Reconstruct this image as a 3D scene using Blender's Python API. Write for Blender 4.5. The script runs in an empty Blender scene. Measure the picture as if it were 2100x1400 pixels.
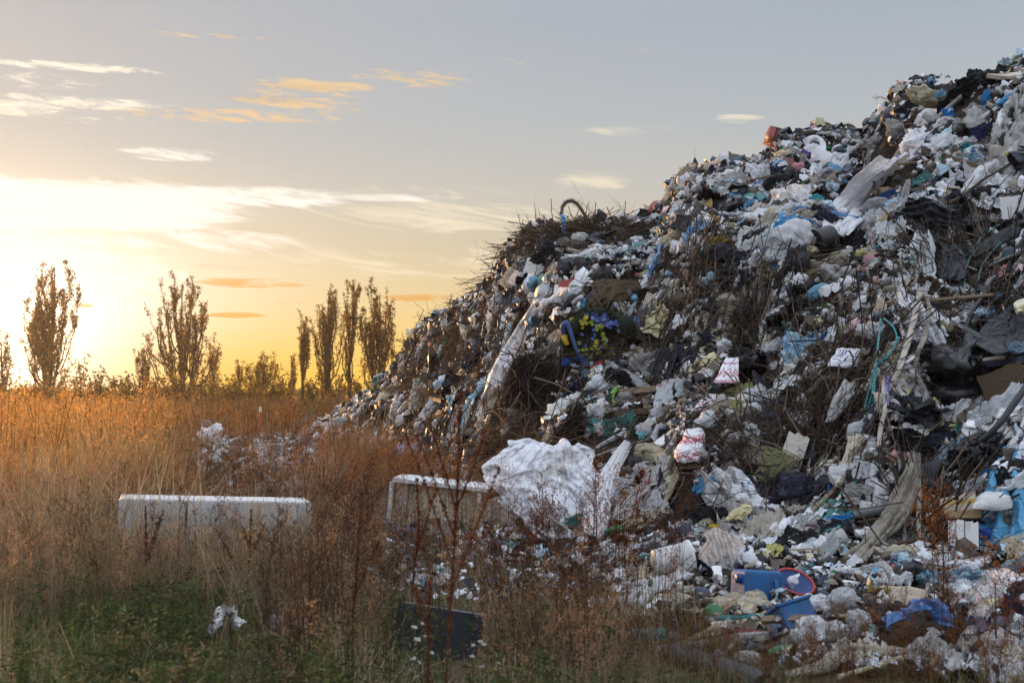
import bpy, math, random
import numpy as np
from mathutils import Matrix, Vector

random.seed(7)
RNG = np.random.default_rng(11)
SC = bpy.context.scene
COL = SC.collection
R = math.radians

# ------------------------------------------------------------------ camera
EYE = 1.65
FPX = 2917.0                       # focal length in photograph pixels (50 mm on 36 mm)
HOR = 805.0                        # horizon row in the photograph
PITCH = math.atan((HOR - 700.0) / FPX)
cam_d = bpy.data.cameras.new('camera')
cam = bpy.data.objects.new('camera', cam_d)
COL.objects.link(cam)
cam_d.lens = 50.0
cam_d.sensor_width = 36.0
cam_d.clip_start = 0.1
cam_d.clip_end = 5000.0
cam.location = (0, 0, EYE)
cam.rotation_euler = (math.pi / 2 + PITCH, 0, 0)
cam_d.dof.use_dof = True
cam_d.dof.focus_distance = 21.0
cam_d.dof.aperture_fstop = 4.0
SC.camera = cam

# ------------------------------------------------------------------ render
SC.render.engine = 'CYCLES'
SC.cycles.use_denoising = True
try:
    SC.cycles.denoiser = 'OPENIMAGEDENOISE'
except Exception:
    pass
SC.cycles.max_bounces = 6
SC.cycles.diffuse_bounces = 3
SC.cycles.glossy_bounces = 2
SC.cycles.transmission_bounces = 4
SC.cycles.transparent_max_bounces = 4
SC.cycles.volume_bounces = 0
SC.cycles.use_adaptive_sampling = True
SC.cycles.adaptive_threshold = 0.02
SC.cycles.caustics_reflective = False
SC.cycles.caustics_refractive = False
SC.view_settings.view_transform = 'Standard'
SC.view_settings.look = 'None'
SC.view_settings.exposure = 0.0
SC.view_settings.gamma = 1.0

# ------------------------------------------------------------------ sun
SUN_EL = R(4.4)
SUN_AZ = R(-31.0)                  # from +Y towards +X
sun_dir = Vector((math.sin(SUN_AZ) * math.cos(SUN_EL), math.cos(SUN_AZ) * math.cos(SUN_EL), math.sin(SUN_EL)))
sd = bpy.data.lights.new('sun', 'SUN')
sd.energy = 5.0
sd.angle = R(0.5)
sd.color = (1.0, 0.54, 0.21)
so = bpy.data.objects.new('sun', sd)
COL.objects.link(so)
so.rotation_euler = (-sun_dir).to_track_quat('-Z', 'Y').to_euler()
so.location = (-30, 60, 30)


# ------------------------------------------------------------------ node helpers
class NT:
    def __init__(self, tree):
        self.t = tree
        self.n = tree.nodes
        self.l = tree.links

    def node(self, typ, **kw):
        nd = self.n.new(typ)
        for k, v in kw.items():
            setattr(nd, k, v)
        return nd

    def put(self, sock, v):
        if hasattr(v, 'is_output'):
            self.l.new(v, sock)
        else:
            if isinstance(v, tuple) and len(v) == 3 and len(getattr(sock, 'default_value', [0])) == 4:
                v = v + (1.0,)
            sock.default_value = v

    def m(self, op, a, b=0.0, c=0.0, clamp=False):
        nd = self.node('ShaderNodeMath', operation=op)
        nd.use_clamp = clamp
        self.put(nd.inputs[0], a)
        self.put(nd.inputs[1], b)
        self.put(nd.inputs[2], c)
        return nd.outputs[0]

    def mix(self, f, a, b, blend='MIX'):
        nd = self.node('ShaderNodeMix', data_type='RGBA', blend_type=blend)
        nd.clamp_factor = True
        self.put(nd.inputs[0], f)
        self.put(nd.inputs[6], a)
        self.put(nd.inputs[7], b)
        return nd.outputs[2]

    def ramp(self, f, stops, interp='LINEAR'):
        nd = self.node('ShaderNodeValToRGB')
        cr = nd.color_ramp
        cr.interpolation = interp
        while len(cr.elements) > 1:
            cr.elements.remove(cr.elements[-1])
        cr.elements[0].position = stops[0][0]
        cr.elements[0].color = (*stops[0][1], 1)
        for p, c in stops[1:]:
            e = cr.elements.new(p)
            e.color = (*c, 1)
        self.put(nd.inputs[0], f)
        return nd.outputs[0]

    def noise(self, vec, scale, detail=4.0, rough=0.55, dist=0.0, typ='FBM', dim='3D'):
        nd = self.node('ShaderNodeTexNoise', noise_dimensions=dim)
        nd.noise_type = typ
        if vec is not None:
            self.l.new(vec, nd.inputs['Vector'])
        nd.inputs['Scale'].default_value = scale
        nd.inputs['Detail'].default_value = detail
        nd.inputs['Roughness'].default_value = rough
        nd.inputs['Distortion'].default_value = dist
        return nd.outputs[0]


def lin(r, g, b):
    def f(c):
        c /= 255.0
        return c / 12.92 if c <= 0.04045 else ((c + 0.055) / 1.055) ** 2.4
    return (f(r), f(g), f(b))


# ------------------------------------------------------------------ sky
def build_world():
    w = bpy.data.worlds.new('World')
    SC.world = w
    w.use_nodes = True
    t = NT(w.node_tree)
    t.n.clear()
    tc = t.node('ShaderNodeTexCoord')
    nrm = t.node('ShaderNodeVectorMath', operation='NORMALIZE')
    t.l.new(tc.outputs['Generated'], nrm.inputs[0])
    sep = t.node('ShaderNodeSeparateXYZ')
    t.l.new(nrm.outputs[0], sep.inputs[0])
    X, Y, Z = sep.outputs
    az = t.m('ARCTAN2', X, Y)                                   # radians from +Y to +X
    el = t.m('ARCSINE', Z)
    # clear-sky colour by elevation, away from the sun
    e01 = t.m('DIVIDE', el, 1.5708, clamp=True)
    def d(deg): return deg / 90.0
    far = t.ramp(e01, [(0.0, lin(238, 192, 92)), (d(1.6), lin(242, 204, 116)), (d(3.6), lin(222, 198, 146)), (d(5.6), lin(202, 190, 164)),
                       (d(8.0), lin(193, 191, 185)), (d(11), lin(177, 184, 190)), (d(15), lin(165, 175, 188)),
                       (d(24), (.60, .68, .82)), (d(50), (1.32, 1.46, 1.70)), (1.0, (1.38, 1.53, 1.80))])
    # away from the sunset the horizon is a dull blue-grey
    back = t.ramp(e01, [(0.0, (.54, .52, .57)), (d(8), (.62, .65, .75)), (d(22), (.78, .87, 1.05)), (d(45), (1.32, 1.46, 1.70)), (1.0, (1.38, 1.53, 1.80))])
    cosaz = t.m('COSINE', t.m('SUBTRACT', az, SUN_AZ))
    fb = t.node('ShaderNodeMapRange', interpolation_type='SMOOTHSTEP')
    t.put(fb.inputs[0], cosaz); fb.inputs[1].default_value = 0.72; fb.inputs[2].default_value = -0.1
    col = t.mix(fb.outputs[0], far, back)
    # warm tone to the side of the sun
    da = t.m('SUBTRACT', az, SUN_AZ)
    SA = R(-20.0)                       # where the glow sits
    def gauss(a0, e0, wa, we, flat=False):
        a = t.m('DIVIDE', t.m('SUBTRACT', az, a0), wa)
        e = t.m('DIVIDE', t.m('SUBTRACT', el, e0), we)
        s = t.m('ADD', t.m('MULTIPLY', a, a), t.m('MULTIPLY', e, e))
        if flat:
            s = t.m('MULTIPLY', s, s)
        return t.m('EXPONENT', t.m('MULTIPLY', s, -1.0))
    warm = gauss(SA, R(13), R(18), R(6))
    col = t.mix(t.m('MULTIPLY', warm, 0.5), col, lin(184, 184, 184))
    g3 = gauss(SA + R(1), R(4.2), R(14), R(3.5))
    col = t.mix(t.m('MULTIPLY', g3, 0.45), col, lin(240, 226, 192))
    g1 = gauss(SA, R(3.0), R(7.2), R(3.9))
    col = t.mix(t.m('MULTIPLY', g1, 1.2, clamp=True), col, (1.04, 1.0, 0.90))
    g2 = gauss(SA, R(2.0), R(3.6), R(2.4))
    col = t.mix(t.m('MULTIPLY', g2, 0.9), col, (2.6, 2.2, 1.5))
    # yellow band low on the horizon
    gy = gauss(R(-9.0), R(0.2), R(7.5), R(2.1))
    col = t.mix(t.m('MULTIPLY', gy, 0.82), col, lin(252, 196, 70))

    # clouds: noise stretched along the horizon
    def cvec(sx, sy, ox=0.0, tilt=.08):
        cb = t.node('ShaderNodeCombineXYZ')
        t.put(cb.inputs[0], t.m('MULTIPLY_ADD', az, sx, ox))
        t.put(cb.inputs[1], t.m('ADD', t.m('MULTIPLY', el, sy), t.m('MULTIPLY', az, sy * tilt)))
        return cb.outputs[0]
    n_fine = t.noise(cvec(38, 230), 1.0, 8, 0.70, 0.9)
    n_mid = t.noise(cvec(14, 120, 3.1), 1.0, 7, 0.62, 0.8)
    n_wisp = t.noise(cvec(8, 62, 7.7, .14), 1.0, 9, 0.68, 1.5)
    def px(x, y): return math.atan((x - 1050) / FPX), math.atan((HOR - y) / FPX)
    def cloud(col, spots, n, colour, lo, hi, amount=1.0, k=.45):
        tot = None
        for x, y, wx, wy, a in spots:
            a0, e0 = px(x, y)
            g = t.m('MULTIPLY', gauss(a0, e0, wx / FPX, wy / FPX, True), a)
            tot = g if tot is None else t.m('MAXIMUM', tot, g)
        f = t.m('ADD', n, t.m('MULTIPLY_ADD', tot, k, -k))
        mr = t.node('ShaderNodeMapRange', interpolation_type='SMOOTHSTEP')
        t.put(mr.inputs[0], f); mr.inputs[1].default_value = lo; mr.inputs[2].default_value = hi
        return t.mix(t.m('MULTIPLY', mr.outputs[0], amount), col, colour)
    # veil of pale stratus above the glow
    col = cloud(col, [(100, 440, 480, 66, 1.35), (520, 408, 260, 26, 1.15), (800, 406, 200, 12, 1.0), (0, 565, 430, 100, 1.15), (340, 328, 130, 20, 1.05), (300, 500, 420, 40, .95)], n_wisp, (1.02, .985, .91), .36, .60, .95)
    col = cloud(col, [(930, 440, 360, 44, 1.0), (1215, 370, 120, 30, 1.05), (900, 392, 320, 18, .85), (1300, 266, 150, 16, 1.0), (1515, 247, 70, 14, 1.0),
                      (820, 540, 380, 60, .95)], n_wisp, lin(240, 228, 202), .38, .64, .85)
    # grey bands inside the veil
    col = cloud(col, [(260, 384, 230, 16, 1.05), (620, 466, 380, 22, 1.0), (540, 545, 300, 18, .95), (860, 475, 380, 18, .95)], n_mid, lin(206, 193, 168), .42, .66, .6)
    # small lit streaks
    col = cloud(col, [(140, 163, 230, 11, 1.25), (70, 196, 170, 26, .95), (170, 232, 230, 17, 1.2), (20, 250, 130, 22, 1.3), (170, 268, 260, 18, .88)], n_fine, lin(250, 241, 224), .44, .68, .95)
    col = cloud(col, [(400, 84, 170, 10, .95), (310, 61, 80, 7, .9), (600, 205, 230, 60, 1.0), (480, 243, 300, 22, 1.15), (650, 178, 200, 18, 1.2), (610, 214, 150, 18, 1.25), (840, 158, 190, 28, 1.08), (1080, 120, 150, 14, .85), (1320, 103, 140, 12, .85)],
                n_fine, lin(232, 200, 154), .45, .66, .9)
    col = cloud(col, [(580, 182, 150, 12, 1.0), (560, 208, 150, 12, 1.0)], n_mid, lin(198, 168, 132), .36, .74, .5)
    # orange bars low over the fields
    col = cloud(col, [(492, 649, 76, 7, 1.4), (165, 632, 36, 7, 1.15), (520, 584, 170, 13, 1.1), (850, 611, 150, 10, 1.1), (660, 622, 130, 8, .85)], n_mid, lin(222, 160, 70), .40, .60, .8)
    # physical sky on top, for the light it gives
    sky = t.node('ShaderNodeTexSky', sky_type='NISHITA')
    sky.sun_disc = False
    sky.sun_elevation = SUN_EL
    sky.sun_rotation = SUN_AZ
    sky.dust_density = 2.0
    b1 = t.node('ShaderNodeBackground'); t.put(b1.inputs[0], col); b1.inputs[1].default_value = 1.0
    b2 = t.node('ShaderNodeBackground'); t.l.new(sky.outputs[0], b2.inputs[0]); b2.inputs[1].default_value = 0.008
    ad = t.node('ShaderNodeAddShader')
    t.l.new(b1.outputs[0], ad.inputs[0]); t.l.new(b2.outputs[0], ad.inputs[1])
    out = t.node('ShaderNodeOutputWorld')
    t.l.new(ad.outputs[0], out.inputs[0])
    w.cycles.sampling_method = 'MANUAL'
    w.cycles.sample_map_resolution = 512


build_world()

# ------------------------------------------------------------------ numeric helpers
def _hash(i, j, k, seed):
    n = (i * 374761393 + j * 668265263 + k * 2147483647 + seed * 974634777) & 0xFFFFFFFF
    n = ((n ^ (n >> 13)) * 1274126177) & 0xFFFFFFFF
    n = (n ^ (n >> 16)) & 0xFFFFFF
    return n / float(0xFFFFFF)


def vnoise(P, seed=0):
    P = np.asarray(P, float)
    I = np.floor(P).astype(np.int64)
    F = P - I
    F = F * F * (3 - 2 * F)
    r = 0
    for a in (0, 1):
        for b in (0, 1):
            for c in (0, 1):
                w = (F[:, 0] if a else 1 - F[:, 0]) * (F[:, 1] if b else 1 - F[:, 1]) * (F[:, 2] if c else 1 - F[:, 2])
                r = r + w * _hash(I[:, 0] + a, I[:, 1] + b, I[:, 2] + c, seed)
    return r * 2 - 1


def fbm(P, octs=4, seed=0, gain=0.5):
    r, a, s = 0, 1.0, 1.0
    P = np.asarray(P, float)
    for o in range(octs):
        r = r + a * vnoise(P * s + o * 17.3, seed + o)
        a *= gain
        s *= 2.03
    return r


def crease(P, rng, n=6, f=1.0, warp=0.4):
    """crumpled-film relief: folded ramps along random directions"""
    P = np.asarray(P, float)
    w = fbm(P * 1.3 * f, 3, int(rng.integers(1000)))
    out = np.zeros(len(P))
    for k in range(n):
        d = rng.normal(size=P.shape[1])
        d /= np.linalg.norm(d)
        tt = P @ d * f * rng.uniform(.6, 1.7) + rng.uniform(0, 9) + warp * w * rng.uniform(.5, 1.5)
        out += (np.abs(tt - np.floor(tt) - .5) * 2 - .5) / (k + 1) ** .4
    return out


class MB:
    """collects geometry and links it as one mesh object"""
    def __init__(self):
        self.V = []
        self.F3 = []
        self.F4 = []
        self.C = []
        self.n = 0

    def add(self, V, F, col=None):
        V = np.asarray(V, float).reshape(-1, 3)
        self.V.append(V)
        F = np.asarray(F, int)
        (self.F3 if F.shape[1] == 3 else self.F4).append(F + self.n)
        if col is not None:
            self.C.append(np.broadcast_to(np.asarray(col, float), (len(V), 3)))
        self.n += len(V)
        return self

    def box(self, c, s, M=None):
        c = np.asarray(c, float); s = np.asarray(s, float) / 2
        V = np.array([(x, y, z) for x in (-1, 1) for y in (-1, 1) for z in (-1, 1)], float) * s + c
        if M is not None:
            V = V @ np.asarray(M)[:3, :3].T + np.asarray(M)[:3, 3]
        return self.add(V, [(0, 1, 3, 2), (4, 6, 7, 5), (0, 4, 5, 1), (2, 3, 7, 6), (0, 2, 6, 4), (1, 5, 7, 3)])

    def tube(self, P, rad, n=6, cap=True, col=None):
        V, F = tube_geo(P, rad, n)
        b = self.n
        self.add(V, F, col)
        if cap:
            m = len(V) // n
            for base in (0, (m - 1) * n):
                ctr = V[base:base + n].mean(0)
                ids = [(k, (k + 1) % n, n) for k in range(n)]
                if base:
                    ids = [(a2, a1, c) for a1, a2, c in ids]
                self.add(np.vstack([V[base:base + n], ctr]), ids, col)
        return self

    def lathe(self, prof, n=18, M=None):
        prof = np.asarray(prof, float)
        th = np.arange(n) * 2 * math.pi / n
        V = np.stack([prof[:, 0][:, None] * np.cos(th), prof[:, 0][:, None] * np.sin(th), np.repeat(prof[:, 1][:, None], n, 1)], -1).reshape(-1, 3)
        if M is not None:
            V = V @ np.asarray(M)[:3, :3].T + np.asarray(M)[:3, 3]
        F = [(i * n + j, i * n + (j + 1) % n, (i + 1) * n + (j + 1) % n, (i + 1) * n + j) for i in range(len(prof) - 1) for j in range(n)]
        return self.add(V, F)

    def grid(self, G, col=None):
        h, w = G.shape[:2]
        idx = np.arange(h * w).reshape(h, w)
        F = np.stack([idx[:-1, :-1], idx[:-1, 1:], idx[1:, 1:], idx[1:, :-1]], -1).reshape(-1, 4)
        return self.add(G.reshape(-1, 3), F, col)

    def mesh(self, name, smooth=True):
        me = bpy.data.meshes.new(name)
        V = np.vstack(self.V)
        me.vertices.add(len(V))
        me.vertices.foreach_set('co', V.astype(np.float32).ravel())
        F3 = np.vstack(self.F3) if self.F3 else np.zeros((0, 3), int)
        F4 = np.vstack(self.F4) if self.F4 else np.zeros((0, 4), int)
        li = np.concatenate([F3.ravel(), F4.ravel()]).astype(np.int32)
        me.loops.add(len(li))
        me.loops.foreach_set('vertex_index', li)
        me.polygons.add(len(F3) + len(F4))
        st = np.concatenate([np.arange(len(F3)) * 3, len(F3) * 3 + np.arange(len(F4)) * 4]).astype(np.int32)
        me.polygons.foreach_set('loop_start', st)
        me.polygons.foreach_set('use_smooth', np.full(len(st), smooth, dtype=bool))
        me.update(calc_edges=True)
        if self.C:
            C = np.vstack(self.C)
            a = me.color_attributes.new('col', 'FLOAT_COLOR', 'POINT')
            a.data.foreach_set('color', np.hstack([C, np.ones((len(C), 1))]).astype(np.float32).ravel())
        return me

    def build(self, name, mat, parent=None, smooth=True, bevel=0.0):
        me = self.mesh(name, smooth)
        return obj(name, me, mat, parent, bevel)


def obj(name, me, mat, parent=None, bevel=0.0):
    o = bpy.data.objects.new(name, me)
    COL.objects.link(o)
    if mat is not None:
        if len(me.materials) == 0:
            me.materials.append(mat)
        if me.materials[0] is not mat:
            o.material_slots[0].link = 'OBJECT'
            o.material_slots[0].material = mat
    if parent is not None:
        o.parent = parent
    if bevel:
        b = o.modifiers.new('bevel', 'BEVEL')
        b.width = bevel
        b.segments = 2
        b.limit_method = 'ANGLE'
        b.angle_limit = R(40)
    return o


def tube_geo(P, rad, n=6):
    P = np.asarray(P, float)
    rad = np.broadcast_to(np.asarray(rad, float), (len(P),))
    T = np.gradient(P, axis=0)
    T /= np.linalg.norm(T, axis=1)[:, None] + 1e-9
    ref = np.array([0.31, 0.17, 0.93])
    if abs(T.mean(0) @ ref) > .9 * np.linalg.norm(T.mean(0)):
        ref = np.array([0.9, -.3, .1])
    U = np.cross(T, ref)
    U /= np.linalg.norm(U, axis=1)[:, None] + 1e-9
    W = np.cross(T, U)
    th = np.arange(n) * 2 * math.pi / n
    V = P[:, None, :] + rad[:, None, None] * (np.cos(th)[None, :, None] * U[:, None, :] + np.sin(th)[None, :, None] * W[:, None, :])
    i = np.arange(len(P) - 1)[:, None] * n
    j = np.arange(n)[None, :]
    F = np.stack([i + j, i + (j + 1) % n, i + n + (j + 1) % n, i + n + j], -1).reshape(-1, 4)
    return V.reshape(-1, 3), F


def spline(P, m):
    """smooth resampling of a polyline (Catmull-Rom)"""
    P = np.asarray(P, float)
    n = len(P)
    Q = np.vstack([2 * P[0] - P[1], P, 2 * P[-1] - P[-2]])
    t = np.linspace(0, n - 1 - 1e-9, m)
    i = np.floor(t).astype(int)
    f = (t - i)[:, None]
    a, b, c, d = Q[i], Q[i + 1], Q[i + 2], Q[i + 3]
    return .5 * (2 * b + (c - a) * f + (2 * a - 5 * b + 4 * c - d) * f ** 2 + (3 * b - a - 3 * c + d) * f ** 3)


# ------------------------------------------------------------------ tagging
HEROES = []            # (photo x, photo y, phrase) of things that others can be described by


def tag(o, label=None, cat=None, group=None, kind=None):
    if label: o['label'] = label
    if cat: o['category'] = cat
    if group: o['group'] = group
    if kind: o['kind'] = kind
    return o


def thing(name, label, cat, loc=(0, 0, 0), rot=(0, 0, 0), group=None):
    o = bpy.data.objects.new(name, None)
    COL.objects.link(o)
    o.empty_display_size = .2
    o.location = loc
    o.rotation_euler = rot
    return tag(o, label, cat, group)


def copy_tree(o, parent=None):
    c = o.copy()
    COL.objects.link(c)
    c.parent = parent
    for ch in list(o.children):
        copy_tree(ch, c)
    return c


# ------------------------------------------------------------------ projection
cP, sP = math.cos(PITCH), math.sin(PITCH)


def ray(px, py):
    x = (px - 1050) / FPX
    y = (700 - py) / FPX
    d = np.array([x, cP - y * sP, sP + y * cP])
    return d / np.linalg.norm(d)


def project(P):
    P = np.asarray(P, float)
    q = P - np.array([0, 0, EYE])
    dep = q[..., 1] * cP + q[..., 2] * sP
    up = -q[..., 1] * sP + q[..., 2] * cP
    return 1050 + FPX * q[..., 0] / dep, 700 - FPX * up / dep


# ------------------------------------------------------------------ the heap as a height field
# columns: photo x, crest row, crest distance, distance of the foot of the steep face, distance of the outer toe
HT = np.array([
    (560, 905, 52, 51.5, 50), (620, 893, 50, 47, 44), (700, 838, 46, 40, 37), (760, 800, 44, 34, 31), (800, 776, 42.5, 31, 28), (822, 736, 41, 30, 26),
    (850, 684, 39.5, 27.5, 24), (900, 636, 37, 24, 21), (960, 614, 34, 20.5, 18), (1010, 574, 31, 18, 15.5), (1050, 514, 28.5, 17, 14.6), (1100, 478, 27, 16.2, 13.8),
    (1150, 466, 26, 15.6, 13), (1290, 466, 26, 14.4, 11.6), (1335, 462, 27, 14, 10.6), (1375, 415, 27, 13.7, 10), (1395, 360, 26.5, 13.4, 9.5), (1500, 338, 26.2, 13, 8.9),
    (1585, 328, 26, 12.7, 8.6), (1608, 288, 26, 12.6, 8.5), (1775, 284, 25.6, 12.2, 8.3), (1800, 240, 25.4, 12.1, 8.3), (1850, 188, 25, 12, 8.2), (1990, 172, 24.5, 11.7, 8.1),
    (2080, 132, 24, 11.5, 8.0), (2200, 90, 23.5, 11.2, 7.8), (2400, 40, 23, 11, 7.6), (2700, 30, 22.5, 10.8, 7.5)], float)


# hollows where the face has slipped: photo x, distance, half widths, depth
DENTS = [(1640, 13.8, 120, .9, .60), (1990, 15.0, 110, 1.3, .70), (1110, 18.2, 70, 1.0, .45), (930, 27, 60, 2.0, .5), (1560, 16.5, 60, 1.0, .35), (1900, 12.9, 60, .6, .35), (1330, 18.5, 80, 1.0, .4), (1740, 17.5, 120, .9, .35)]


def heap_cols(px):
    c = lambda k: np.interp(px, HT[:, 0], HT[:, k])
    cr, C, F, T = c(1), c(2), c(3), c(4)
    hc = EYE + (HOR - cr) / FPX * C
    return hc, C, F, T


def heap_h(X, Y):
    X = np.asarray(X, float); Y = np.asarray(Y, float)
    px = 1050 + FPX * X / np.maximum(Y, .1)
    hc, C, F, T = heap_cols(px)
    P2 = np.stack([X, Y, np.zeros_like(X)], -1).reshape(-1, 3)
    lump = (fbm(P2 * .55, 3, 5) * .26 + fbm(P2 * 1.7, 2, 9) * .10).reshape(X.shape)
    h0 = np.minimum(.35, .18 * np.maximum(hc, 0))
    t1 = np.clip((Y - T) / np.maximum(F - T, .1), 0, 1)
    t2 = np.clip((Y - F) / np.maximum(C - F, .1), 0, 1)
    g = .45 * t2 + .55 * (1 - (1 - t2) ** 2.0) + .055 * np.sin(t2 * 12.0 + X * .9) * (1 - t2) * t2 * 4
    face = h0 * t1 ** .8 + (hc - h0) * g
    back = 1 - np.clip((Y - C) / 13.0, 0, 1)
    face = face * np.where(Y > C, back, 1)
    amp = np.clip(face / 1.2, 0, 1) * np.clip((hc) / 2.0, .15, 1) * np.where(t2 > .85, 1 - .6 * (t2 - .85) / .15, 1)
    h = face + lump * amp
    for dx, dy, da, db, dd in DENTS:
        h = h - dd * np.exp(-(((px - dx) / da) ** 2 + ((Y - dy) / db) ** 2)) * np.clip(face / 1.0, 0, 1)
    edge = np.clip((px - 540) / 60, 0, 1)
    return np.where(Y < T, -.06, h) * edge - .06 * (1 - edge)


def surf(px, py, ymin=6.0, ymax=60.0):
    """first point where the photograph's line of sight meets the heap or the ground"""
    d = ray(px, py)
    ts = np.linspace(ymin, ymax, 900)
    P = np.array([0, 0, EYE]) + np.outer(ts, d)
    hh = np.maximum(heap_h(P[:, 0], P[:, 1]), 0.0)
    k = np.nonzero(P[:, 2] < hh)[0]
    if len(k) == 0:
        # just over the crest: take the crest of that column
        hc, C, F, T = heap_cols(np.array([px]))
        Y = C[0]
        return np.array([d[0] / d[1] * Y, Y, EYE + d[2] / d[1] * Y])
    i = max(k[0], 1)
    a = P[i - 1, 2] - hh[i - 1]; b = hh[i] - P[i, 2]
    f = a / (a + b + 1e-9)
    return P[i - 1] * (1 - f) + P[i] * f


def hnorm(X, Y, e=.25):
    X = np.asarray(X, float); Y = np.asarray(Y, float)
    dx = (heap_h(X + e, Y) - heap_h(X - e, Y)) / (2 * e)
    dy = (heap_h(X, Y + e) - heap_h(X, Y - e)) / (2 * e)
    n = np.stack([-dx, -dy, np.ones_like(X)], -1)
    return n / np.linalg.norm(n, axis=-1, keepdims=True)


def mpp(P):
    """metres per photograph pixel at a point"""
    return (P[1] * cP + (P[2] - EYE) * sP) / FPX


# ------------------------------------------------------------------ materials
MATS = {}


def new_mat(name):
    m = bpy.data.materials.new(name)
    m.use_nodes = True
    t = NT(m.node_tree)
    t.n.clear()
    return m, t


def finish(t, bsdf, transl=None, tfac=0.0):
    out = t.node('ShaderNodeOutputMaterial')
    if transl is None or tfac <= 0:
        t.l.new(bsdf, out.inputs[0])
    else:
        tr = t.node('ShaderNodeBsdfTranslucent')
        t.put(tr.inputs[0], transl)
        mx = t.node('ShaderNodeMixShader')
        mx.inputs[0].default_value = tfac
        t.l.new(bsdf, mx.inputs[1])
        t.l.new(tr.outputs[0], mx.inputs[2])
        t.l.new(mx.outputs[0], out.inputs[0])


def rubbish_mat(name, col, rough=.45, transl=.0, dirt=.5, dirtcol=(.10, .075, .05), bump=.6, bscale=14., vary=.25, spec=.4, print_col=None, hue=0.02):
    """thin plastic, cloth or card with wrinkles, stains and a little variation from piece to piece"""
    if name in MATS:
        return MATS[name]
    m, t = new_mat(name)
    tc = t.node('ShaderNodeTexCoord')
    oi = t.node('ShaderNodeObjectInfo')
    off = t.node('ShaderNodeVectorMath', operation='MULTIPLY_ADD')
    t.l.new(tc.outputs['Object'], off.inputs[0])
    off.inputs[1].default_value = (1, 1, 1)
    cb = t.node('ShaderNodeCombineXYZ')
    r = t.m('MULTIPLY', oi.outputs['Random'], 37.0)
    for k in range(3):
        t.put(cb.inputs[k], r)
    t.l.new(cb.outputs[0], off.inputs[2])
    v = off.outputs[0]
    base = col
    if print_col is not None:
        n = t.noise(v, 2.2, 2, .5)
        f = t.ramp(n, [(.52, (0, 0, 0)), (.56, (1, 1, 1))])
        base = t.mix(t.m('MULTIPLY', f, .9), col, print_col)
    hs = t.node('ShaderNodeHueSaturation')
    t.put(hs.inputs['Color'], base)
    t.put(hs.inputs['Value'], t.m('MULTIPLY_ADD', oi.outputs['Random'], vary * 2, 1 - vary))
    fr = t.m('FRACT', t.m('MULTIPLY', oi.outputs['Random'], 7.31))
    t.put(hs.inputs['Hue'], t.m('MULTIPLY_ADD', fr, hue * 2, .5 - hue))
    t.put(hs.inputs['Saturation'], t.m('MULTIPLY_ADD', fr, .5, .75))
    n1 = t.noise(v, 2.6, 7, .68)
    df = t.node('ShaderNodeMapRange')
    t.put(df.inputs[0], n1); df.inputs[1].default_value = .42; df.inputs[2].default_value = .72
    fr2 = t.m('FRACT', t.m('MULTIPLY', oi.outputs['Random'], 13.7))
    dfac = t.m('MULTIPLY', df.outputs[0], t.m('MULTIPLY', t.m('MULTIPLY_ADD', fr2, .9, .45), dirt), clamp=True)
    c = t.mix(dfac, hs.outputs[0], dirtcol)
    b = t.node('ShaderNodeBsdfPrincipled')
    t.put(b.inputs['Base Color'], c)
    b.inputs['Roughness'].default_value = rough
    b.inputs['Specular IOR Level'].default_value = spec
    if bump:
        w1 = t.noise(v, bscale, 3, .6, 1.2, 'RIDGED_MULTIFRACTAL')
        bp = t.node('ShaderNodeBump')
        bp.inputs['Strength'].default_value = bump
        bp.inputs['Distance'].default_value = .05
        t.put(bp.inputs['Height'], w1)
        t.l.new(bp.outputs[0], b.inputs['Normal'])
    finish(t, b.outputs[0], c, transl)
    MATS[name] = m
    return m


def plain_mat(name, col, rough=.6, spec=.3, metal=0.0, grain=.25, gscale=8., stretch=(1, 1, 1), transl=0.0, dark=None, bump=.2):
    if name in MATS:
        return MATS[name]
    m, t = new_mat(name)
    tc = t.node('ShaderNodeTexCoord')
    mp = t.node('ShaderNodeMapping')
    mp.inputs['Scale'].default_value = stretch
    t.l.new(tc.outputs['Object'], mp.inputs[0])
    n = t.noise(mp.outputs[0], gscale, 6, .65)
    mr = t.node('ShaderNodeMapRange')
    t.put(mr.inputs[0], n); mr.inputs[1].default_value = .3; mr.inputs[2].default_value = .75
    dk = dark if dark is not None else tuple(x * .45 for x in col)
    c = t.mix(t.m('MULTIPLY', mr.outputs[0], grain * 2, clamp=True), col, dk)
    b = t.node('ShaderNodeBsdfPrincipled')
    t.put(b.inputs['Base Color'], c)
    b.inputs['Roughness'].default_value = rough
    b.inputs['Specular IOR Level'].default_value = spec
    b.inputs['Metallic'].default_value = metal
    if bump:
        bp = t.node('ShaderNodeBump')
        bp.inputs['Strength'].default_value = bump
        bp.inputs['Distance'].default_value = .02
        t.put(bp.inputs['Height'], n)
        t.l.new(bp.outputs[0], b.inputs['Normal'])
    finish(t, b.outputs[0], c, transl)
    MATS[name] = m
    return m


def attr_mat(name, rough=.6, transl=0.0, spec=.25):
    m, t = new_mat(name)
    at = t.node('ShaderNodeAttribute')
    at.attribute_name = 'col'
    b = t.node('ShaderNodeBsdfPrincipled')
    t.l.new(at.outputs[0], b.inputs['Base Color'])
    b.inputs['Roughness'].default_value = rough
    b.inputs['Specular IOR Level'].default_value = spec
    finish(t, b.outputs[0], at.outputs[0], transl)
    return m


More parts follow.
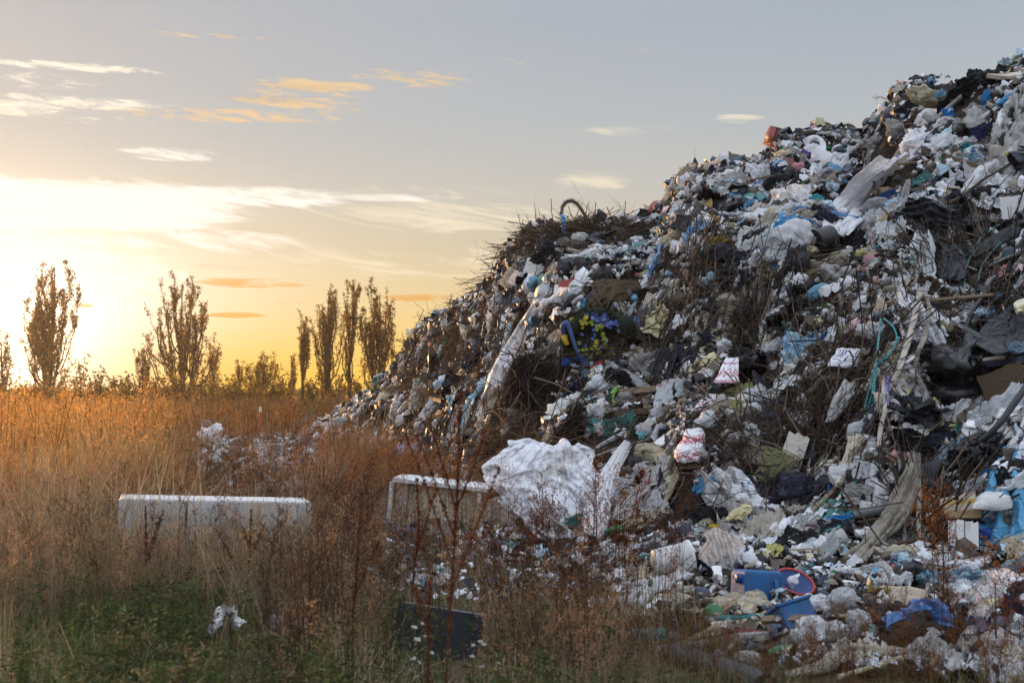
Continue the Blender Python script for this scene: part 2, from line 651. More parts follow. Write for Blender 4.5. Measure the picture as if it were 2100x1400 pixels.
DIRT = (.085, .065, .045)
M_WHITE = rubbish_mat('white_film', (.80, .81, .84), .42, .28, .50, (.20, .16, .11))
M_CLEANWHITE = rubbish_mat('clean_white_film', (.80, .80, .82), .42, .30, .28, (.28, .24, .19), .35, vary=.04)
M_CREAM = rubbish_mat('cream_film', (.64, .58, .47), .5, .38, .7, (.16, .12, .07))
M_GREY = rubbish_mat('dirty_white_film', (.54, .53, .52), .5, .28, .9, (.12, .09, .06))
M_CLEAR = rubbish_mat('clear_film', (.68, .72, .74), .28, .30, .5, (.25, .22, .17), spec=.6)
M_BLACK = rubbish_mat('black_film', (.008, .0085, .011), .38, 0, .12, (.04, .034, .03), .7, 10., spec=.22)
M_BAGBLACK = rubbish_mat('black_bag_film', (.006, .006, .008), .26, 0, .06, (.03, .027, .024), .22, 7., spec=.28)
M_SLATE = rubbish_mat('slate_film', (.022, .026, .037), .45, .03, .25, (.05, .043, .035), spec=.25)
M_BLUE = rubbish_mat('blue_film', (.012, .19, .62), .4, .2, .18, DIRT)
M_SKY = rubbish_mat('sky_blue_film', (.05, .34, .64), .4, .20, .2, (.2, .2, .18))
M_PALEBLUE = rubbish_mat('pale_blue_film', (.42, .60, .72), .4, .22, .45, (.2, .2, .18), print_col=(.10, .32, .58))
M_TEAL = rubbish_mat('teal_film', (.035, .26, .26), .45, .16, .35, DIRT)
M_GREEN = rubbish_mat('green_film', (.02, .33, .10), .4, .18, .3, DIRT)
M_LIME = rubbish_mat('lime_film', (.22, .62, .05), .5, .15, .15, DIRT)
M_YELLOW = rubbish_mat('yellow_film', (.62, .47, .06), .42, .2, .35, DIRT)
M_PALEYEL = rubbish_mat('pale_yellow_film', (.62, .56, .25), .42, .2, .45, DIRT)
M_RED = rubbish_mat('red_film', (.42, .03, .03), .42, .15, .35, DIRT)
M_PINK = rubbish_mat('pink_film', (.62, .33, .36), .45, .2, .4, DIRT)
M_HOTPINK = rubbish_mat('hot_pink_film', (.65, .05, .25), .45, .15, .2, DIRT)
M_PURPLE = rubbish_mat('purple_film', (.13, .07, .36), .45, .15, .3, DIRT)
M_ORANGE = rubbish_mat('orange_film', (.60, .20, .05), .45, .15, .4, DIRT)
M_BROWN = rubbish_mat('brown_cloth', (.075, .053, .038), .9, 0, .5, (.04, .03, .02), .5, 30., spec=.1)
M_KHAKI = rubbish_mat('khaki_cloth', (.33, .30, .23), .9, .05, .6, (.10, .08, .05), .5, 30., spec=.1)
M_GCLOTH = rubbish_mat('grey_cloth', (.36, .35, .34), .9, .05, .7, (.10, .08, .06), .5, 30., spec=.1)
M_NAVY = rubbish_mat('navy_cloth', (.018, .024, .05), .9, 0, .4, (.07, .06, .05), .5, 30., spec=.1)
M_CARD = rubbish_mat('brown_card', (.33, .22, .12), .85, 0, .45, (.10, .07, .04), .25, 20., spec=.15)
M_BOARD = rubbish_mat('white_board', (.70, .70, .69), .5, 0, .5, (.22, .19, .14), .12, 10., spec=.3)
M_BEIGE = rubbish_mat('beige_board', (.48, .40, .29), .6, 0, .5, (.14, .10, .06), .15, 10.)
M_FOAM = rubbish_mat('cream_foam', (.66, .63, .52), .85, .05, .6, (.20, .17, .09), .35, 22., spec=.15)
M_MOSS = rubbish_mat('green_stained_wool', (.22, .22, .09), .95, 0, .7, (.10, .11, .04), .9, 18., spec=.05)
M_WOOD = plain_mat('weathered_wood', (.25, .185, .125), .8, .15, 0, .4, 5., (1.2, 14, 14), dark=(.09, .065, .045))
M_DWOOD = plain_mat('dark_wood', (.10, .062, .038), .75, .2, 0, .4, 5., (1.2, 14, 14), dark=(.035, .022, .015))
M_BARK = plain_mat('bark', (.105, .078, .058), .9, .1, 0, .45, 14., (1, 1, 1), dark=(.035, .026, .02), bump=.5)
M_STEEL = plain_mat('painted_steel', (.72, .73, .75), .4, .4, 0, .22, 3., dark=(.42, .36, .28), bump=.05)
M_BUCKET = plain_mat('white_bucket_plastic', (.66, .66, .65), .45, .4, 0, .3, 5., dark=(.35, .30, .24), bump=.1)
M_CANBLUE = plain_mat('blue_canister_plastic', (.010, .115, .32), .6, .25, 0, .40, 6., dark=(.045, .075, .12), bump=.1)
M_DBLUE = plain_mat('dark_blue_plastic', (.008, .045, .19), .42, .4, 0, .2, 4., bump=.1)
M_REDPL = plain_mat('red_plastic', (.42, .045, .035), .5, .35, 0, .35, 6., bump=.1)
M_RUBBER = plain_mat('black_rubber', (.018, .018, .02), .5, .4, 0, .2, 6., dark=(.05, .045, .04))
M_GREYPL = plain_mat('grey_plastic', (.20, .21, .22), .5, .4, 0, .3, 5.)
M_INK = plain_mat('black_ink', (.02, .02, .03), .7, .2, 0, .1, 5., bump=0)

# ------------------------------------------------------------------ ground and heap core
def ground_mat():
    m, t = new_mat('field_soil')
    tc = t.node('ShaderNodeTexCoord')
    n = t.noise(tc.outputs['Object'], .7, 9, .7)
    c = t.ramp(n, [(.3, (.045, .032, .02)), (.5, (.085, .06, .034)), (.62, (.06, .058, .025)), (.8, (.13, .095, .055))])
    b = t.node('ShaderNodeBsdfPrincipled')
    t.put(b.inputs['Base Color'], c)
    b.inputs['Roughness'].default_value = .95
    b.inputs['Specular IOR Level'].default_value = .1
    n2 = t.noise(tc.outputs['Object'], 9., 6, .7)
    bp = t.node('ShaderNodeBump'); bp.inputs['Strength'].default_value = .8; bp.inputs['Distance'].default_value = .08
    t.put(bp.inputs['Height'], n2); t.l.new(bp.outputs[0], b.inputs['Normal'])
    finish(t, b.outputs[0])
    return m


def core_mat():
    m, t = new_mat('packed_refuse_soil')
    tc = t.node('ShaderNodeTexCoord')
    n = t.noise(tc.outputs['Object'], 3.0, 10, .75)
    c = t.ramp(n, [(.32, (.010, .008, .007)), (.48, (.032, .024, .017)), (.6, (.022, .019, .016)), (.72, (.085, .065, .046))])
    b = t.node('ShaderNodeBsdfPrincipled')
    t.put(b.inputs['Base Color'], c)
    b.inputs['Roughness'].default_value = .9
    b.inputs['Specular IOR Level'].default_value = .15
    n2 = t.noise(tc.outputs['Object'], 14., 6, .7, 0, 'RIDGED_MULTIFRACTAL')
    bp = t.node('ShaderNodeBump'); bp.inputs['Strength'].default_value = 1.0; bp.inputs['Distance'].default_value = .06
    t.put(bp.inputs['Height'], n2); t.l.new(bp.outputs[0], b.inputs['Normal'])
    finish(t, b.outputs[0])
    return m


def build_ground():
    mb = MB()
    ys = np.concatenate([np.linspace(-30, 4, 6), np.linspace(5, 60, 90), np.geomspace(64, 250, 26)])
    xs = np.concatenate([-np.geomspace(240, 32, 12), np.linspace(-30, 30, 110), np.geomspace(32, 240, 12)])
    Xg, Yg = np.meshgrid(xs, ys)
    Z = .05 * fbm(np.stack([Xg, Yg, 0 * Xg], -1).reshape(-1, 3) * .5, 4, 21).reshape(Xg.shape) - .03
    Z = np.where(np.hypot(Xg, Yg) > 80, -.03, Z)
    mb.grid(np.stack([Xg, Yg, Z], -1))
    o = mb.build('ground', ground_mat())
    tag(o, kind='structure')
    # heap of packed refuse and soil under the loose pieces
    mb = MB()
    us = np.linspace(540, 2700, 430)
    hc, C, F, T = heap_cols(us)
    s = np.concatenate([np.linspace(0, 1, 230), np.linspace(1.03, 1.9, 26)])
    Yg = (T - .3)[None, :] + (C - T + .3)[None, :] * s[:, None]
    Xg = (us[None, :] - 1050) / FPX * Yg
    Z = heap_h(Xg, Yg)
    P = np.stack([Xg, Yg, Z], -1)
    rough = fbm(P.reshape(-1, 3) * 4.0, 4, 33, .6).reshape(Z.shape) * .09
    P[..., 2] += rough * np.clip(Z / .3, 0, 1) - .10
    mb.grid(P)
    o = mb.build('heap_terrain', core_mat())
    tag(o, kind='structure')


build_ground()

# ------------------------------------------------------------------ shapes of loose rubbish (shared meshes)
def ico(sub):
    import bmesh
    bm = bmesh.new()
    bmesh.ops.create_icosphere(bm, subdivisions=sub, radius=1.0)
    bm.verts.ensure_lookup_table()
    V = np.array([v.co[:] for v in bm.verts])
    F = np.array([[v.index for v in f.verts] for f in bm.faces])
    bm.free()
    return V, F


ICO4 = ico(4)
ICO5 = ico(5)
ICO3 = ico(3)


def unit(V):
    lo, hi = V.min(0), V.max(0)
    return (V - (lo + hi) / 2) / ((hi - lo) / 2)


def bag_geo(rng, kind='blob', base=ICO4):
    V, F = base
    V = V.copy()
    if kind == 'tied':
        z = V[:, 2]
        th = np.arctan2(V[:, 1], V[:, 0])
        Rr = np.interp(z, [-1, -.93, -.75, -.35, .1, .42, .62, .74, .86, 1.0], [.02, .55, .82, 1.0, .93, .62, .28, .15, .30, .42])
        pl = np.clip((z + .3) / 1.0, 0, 1) * .16 * np.sin(th * rng.integers(6, 10) + 3 * fbm(V * 2, 2, int(rng.integers(999))))
        rr = Rr * (1 + pl)
        zz = np.where(z > .6, .6 + (z - .6) * 1.5, z)
        U = np.stack([np.cos(th) * rr, np.sin(th) * rr, zz], 1)
        V2 = U + V * (.10 * fbm(V * 1.6, 3, int(rng.integers(999))) + .07 * crease(V, rng, 6, 1.8))[:, None]
        V = V2
        bend = rng.uniform(-.4, .4)
        V[:, 0] += bend * np.clip(V[:, 2], 0, 2) ** 2
    elif kind == 'long':
        r = 1 + .22 * fbm(V * 1.5, 3, int(rng.integers(999))) + .11 * crease(V, rng, 7, 1.4) + .05 * crease(V, rng, 5, 3.2)
        V = V * r[:, None]
        V[:, 0] *= 2.2
        V[:, 2] += .35 * np.sin(V[:, 0] * 1.3 + rng.uniform(0, 6))
    else:
        amp = rng.uniform(.7, 1.3)
        r = 1 + .30 * amp * fbm(V * 1.25, 3, int(rng.integers(999))) + .13 * amp * crease(V, rng, 7, 1.2) + .06 * crease(V, rng, 6, 2.8)
        # loose ends that stick out
        for k in range(rng.integers(2, 5)):
            d = rng.normal(size=3); d /= np.linalg.norm(d)
            t1 = np.cross(d, [.3, .5, .8]); t1 /= np.linalg.norm(t1); t2 = np.cross(d, t1)
            ang = np.arctan2(V @ t1, V @ t2)
            q = np.clip((V @ d - .72) / .28, 0, 1)
            pl = np.sin(ang * rng.integers(5, 9) + 2.5 * fbm(V * 1.5, 2, int(rng.integers(999))))
            r = r + q ** 1.6 * rng.uniform(.25, .7) * (1 + .3 * pl) + .075 * pl * np.clip((V @ d - .1) / .6, 0, 1)
        V = V * r[:, None]
        if kind == 'flat':
            V[:, 2] *= .42
    return unit(V), F


def sheet_geo(rng, n=34, m=26, stiff=False):
    a = np.linspace(-1, 1, n); b = np.linspace(-1, 1, m)
    A, B = np.meshgrid(a, b)
    P = np.stack([A, B, 0 * A], -1).reshape(-1, 3)
    # ragged outline
    th = np.arctan2(P[:, 1], P[:, 0])
    w = 1 + .22 * fbm(np.stack([np.cos(th), np.sin(th), 0 * th], 1) * 1.7, 3, int(rng.integers(999)))
    P[:, :2] *= w[:, None]
    seed = int(rng.integers(999))
    if stiff:
        z = .10 * fbm(P * .9, 2, seed) + .05 * crease(P, rng, 3, .6, .2)
    else:
        d = rng.uniform(0, math.pi)
        u = P[:, 0] * math.cos(d) + P[:, 1] * math.sin(d)
        wv = fbm(P * 1.2, 3, seed)
        k = rng.uniform(1.6, 3.4)
        t = u * k + .7 * wv
        folds = np.abs(t - np.floor(t) - .5) * 2 - .5
        z = .20 * folds + .22 * fbm(P * .9, 3, seed + 5) + .085 * crease(P, rng, 6, 1.9) + .035 * crease(P, rng, 6, 4.5)
        # drawn together across the folds
        q = np.stack([math.cos(d) * np.ones(len(P)), math.sin(d) * np.ones(len(P))], 1)
        P[:, :2] -= q * (.28 * u)[:, None]
        P[:, :2] += .06 * np.stack([fbm(P * 2.3, 2, seed + 8), fbm(P * 2.3, 2, seed + 9)], 1)
    P[:, 2] = z
    idx = np.arange(n * m).reshape(m, n)
    F = np.stack([idx[:-1, :-1], idx[:-1, 1:], idx[1:, 1:], idx[1:, :-1]], -1).reshape(-1, 4)
    V = P
    lo, hi = V[:, :2].min(0), V[:, :2].max(0)
    V[:, :2] = (V[:, :2] - (lo + hi) / 2) / ((hi - lo) / 2)
    V[:, 2] -= V[:, 2].mean()
    return V, F


def crump_geo(rng, n=46, m=34):
    """a film crushed in the hand: open edges, deep folds"""
    a = np.linspace(-1, 1, n); b = np.linspace(-1, 1, m)
    A, B = np.meshgrid(a, b)
    P = np.stack([A, B, 0 * A], -1).reshape(-1, 3)
    A, B = A.ravel(), B.ravel()
    s = int(rng.integers(999))
    wr = rng.uniform(1.3, 2.6)
    th = A * wr + .5 * fbm(P * 1.5, 3, s)
    ph = B * rng.uniform(.9, 1.5) + .45 * fbm(P * 1.6, 3, s + 7)
    rr = .62 + .28 * fbm(P * 1.6, 3, s + 3) + .16 * crease(P, rng, 6, 1.6) + .075 * crease(P, rng, 6, 3.6) + .03 * crease(P, rng, 5, 8.)
    edge = np.maximum(np.abs(A), np.abs(B)) ** 6
    rr = rr + edge * (.25 + .35 * fbm(P * 2.6, 2, s + 9))
    V = np.stack([rr * np.sin(th) * np.cos(ph * .8), rr * np.sin(ph) * 1.1, rr * np.cos(th) * np.cos(ph * .8)], 1)
    V = V * rng.uniform(.6, 1.15, 3)
    idx = np.arange(n * m).reshape(m, n)
    F = np.stack([idx[:-1, :-1], idx[:-1, 1:], idx[1:, 1:], idx[1:, :-1]], -1).reshape(-1, 4)
    return unit(V), F


def thick(V, F, t):
    """closed shell of a grid"""
    n = len(V)
    e = {}
    for f in F:
        for i in range(4):
            a, b = int(f[i]), int(f[(i + 1) % 4])
            if (b, a) in e: del e[(b, a)]
            else: e[(a, b)] = 1
    side = [(b, a, a + n, b + n) for a, b in e]
    V2 = np.vstack([V + [0, 0, t / 2], V - [0, 0, t / 2]])
    return V2, np.vstack([F, F[:, ::-1] + n, np.array(side)])


PROTO = {}


def proto(kind, count, fn):
    L = []
    for k in range(count):
        V, F = fn(np.random.default_rng(hash(kind) % 1 + 100 * len(PROTO) + k))
        mb = MB(); mb.add(V, F)
        L.append(mb.mesh(kind + '_shape', kind not in ('sheet', 'crump')))
    PROTO[kind] = L


proto('blob', 14, lambda r: bag_geo(r, 'blob'))
proto('tied', 8, lambda r: bag_geo(r, 'tied'))
proto('long', 7, lambda r: bag_geo(r, 'long'))
proto('flat', 8, lambda r: bag_geo(r, 'flat'))
proto('sheet', 18, lambda r: sheet_geo(r))
proto('crump', 20, lambda r: crump_geo(r))
proto('paper', 8, lambda r: thick(*sheet_geo(r, 12, 9, True), .012))


def chunk_geo(r):
    V, F = ICO3
    p = np.sign(V) * np.abs(V) ** .38
    p = p / np.abs(p).max()
    p = p * (1 + .06 * fbm(V * 2.2, 3, int(r.integers(999))))[:, None]
    cut = r.normal(size=3); cut /= np.linalg.norm(cut)
    dd = p @ cut - r.uniform(.7, 1.0)
    p = p - np.clip(dd, 0, 9)[:, None] * cut
    return unit(p), F


proto('chunk', 6, chunk_geo)


def bottle_geo(r):
    mb = MB()
    h = r.uniform(.55, .75)
    prof = [(.001, -1), (.24, -1), (.28, -.94), (.28, -.3), (.255, -.22), (.28, -.14), (.28, h - .35), (.22, h - .12), (.10, h + .06), (.09, h + .18), (.12, h + .19), (.12, h + .30), (.001, h + .31)]
    mb.lathe(prof, 16)
    V = np.vstack(mb.V); F = np.vstack(mb.F4)
    d = fbm(V * 2.0, 2, int(r.integers(999))) * .05
    V = V + np.stack([d, -d, 0 * d], 1)
    return V, F


proto('bottle', 5, bottle_geo)


# ------------------------------------------------------------------ placing by line of sight on to the heap
HMASK = []            # where the named pieces show, so that the loose mass leaves them clear


def hmask(px, py, rx, ry):
    HMASK.append((px, py, max(rx, 5), max(ry, 5)))


def reg(px, py, phrase):
    if phrase:
        HEROES.append((px, py, phrase))


RIGHT = np.array([1.0, 0, 0])


def to_cam(P):
    d = np.array([0, 0, EYE]) - P
    return d / np.linalg.norm(d)


def frame(P, roll=0.0, face=.45):
    n = hnorm(P[0], P[1]) if P[2] > .08 else np.array([0, 0, 1.0])
    z = (1 - face) * n + face * to_cam(P)
    z /= np.linalg.norm(z)
    x = RIGHT - z * (RIGHT @ z); x /= np.linalg.norm(x)
    y = np.cross(z, x)
    c, s = math.cos(roll), math.sin(roll)
    x, y = c * x + s * y, -s * x + c * y
    return x, y, z


def mat4(x, y, z, P, s=(1, 1, 1)):
    M = np.eye(4)
    M[:3, 0] = np.asarray(x) * s[0]; M[:3, 1] = np.asarray(y) * s[1]; M[:3, 2] = np.asarray(z) * s[2]; M[:3, 3] = P
    return Matrix(M.tolist())


def bag(px, py, w, h, mat, label, cat='bag', phrase=None, form='blob', k=0, roll=0.0, depth=None, push=.35, name='plastic_bag', P=None):
    if P is None:
        P = surf(px, py)
    s = mpp(P)
    sx, sz = w * s / 2, h * s / 2
    sy = depth if depth else (sx + sz) / 2 * .8
    hmask(px, py, w * .46, h * .46)
    o = obj(name, PROTO[form][k % len(PROTO[form])], mat)
    P = P + to_cam(P) * push * sy
    o.location = P
    o.rotation_euler = (random.uniform(-.25, .1), math.radians(roll), random.uniform(-.3, .3))
    o.scale = (sx, sy, sz)
    tag(o, label, cat)
    reg(px, py, phrase)
    return o


def sheet(px, py, w, h, mat, label, cat='sheet', phrase=None, form='sheet', k=0, roll=0.0, face=.5, lift=.06, name='plastic_sheet', relief=None):
    hmask(px, py, w * .46 * abs(math.cos(math.radians(roll))) + h * .3 * abs(math.sin(math.radians(roll))), h * .46 + w * .4 * abs(math.sin(math.radians(roll))))
    P = surf(px, py)
    s = mpp(P)
    x, y, z = frame(P, math.radians(-roll), face)
    f = max(.45, abs(z @ to_cam(P)))
    sx, sy = w * s / 2, h * s / 2 / f
    sz = relief if relief else (sx + sy) / 2
    o = obj(name, PROTO[form][k % len(PROTO[form])], mat)
    o.matrix_world = mat4(x, y, z, P + to_cam(P) * lift, (sx, sy, sz))
    tag(o, label, cat)
    reg(px, py, phrase)
    return o


def patch(rows, mat, name, label, cat, phrase=None, bulge=.1, fold=.03, freq=6., fdir=0.0, n=60, m=46, lift=.05, seed=1, colfn=None, dist=None, rough=.02, tk=0.012, parent=None):
    """a draped sheet or skin: rows of (photo row, left, right) give its extent, the heap under it gives its lie"""
    rows = np.asarray(rows, float)
    for q in np.linspace(0, 1, 9):
        yy = rows[0, 0] + (rows[-1, 0] - rows[0, 0]) * q
        l_, r_ = np.interp(yy, rows[:, 0], rows[:, 1]), np.interp(yy, rows[:, 0], rows[:, 2])
        hmask((l_ + r_) / 2, yy, (r_ - l_) * .52, (rows[-1, 0] - rows[0, 0]) / 10)
    b = np.linspace(0, 1, m)
    rb = np.linspace(0, 1, len(rows))
    py = np.interp(b, rb, rows[:, 0]); xl = np.interp(b, rb, rows[:, 1]); xr = np.interp(b, rb, rows[:, 2])
    a = np.linspace(0, 1, n)
    rng = np.random.default_rng(seed)
    D = np.zeros(m)
    for i in range(m):
        if dist is None:
            P = surf((xl[i] + xr[i]) / 2, py[i])
            D[i] = P[1]
        else:
            D[i] = np.interp(b[i], np.linspace(0, 1, len(dist)), dist)
    ker = np.ones(9) / 9
    D = np.convolve(np.pad(D, 4, mode='edge'), ker, 'valid')
    A, B = np.meshgrid(a, b)
    Q = np.stack([A * 2, B * 2, 0 * A], -1).reshape(-1, 3)
    jag = fbm(np.stack([np.zeros(m), b * 6, np.zeros(m)], 1), 3, seed)[:, None] * .05 * (1 - A) + fbm(np.stack([np.ones(m) * 5, b * 6, np.zeros(m)], 1), 3, seed)[:, None] * .05 * A
    PX = xl[:, None] + (xr - xl)[:, None] * np.clip(A + jag, -.1, 1.1)
    PY = py[:, None] + 0 * A + (fbm(np.stack([a * 5, np.zeros(n), np.zeros(n)], 1), 3, seed + 3)[None, :]) * .05 * (rows[-1, 0] - rows[0, 0])
    u = (A - .5) * math.cos(fdir) + (B - .5) * math.sin(fdir)
    wv = fbm(Q * 1.1, 3, seed + 1).reshape(A.shape)
    t = u * freq + .8 * wv
    f = np.abs(t - np.floor(t) - .5) * 2 - .5
    z = bulge * np.clip(1 - (2 * A - 1) ** 2, 0, 1) ** .7 * (.35 + .65 * np.sin(np.clip(B, 0, 1) * math.pi)) + fold * f + rough * crease(Q, rng, 6, 1.5).reshape(A.shape) + rough * .45 * crease(Q, rng, 6, 4.).reshape(A.shape)
    X = (PX - 1050) / FPX; Yv = (700 - PY) / FPX
    d = np.stack([X, cP - Yv * sP, sP + Yv * cP], -1)
    dist_y = D[:, None] - lift - z
    P = np.array([0, 0, EYE]) + d / d[..., 1:2] * dist_y[..., None]
    ctr = P.reshape(-1, 3).mean(0)
    col = None
    if colfn is not None:
        col = colfn(A, B).reshape(-1, 3)
    mb = MB(); mb.grid(P - ctr, col)
    if isinstance(mat, str):
        mat = MATS[mat]
    o = mb.build(name, mat, parent, False)
    o.location = ctr
    sol = o.modifiers.new('thickness', 'SOLIDIFY'); sol.thickness = tk; sol.offset = -1
    if label:
        tag(o, label, cat)
    reg(rows[:, 1:].mean(), rows[:, 0].mean(), phrase)
    return o


def path_pts(pts, lift=.05, m=40, sag=0):
    P = []
    for q in pts:
        p = surf(q[0], q[1])
        l = q[2] if len(q) > 2 else lift
        P.append(p + to_cam(p) * l)
    return spline(P, m)


def strip(pts, widths, mat, name, label, cat, phrase=None, lift=.08, m=48, n=9, fold=.12, seed=0, parent=None, twist=0.0):
    """ribbon of cloth or film running over the heap"""
    C = path_pts(pts, lift, m)
    for q in spline([x[:2] for x in pts], 12):
        hmask(q[0], q[1], max(widths) * .45, max(widths) * .45)
    wpx = np.interp(np.linspace(0, 1, m), np.linspace(0, 1, len(widths)), widths)
    T = np.gradient(C, axis=0); T /= np.linalg.norm(T, axis=1)[:, None]
    rng = np.random.default_rng(seed)
    G = np.zeros((m, n, 3))
    a = np.linspace(-1, 1, n)
    for i in range(m):
        tc = to_cam(C[i])
        A = np.cross(T[i], tc); A /= np.linalg.norm(A) + 1e-9
        N = np.cross(A, T[i])
        ang = twist * math.sin(i / m * 7 + seed)
        A, N = A * math.cos(ang) + N * math.sin(ang), N * math.cos(ang) - A * math.sin(ang)
        w = wpx[i] * mpp(C[i]) / 2
        ph = fbm(np.stack([a * 1.5, np.full(n, i / m * 4), np.full(n, seed)], 1), 2, seed)
        t = a * n / 7.0 + .7 * ph + .3
        f = np.abs(t - np.floor(t) - .5) * 2 - .5
        edge = 1 + .12 * vnoise(np.array([[i / m * 12, seed, 1.0]]), seed)[0]
        G[i] = C[i] + (a * w * edge)[:, None] * A + (f * fold * 2 * w - .35 * w * a ** 2)[:, None] * N
    ctr = G.reshape(-1, 3).mean(0)
    mb = MB(); mb.grid(G - ctr)
    o = mb.build(name, mat, parent)
    o.location = ctr
    sol = o.modifiers.new('thickness', 'SOLIDIFY'); sol.thickness = .006; sol.offset = -1
    if label:
        tag(o, label, cat)
    mid = pts[len(pts) // 2]
    reg(mid[0], mid[1], phrase)
    return o


def cable(pts, r, mat, name, label, cat, phrase=None, lift=.08, m=40, n=8, taper=1.0, wob=0.0, seed=0):
    C = path_pts(pts, lift, m)
    if wob:
        q = np.linspace(0, 6, m)
        C = C + wob * np.stack([vnoise(np.stack([q, q * 0 + k, q * 0 + seed], 1), seed + k) for k in range(3)], 1)
    ctr = C.mean(0)
    mb = MB(); mb.tube(C - ctr, np.linspace(r, r * taper, m), n)
    o = mb.build(name, mat)
    o.location = ctr
    if label: tag(o, label, cat)
    mid = pts[len(pts) // 2]
    reg(mid[0], mid[1], phrase)
    return o


def plank(p0, p1, wpx, tk, mat, label, cat='plank', phrase=None, name='plank', lift=.07, face=.6, P0=None, P1=None):
    if P0 is None:
        for q in np.linspace(0, 1, 7):
            hmask(p0[0] * (1 - q) + p1[0] * q, p0[1] * (1 - q) + p1[1] * q, wpx * .6, wpx * .6)
    A = surf(p0[0], p0[1]) if P0 is None else P0
    B = surf(p1[0], p1[1]) if P1 is None else P1
    A = A + to_cam(A) * (p0[2] if len(p0) > 2 else lift); B = B + to_cam(B) * (p1[2] if len(p1) > 2 else lift)
    c = (A + B) / 2
    x = B - A; L = np.linalg.norm(x); x /= L
    n = hnorm(c[0], c[1])
    z = (1 - face) * n + face * to_cam(c); z -= x * (x @ z); z /= np.linalg.norm(z)
    y = np.cross(z, x)
    w = wpx * mpp(c)
    mb = MB()
    k = 10
    xs = np.linspace(-L / 2, L / 2, k)
    sec = np.array([(-1, -1), (1, -1), (1, 1), (-1, 1)]) * [w / 2, tk / 2]
    V = []
    bow = random.uniform(-.02, .02) * L
    for i, q in enumerate(xs):
        j = np.random.default_rng(int(p0[0] * 7 + i)).normal(size=(4, 2)) * .015 * w
        s_ = sec + j
        V.append(np.stack([np.full(4, q) + (np.random.default_rng(i + int(p0[1])).normal(size=4) * .02 * w if i in (0, k - 1) else 0), s_[:, 0], s_[:, 1] + bow * (1 - (2 * q / L) ** 2)], 1))
    V = np.vstack(V)
    F = [(i * 4 + j, i * 4 + (j + 1) % 4, i * 4 + 4 + (j + 1) % 4, i * 4 + 4 + j) for i in range(k - 1) for j in range(4)]
    F += [(3, 2, 1, 0), ((k - 1) * 4, (k - 1) * 4 + 1, (k - 1) * 4 + 2, (k - 1) * 4 + 3)]
    mb.add(V, F)
    o = mb.build(name, mat, None, False, min(.006, tk * .2))
    o.matrix_world = mat4(x, y, z, c)
    tag(o, label, cat)
    reg((p0[0] + p1[0]) / 2, (p0[1] + p1[1]) / 2, phrase)
    return o


def board(px, py, w, h, tk, mat, label, cat='board', phrase=None, roll=0.0, face=.6, lift=.08, name='board'):
    hmask(px, py, w * .46 * abs(math.cos(math.radians(roll))) + h * .3 * abs(math.sin(math.radians(roll))), h * .46 + w * .4 * abs(math.sin(math.radians(roll))))
    P = surf(px, py)
    s = mpp(P)
    x, y, z = frame(P, math.radians(-roll), face)
    f = max(.4, abs(z @ to_cam(P)))
    mb = MB()
    W, H = w * s, h * s / f
    k = 8
    rg = np.random.default_rng(int(px + py))
    G = np.zeros((k, k, 3))
    for i in range(k):
        for j in range(k):
            G[i, j] = (W * (j / (k - 1) - .5), H * (i / (k - 1) - .5), .03 * W * math.sin(j / k * 3 + px) * (i / k))
    G[0, :, 1] += rg.normal(size=k) * .015 * H; G[-1, :, 1] += rg.normal(size=k) * .02 * H; G[:, 0, 0] += rg.normal(size=k) * .012 * W
    idx = np.arange(k * k).reshape(k, k)
    F = np.stack([idx[:-1, :-1], idx[:-1, 1:], idx[1:, 1:], idx[1:, :-1]], -1).reshape(-1, 4)
    mb.add(*thick(G.reshape(-1, 3), F, tk))
    o = mb.build(name, mat, None, False)
    o.matrix_world = mat4(x, y, z, P + to_cam(P) * lift)
    tag(o, label, cat)
    reg(px, py, phrase)
    return o


def branch_geo(C, r0, r1, rng, twigs=10, tl=.5, n=6):
    mb = MB()
    m = len(C)
    mb.tube(C, np.linspace(r0, r1, m), n)
    for k in range(twigs):
        i = int(rng.integers(m // 5, m))
        d = rng.normal(size=3); d /= np.linalg.norm(d)
        T = C[min(i, m - 1)] - C[max(i - 2, 0)]; T = T / (np.linalg.norm(T) + 1e-9)
        d = d * .7 + T * .8; d /= np.linalg.norm(d)
        L = tl * rng.uniform(.4, 1.2)
        P = [C[i] + d * L * q + rng.normal(size=3) * .05 * L * q for q in np.linspace(0, 1, 5)]
        mb.tube(P, np.linspace(r1 * .8, r1 * .25, 5), 3, False)
    return mb


def branch(pts, r, label, phrase=None, mat=None, twigs=8, tl=.4, lift=.12, seed=0, taper=.35, name='branch', cat='branch'):
    rng = np.random.default_rng(seed)
    C = path_pts(pts, lift, 22)
    q = np.linspace(0, 5, 22)
    C = C + r * 1.6 * np.stack([vnoise(np.stack([q, q * 0 + k, q * 0 + seed], 1), seed + k) for k in range(3)], 1)
    ctr = C.mean(0)
    o = branch_geo(C - ctr, r, r * taper, rng, twigs, tl).build(name, mat or M_BARK)
    o.location = ctr
    tag(o, label, cat)
    mid = pts[len(pts) // 2]
    reg(mid[0], mid[1], phrase)
    return o

# ------------------------------------------------------------------ the pieces one can pick out in the photograph
M_ATTR = attr_mat('printed_film', .5, .12)


def print_red(A, B):
    base = np.ones(A.shape + (3,)) * np.array([.74, .74, .76])
    red = np.array([.46, .10, .13])
    zig = np.abs((A * 5) % 1 - .5) * 2
    for b0, amp, th in ((.80, .07, .022), (.87, .07, .02), (.30, .035, .025), (.40, .035, .025)):
        d = np.abs(B - (b0 + amp * (zig - .5)))
        base[d < th] = red
    for b0 in (.73, .95, .24, .46):
        base[np.abs(B - b0) < .012] = red
    base[(np.abs(B - .35) < .02) & (((A * 7) % 1) < .5)] = red
    return base


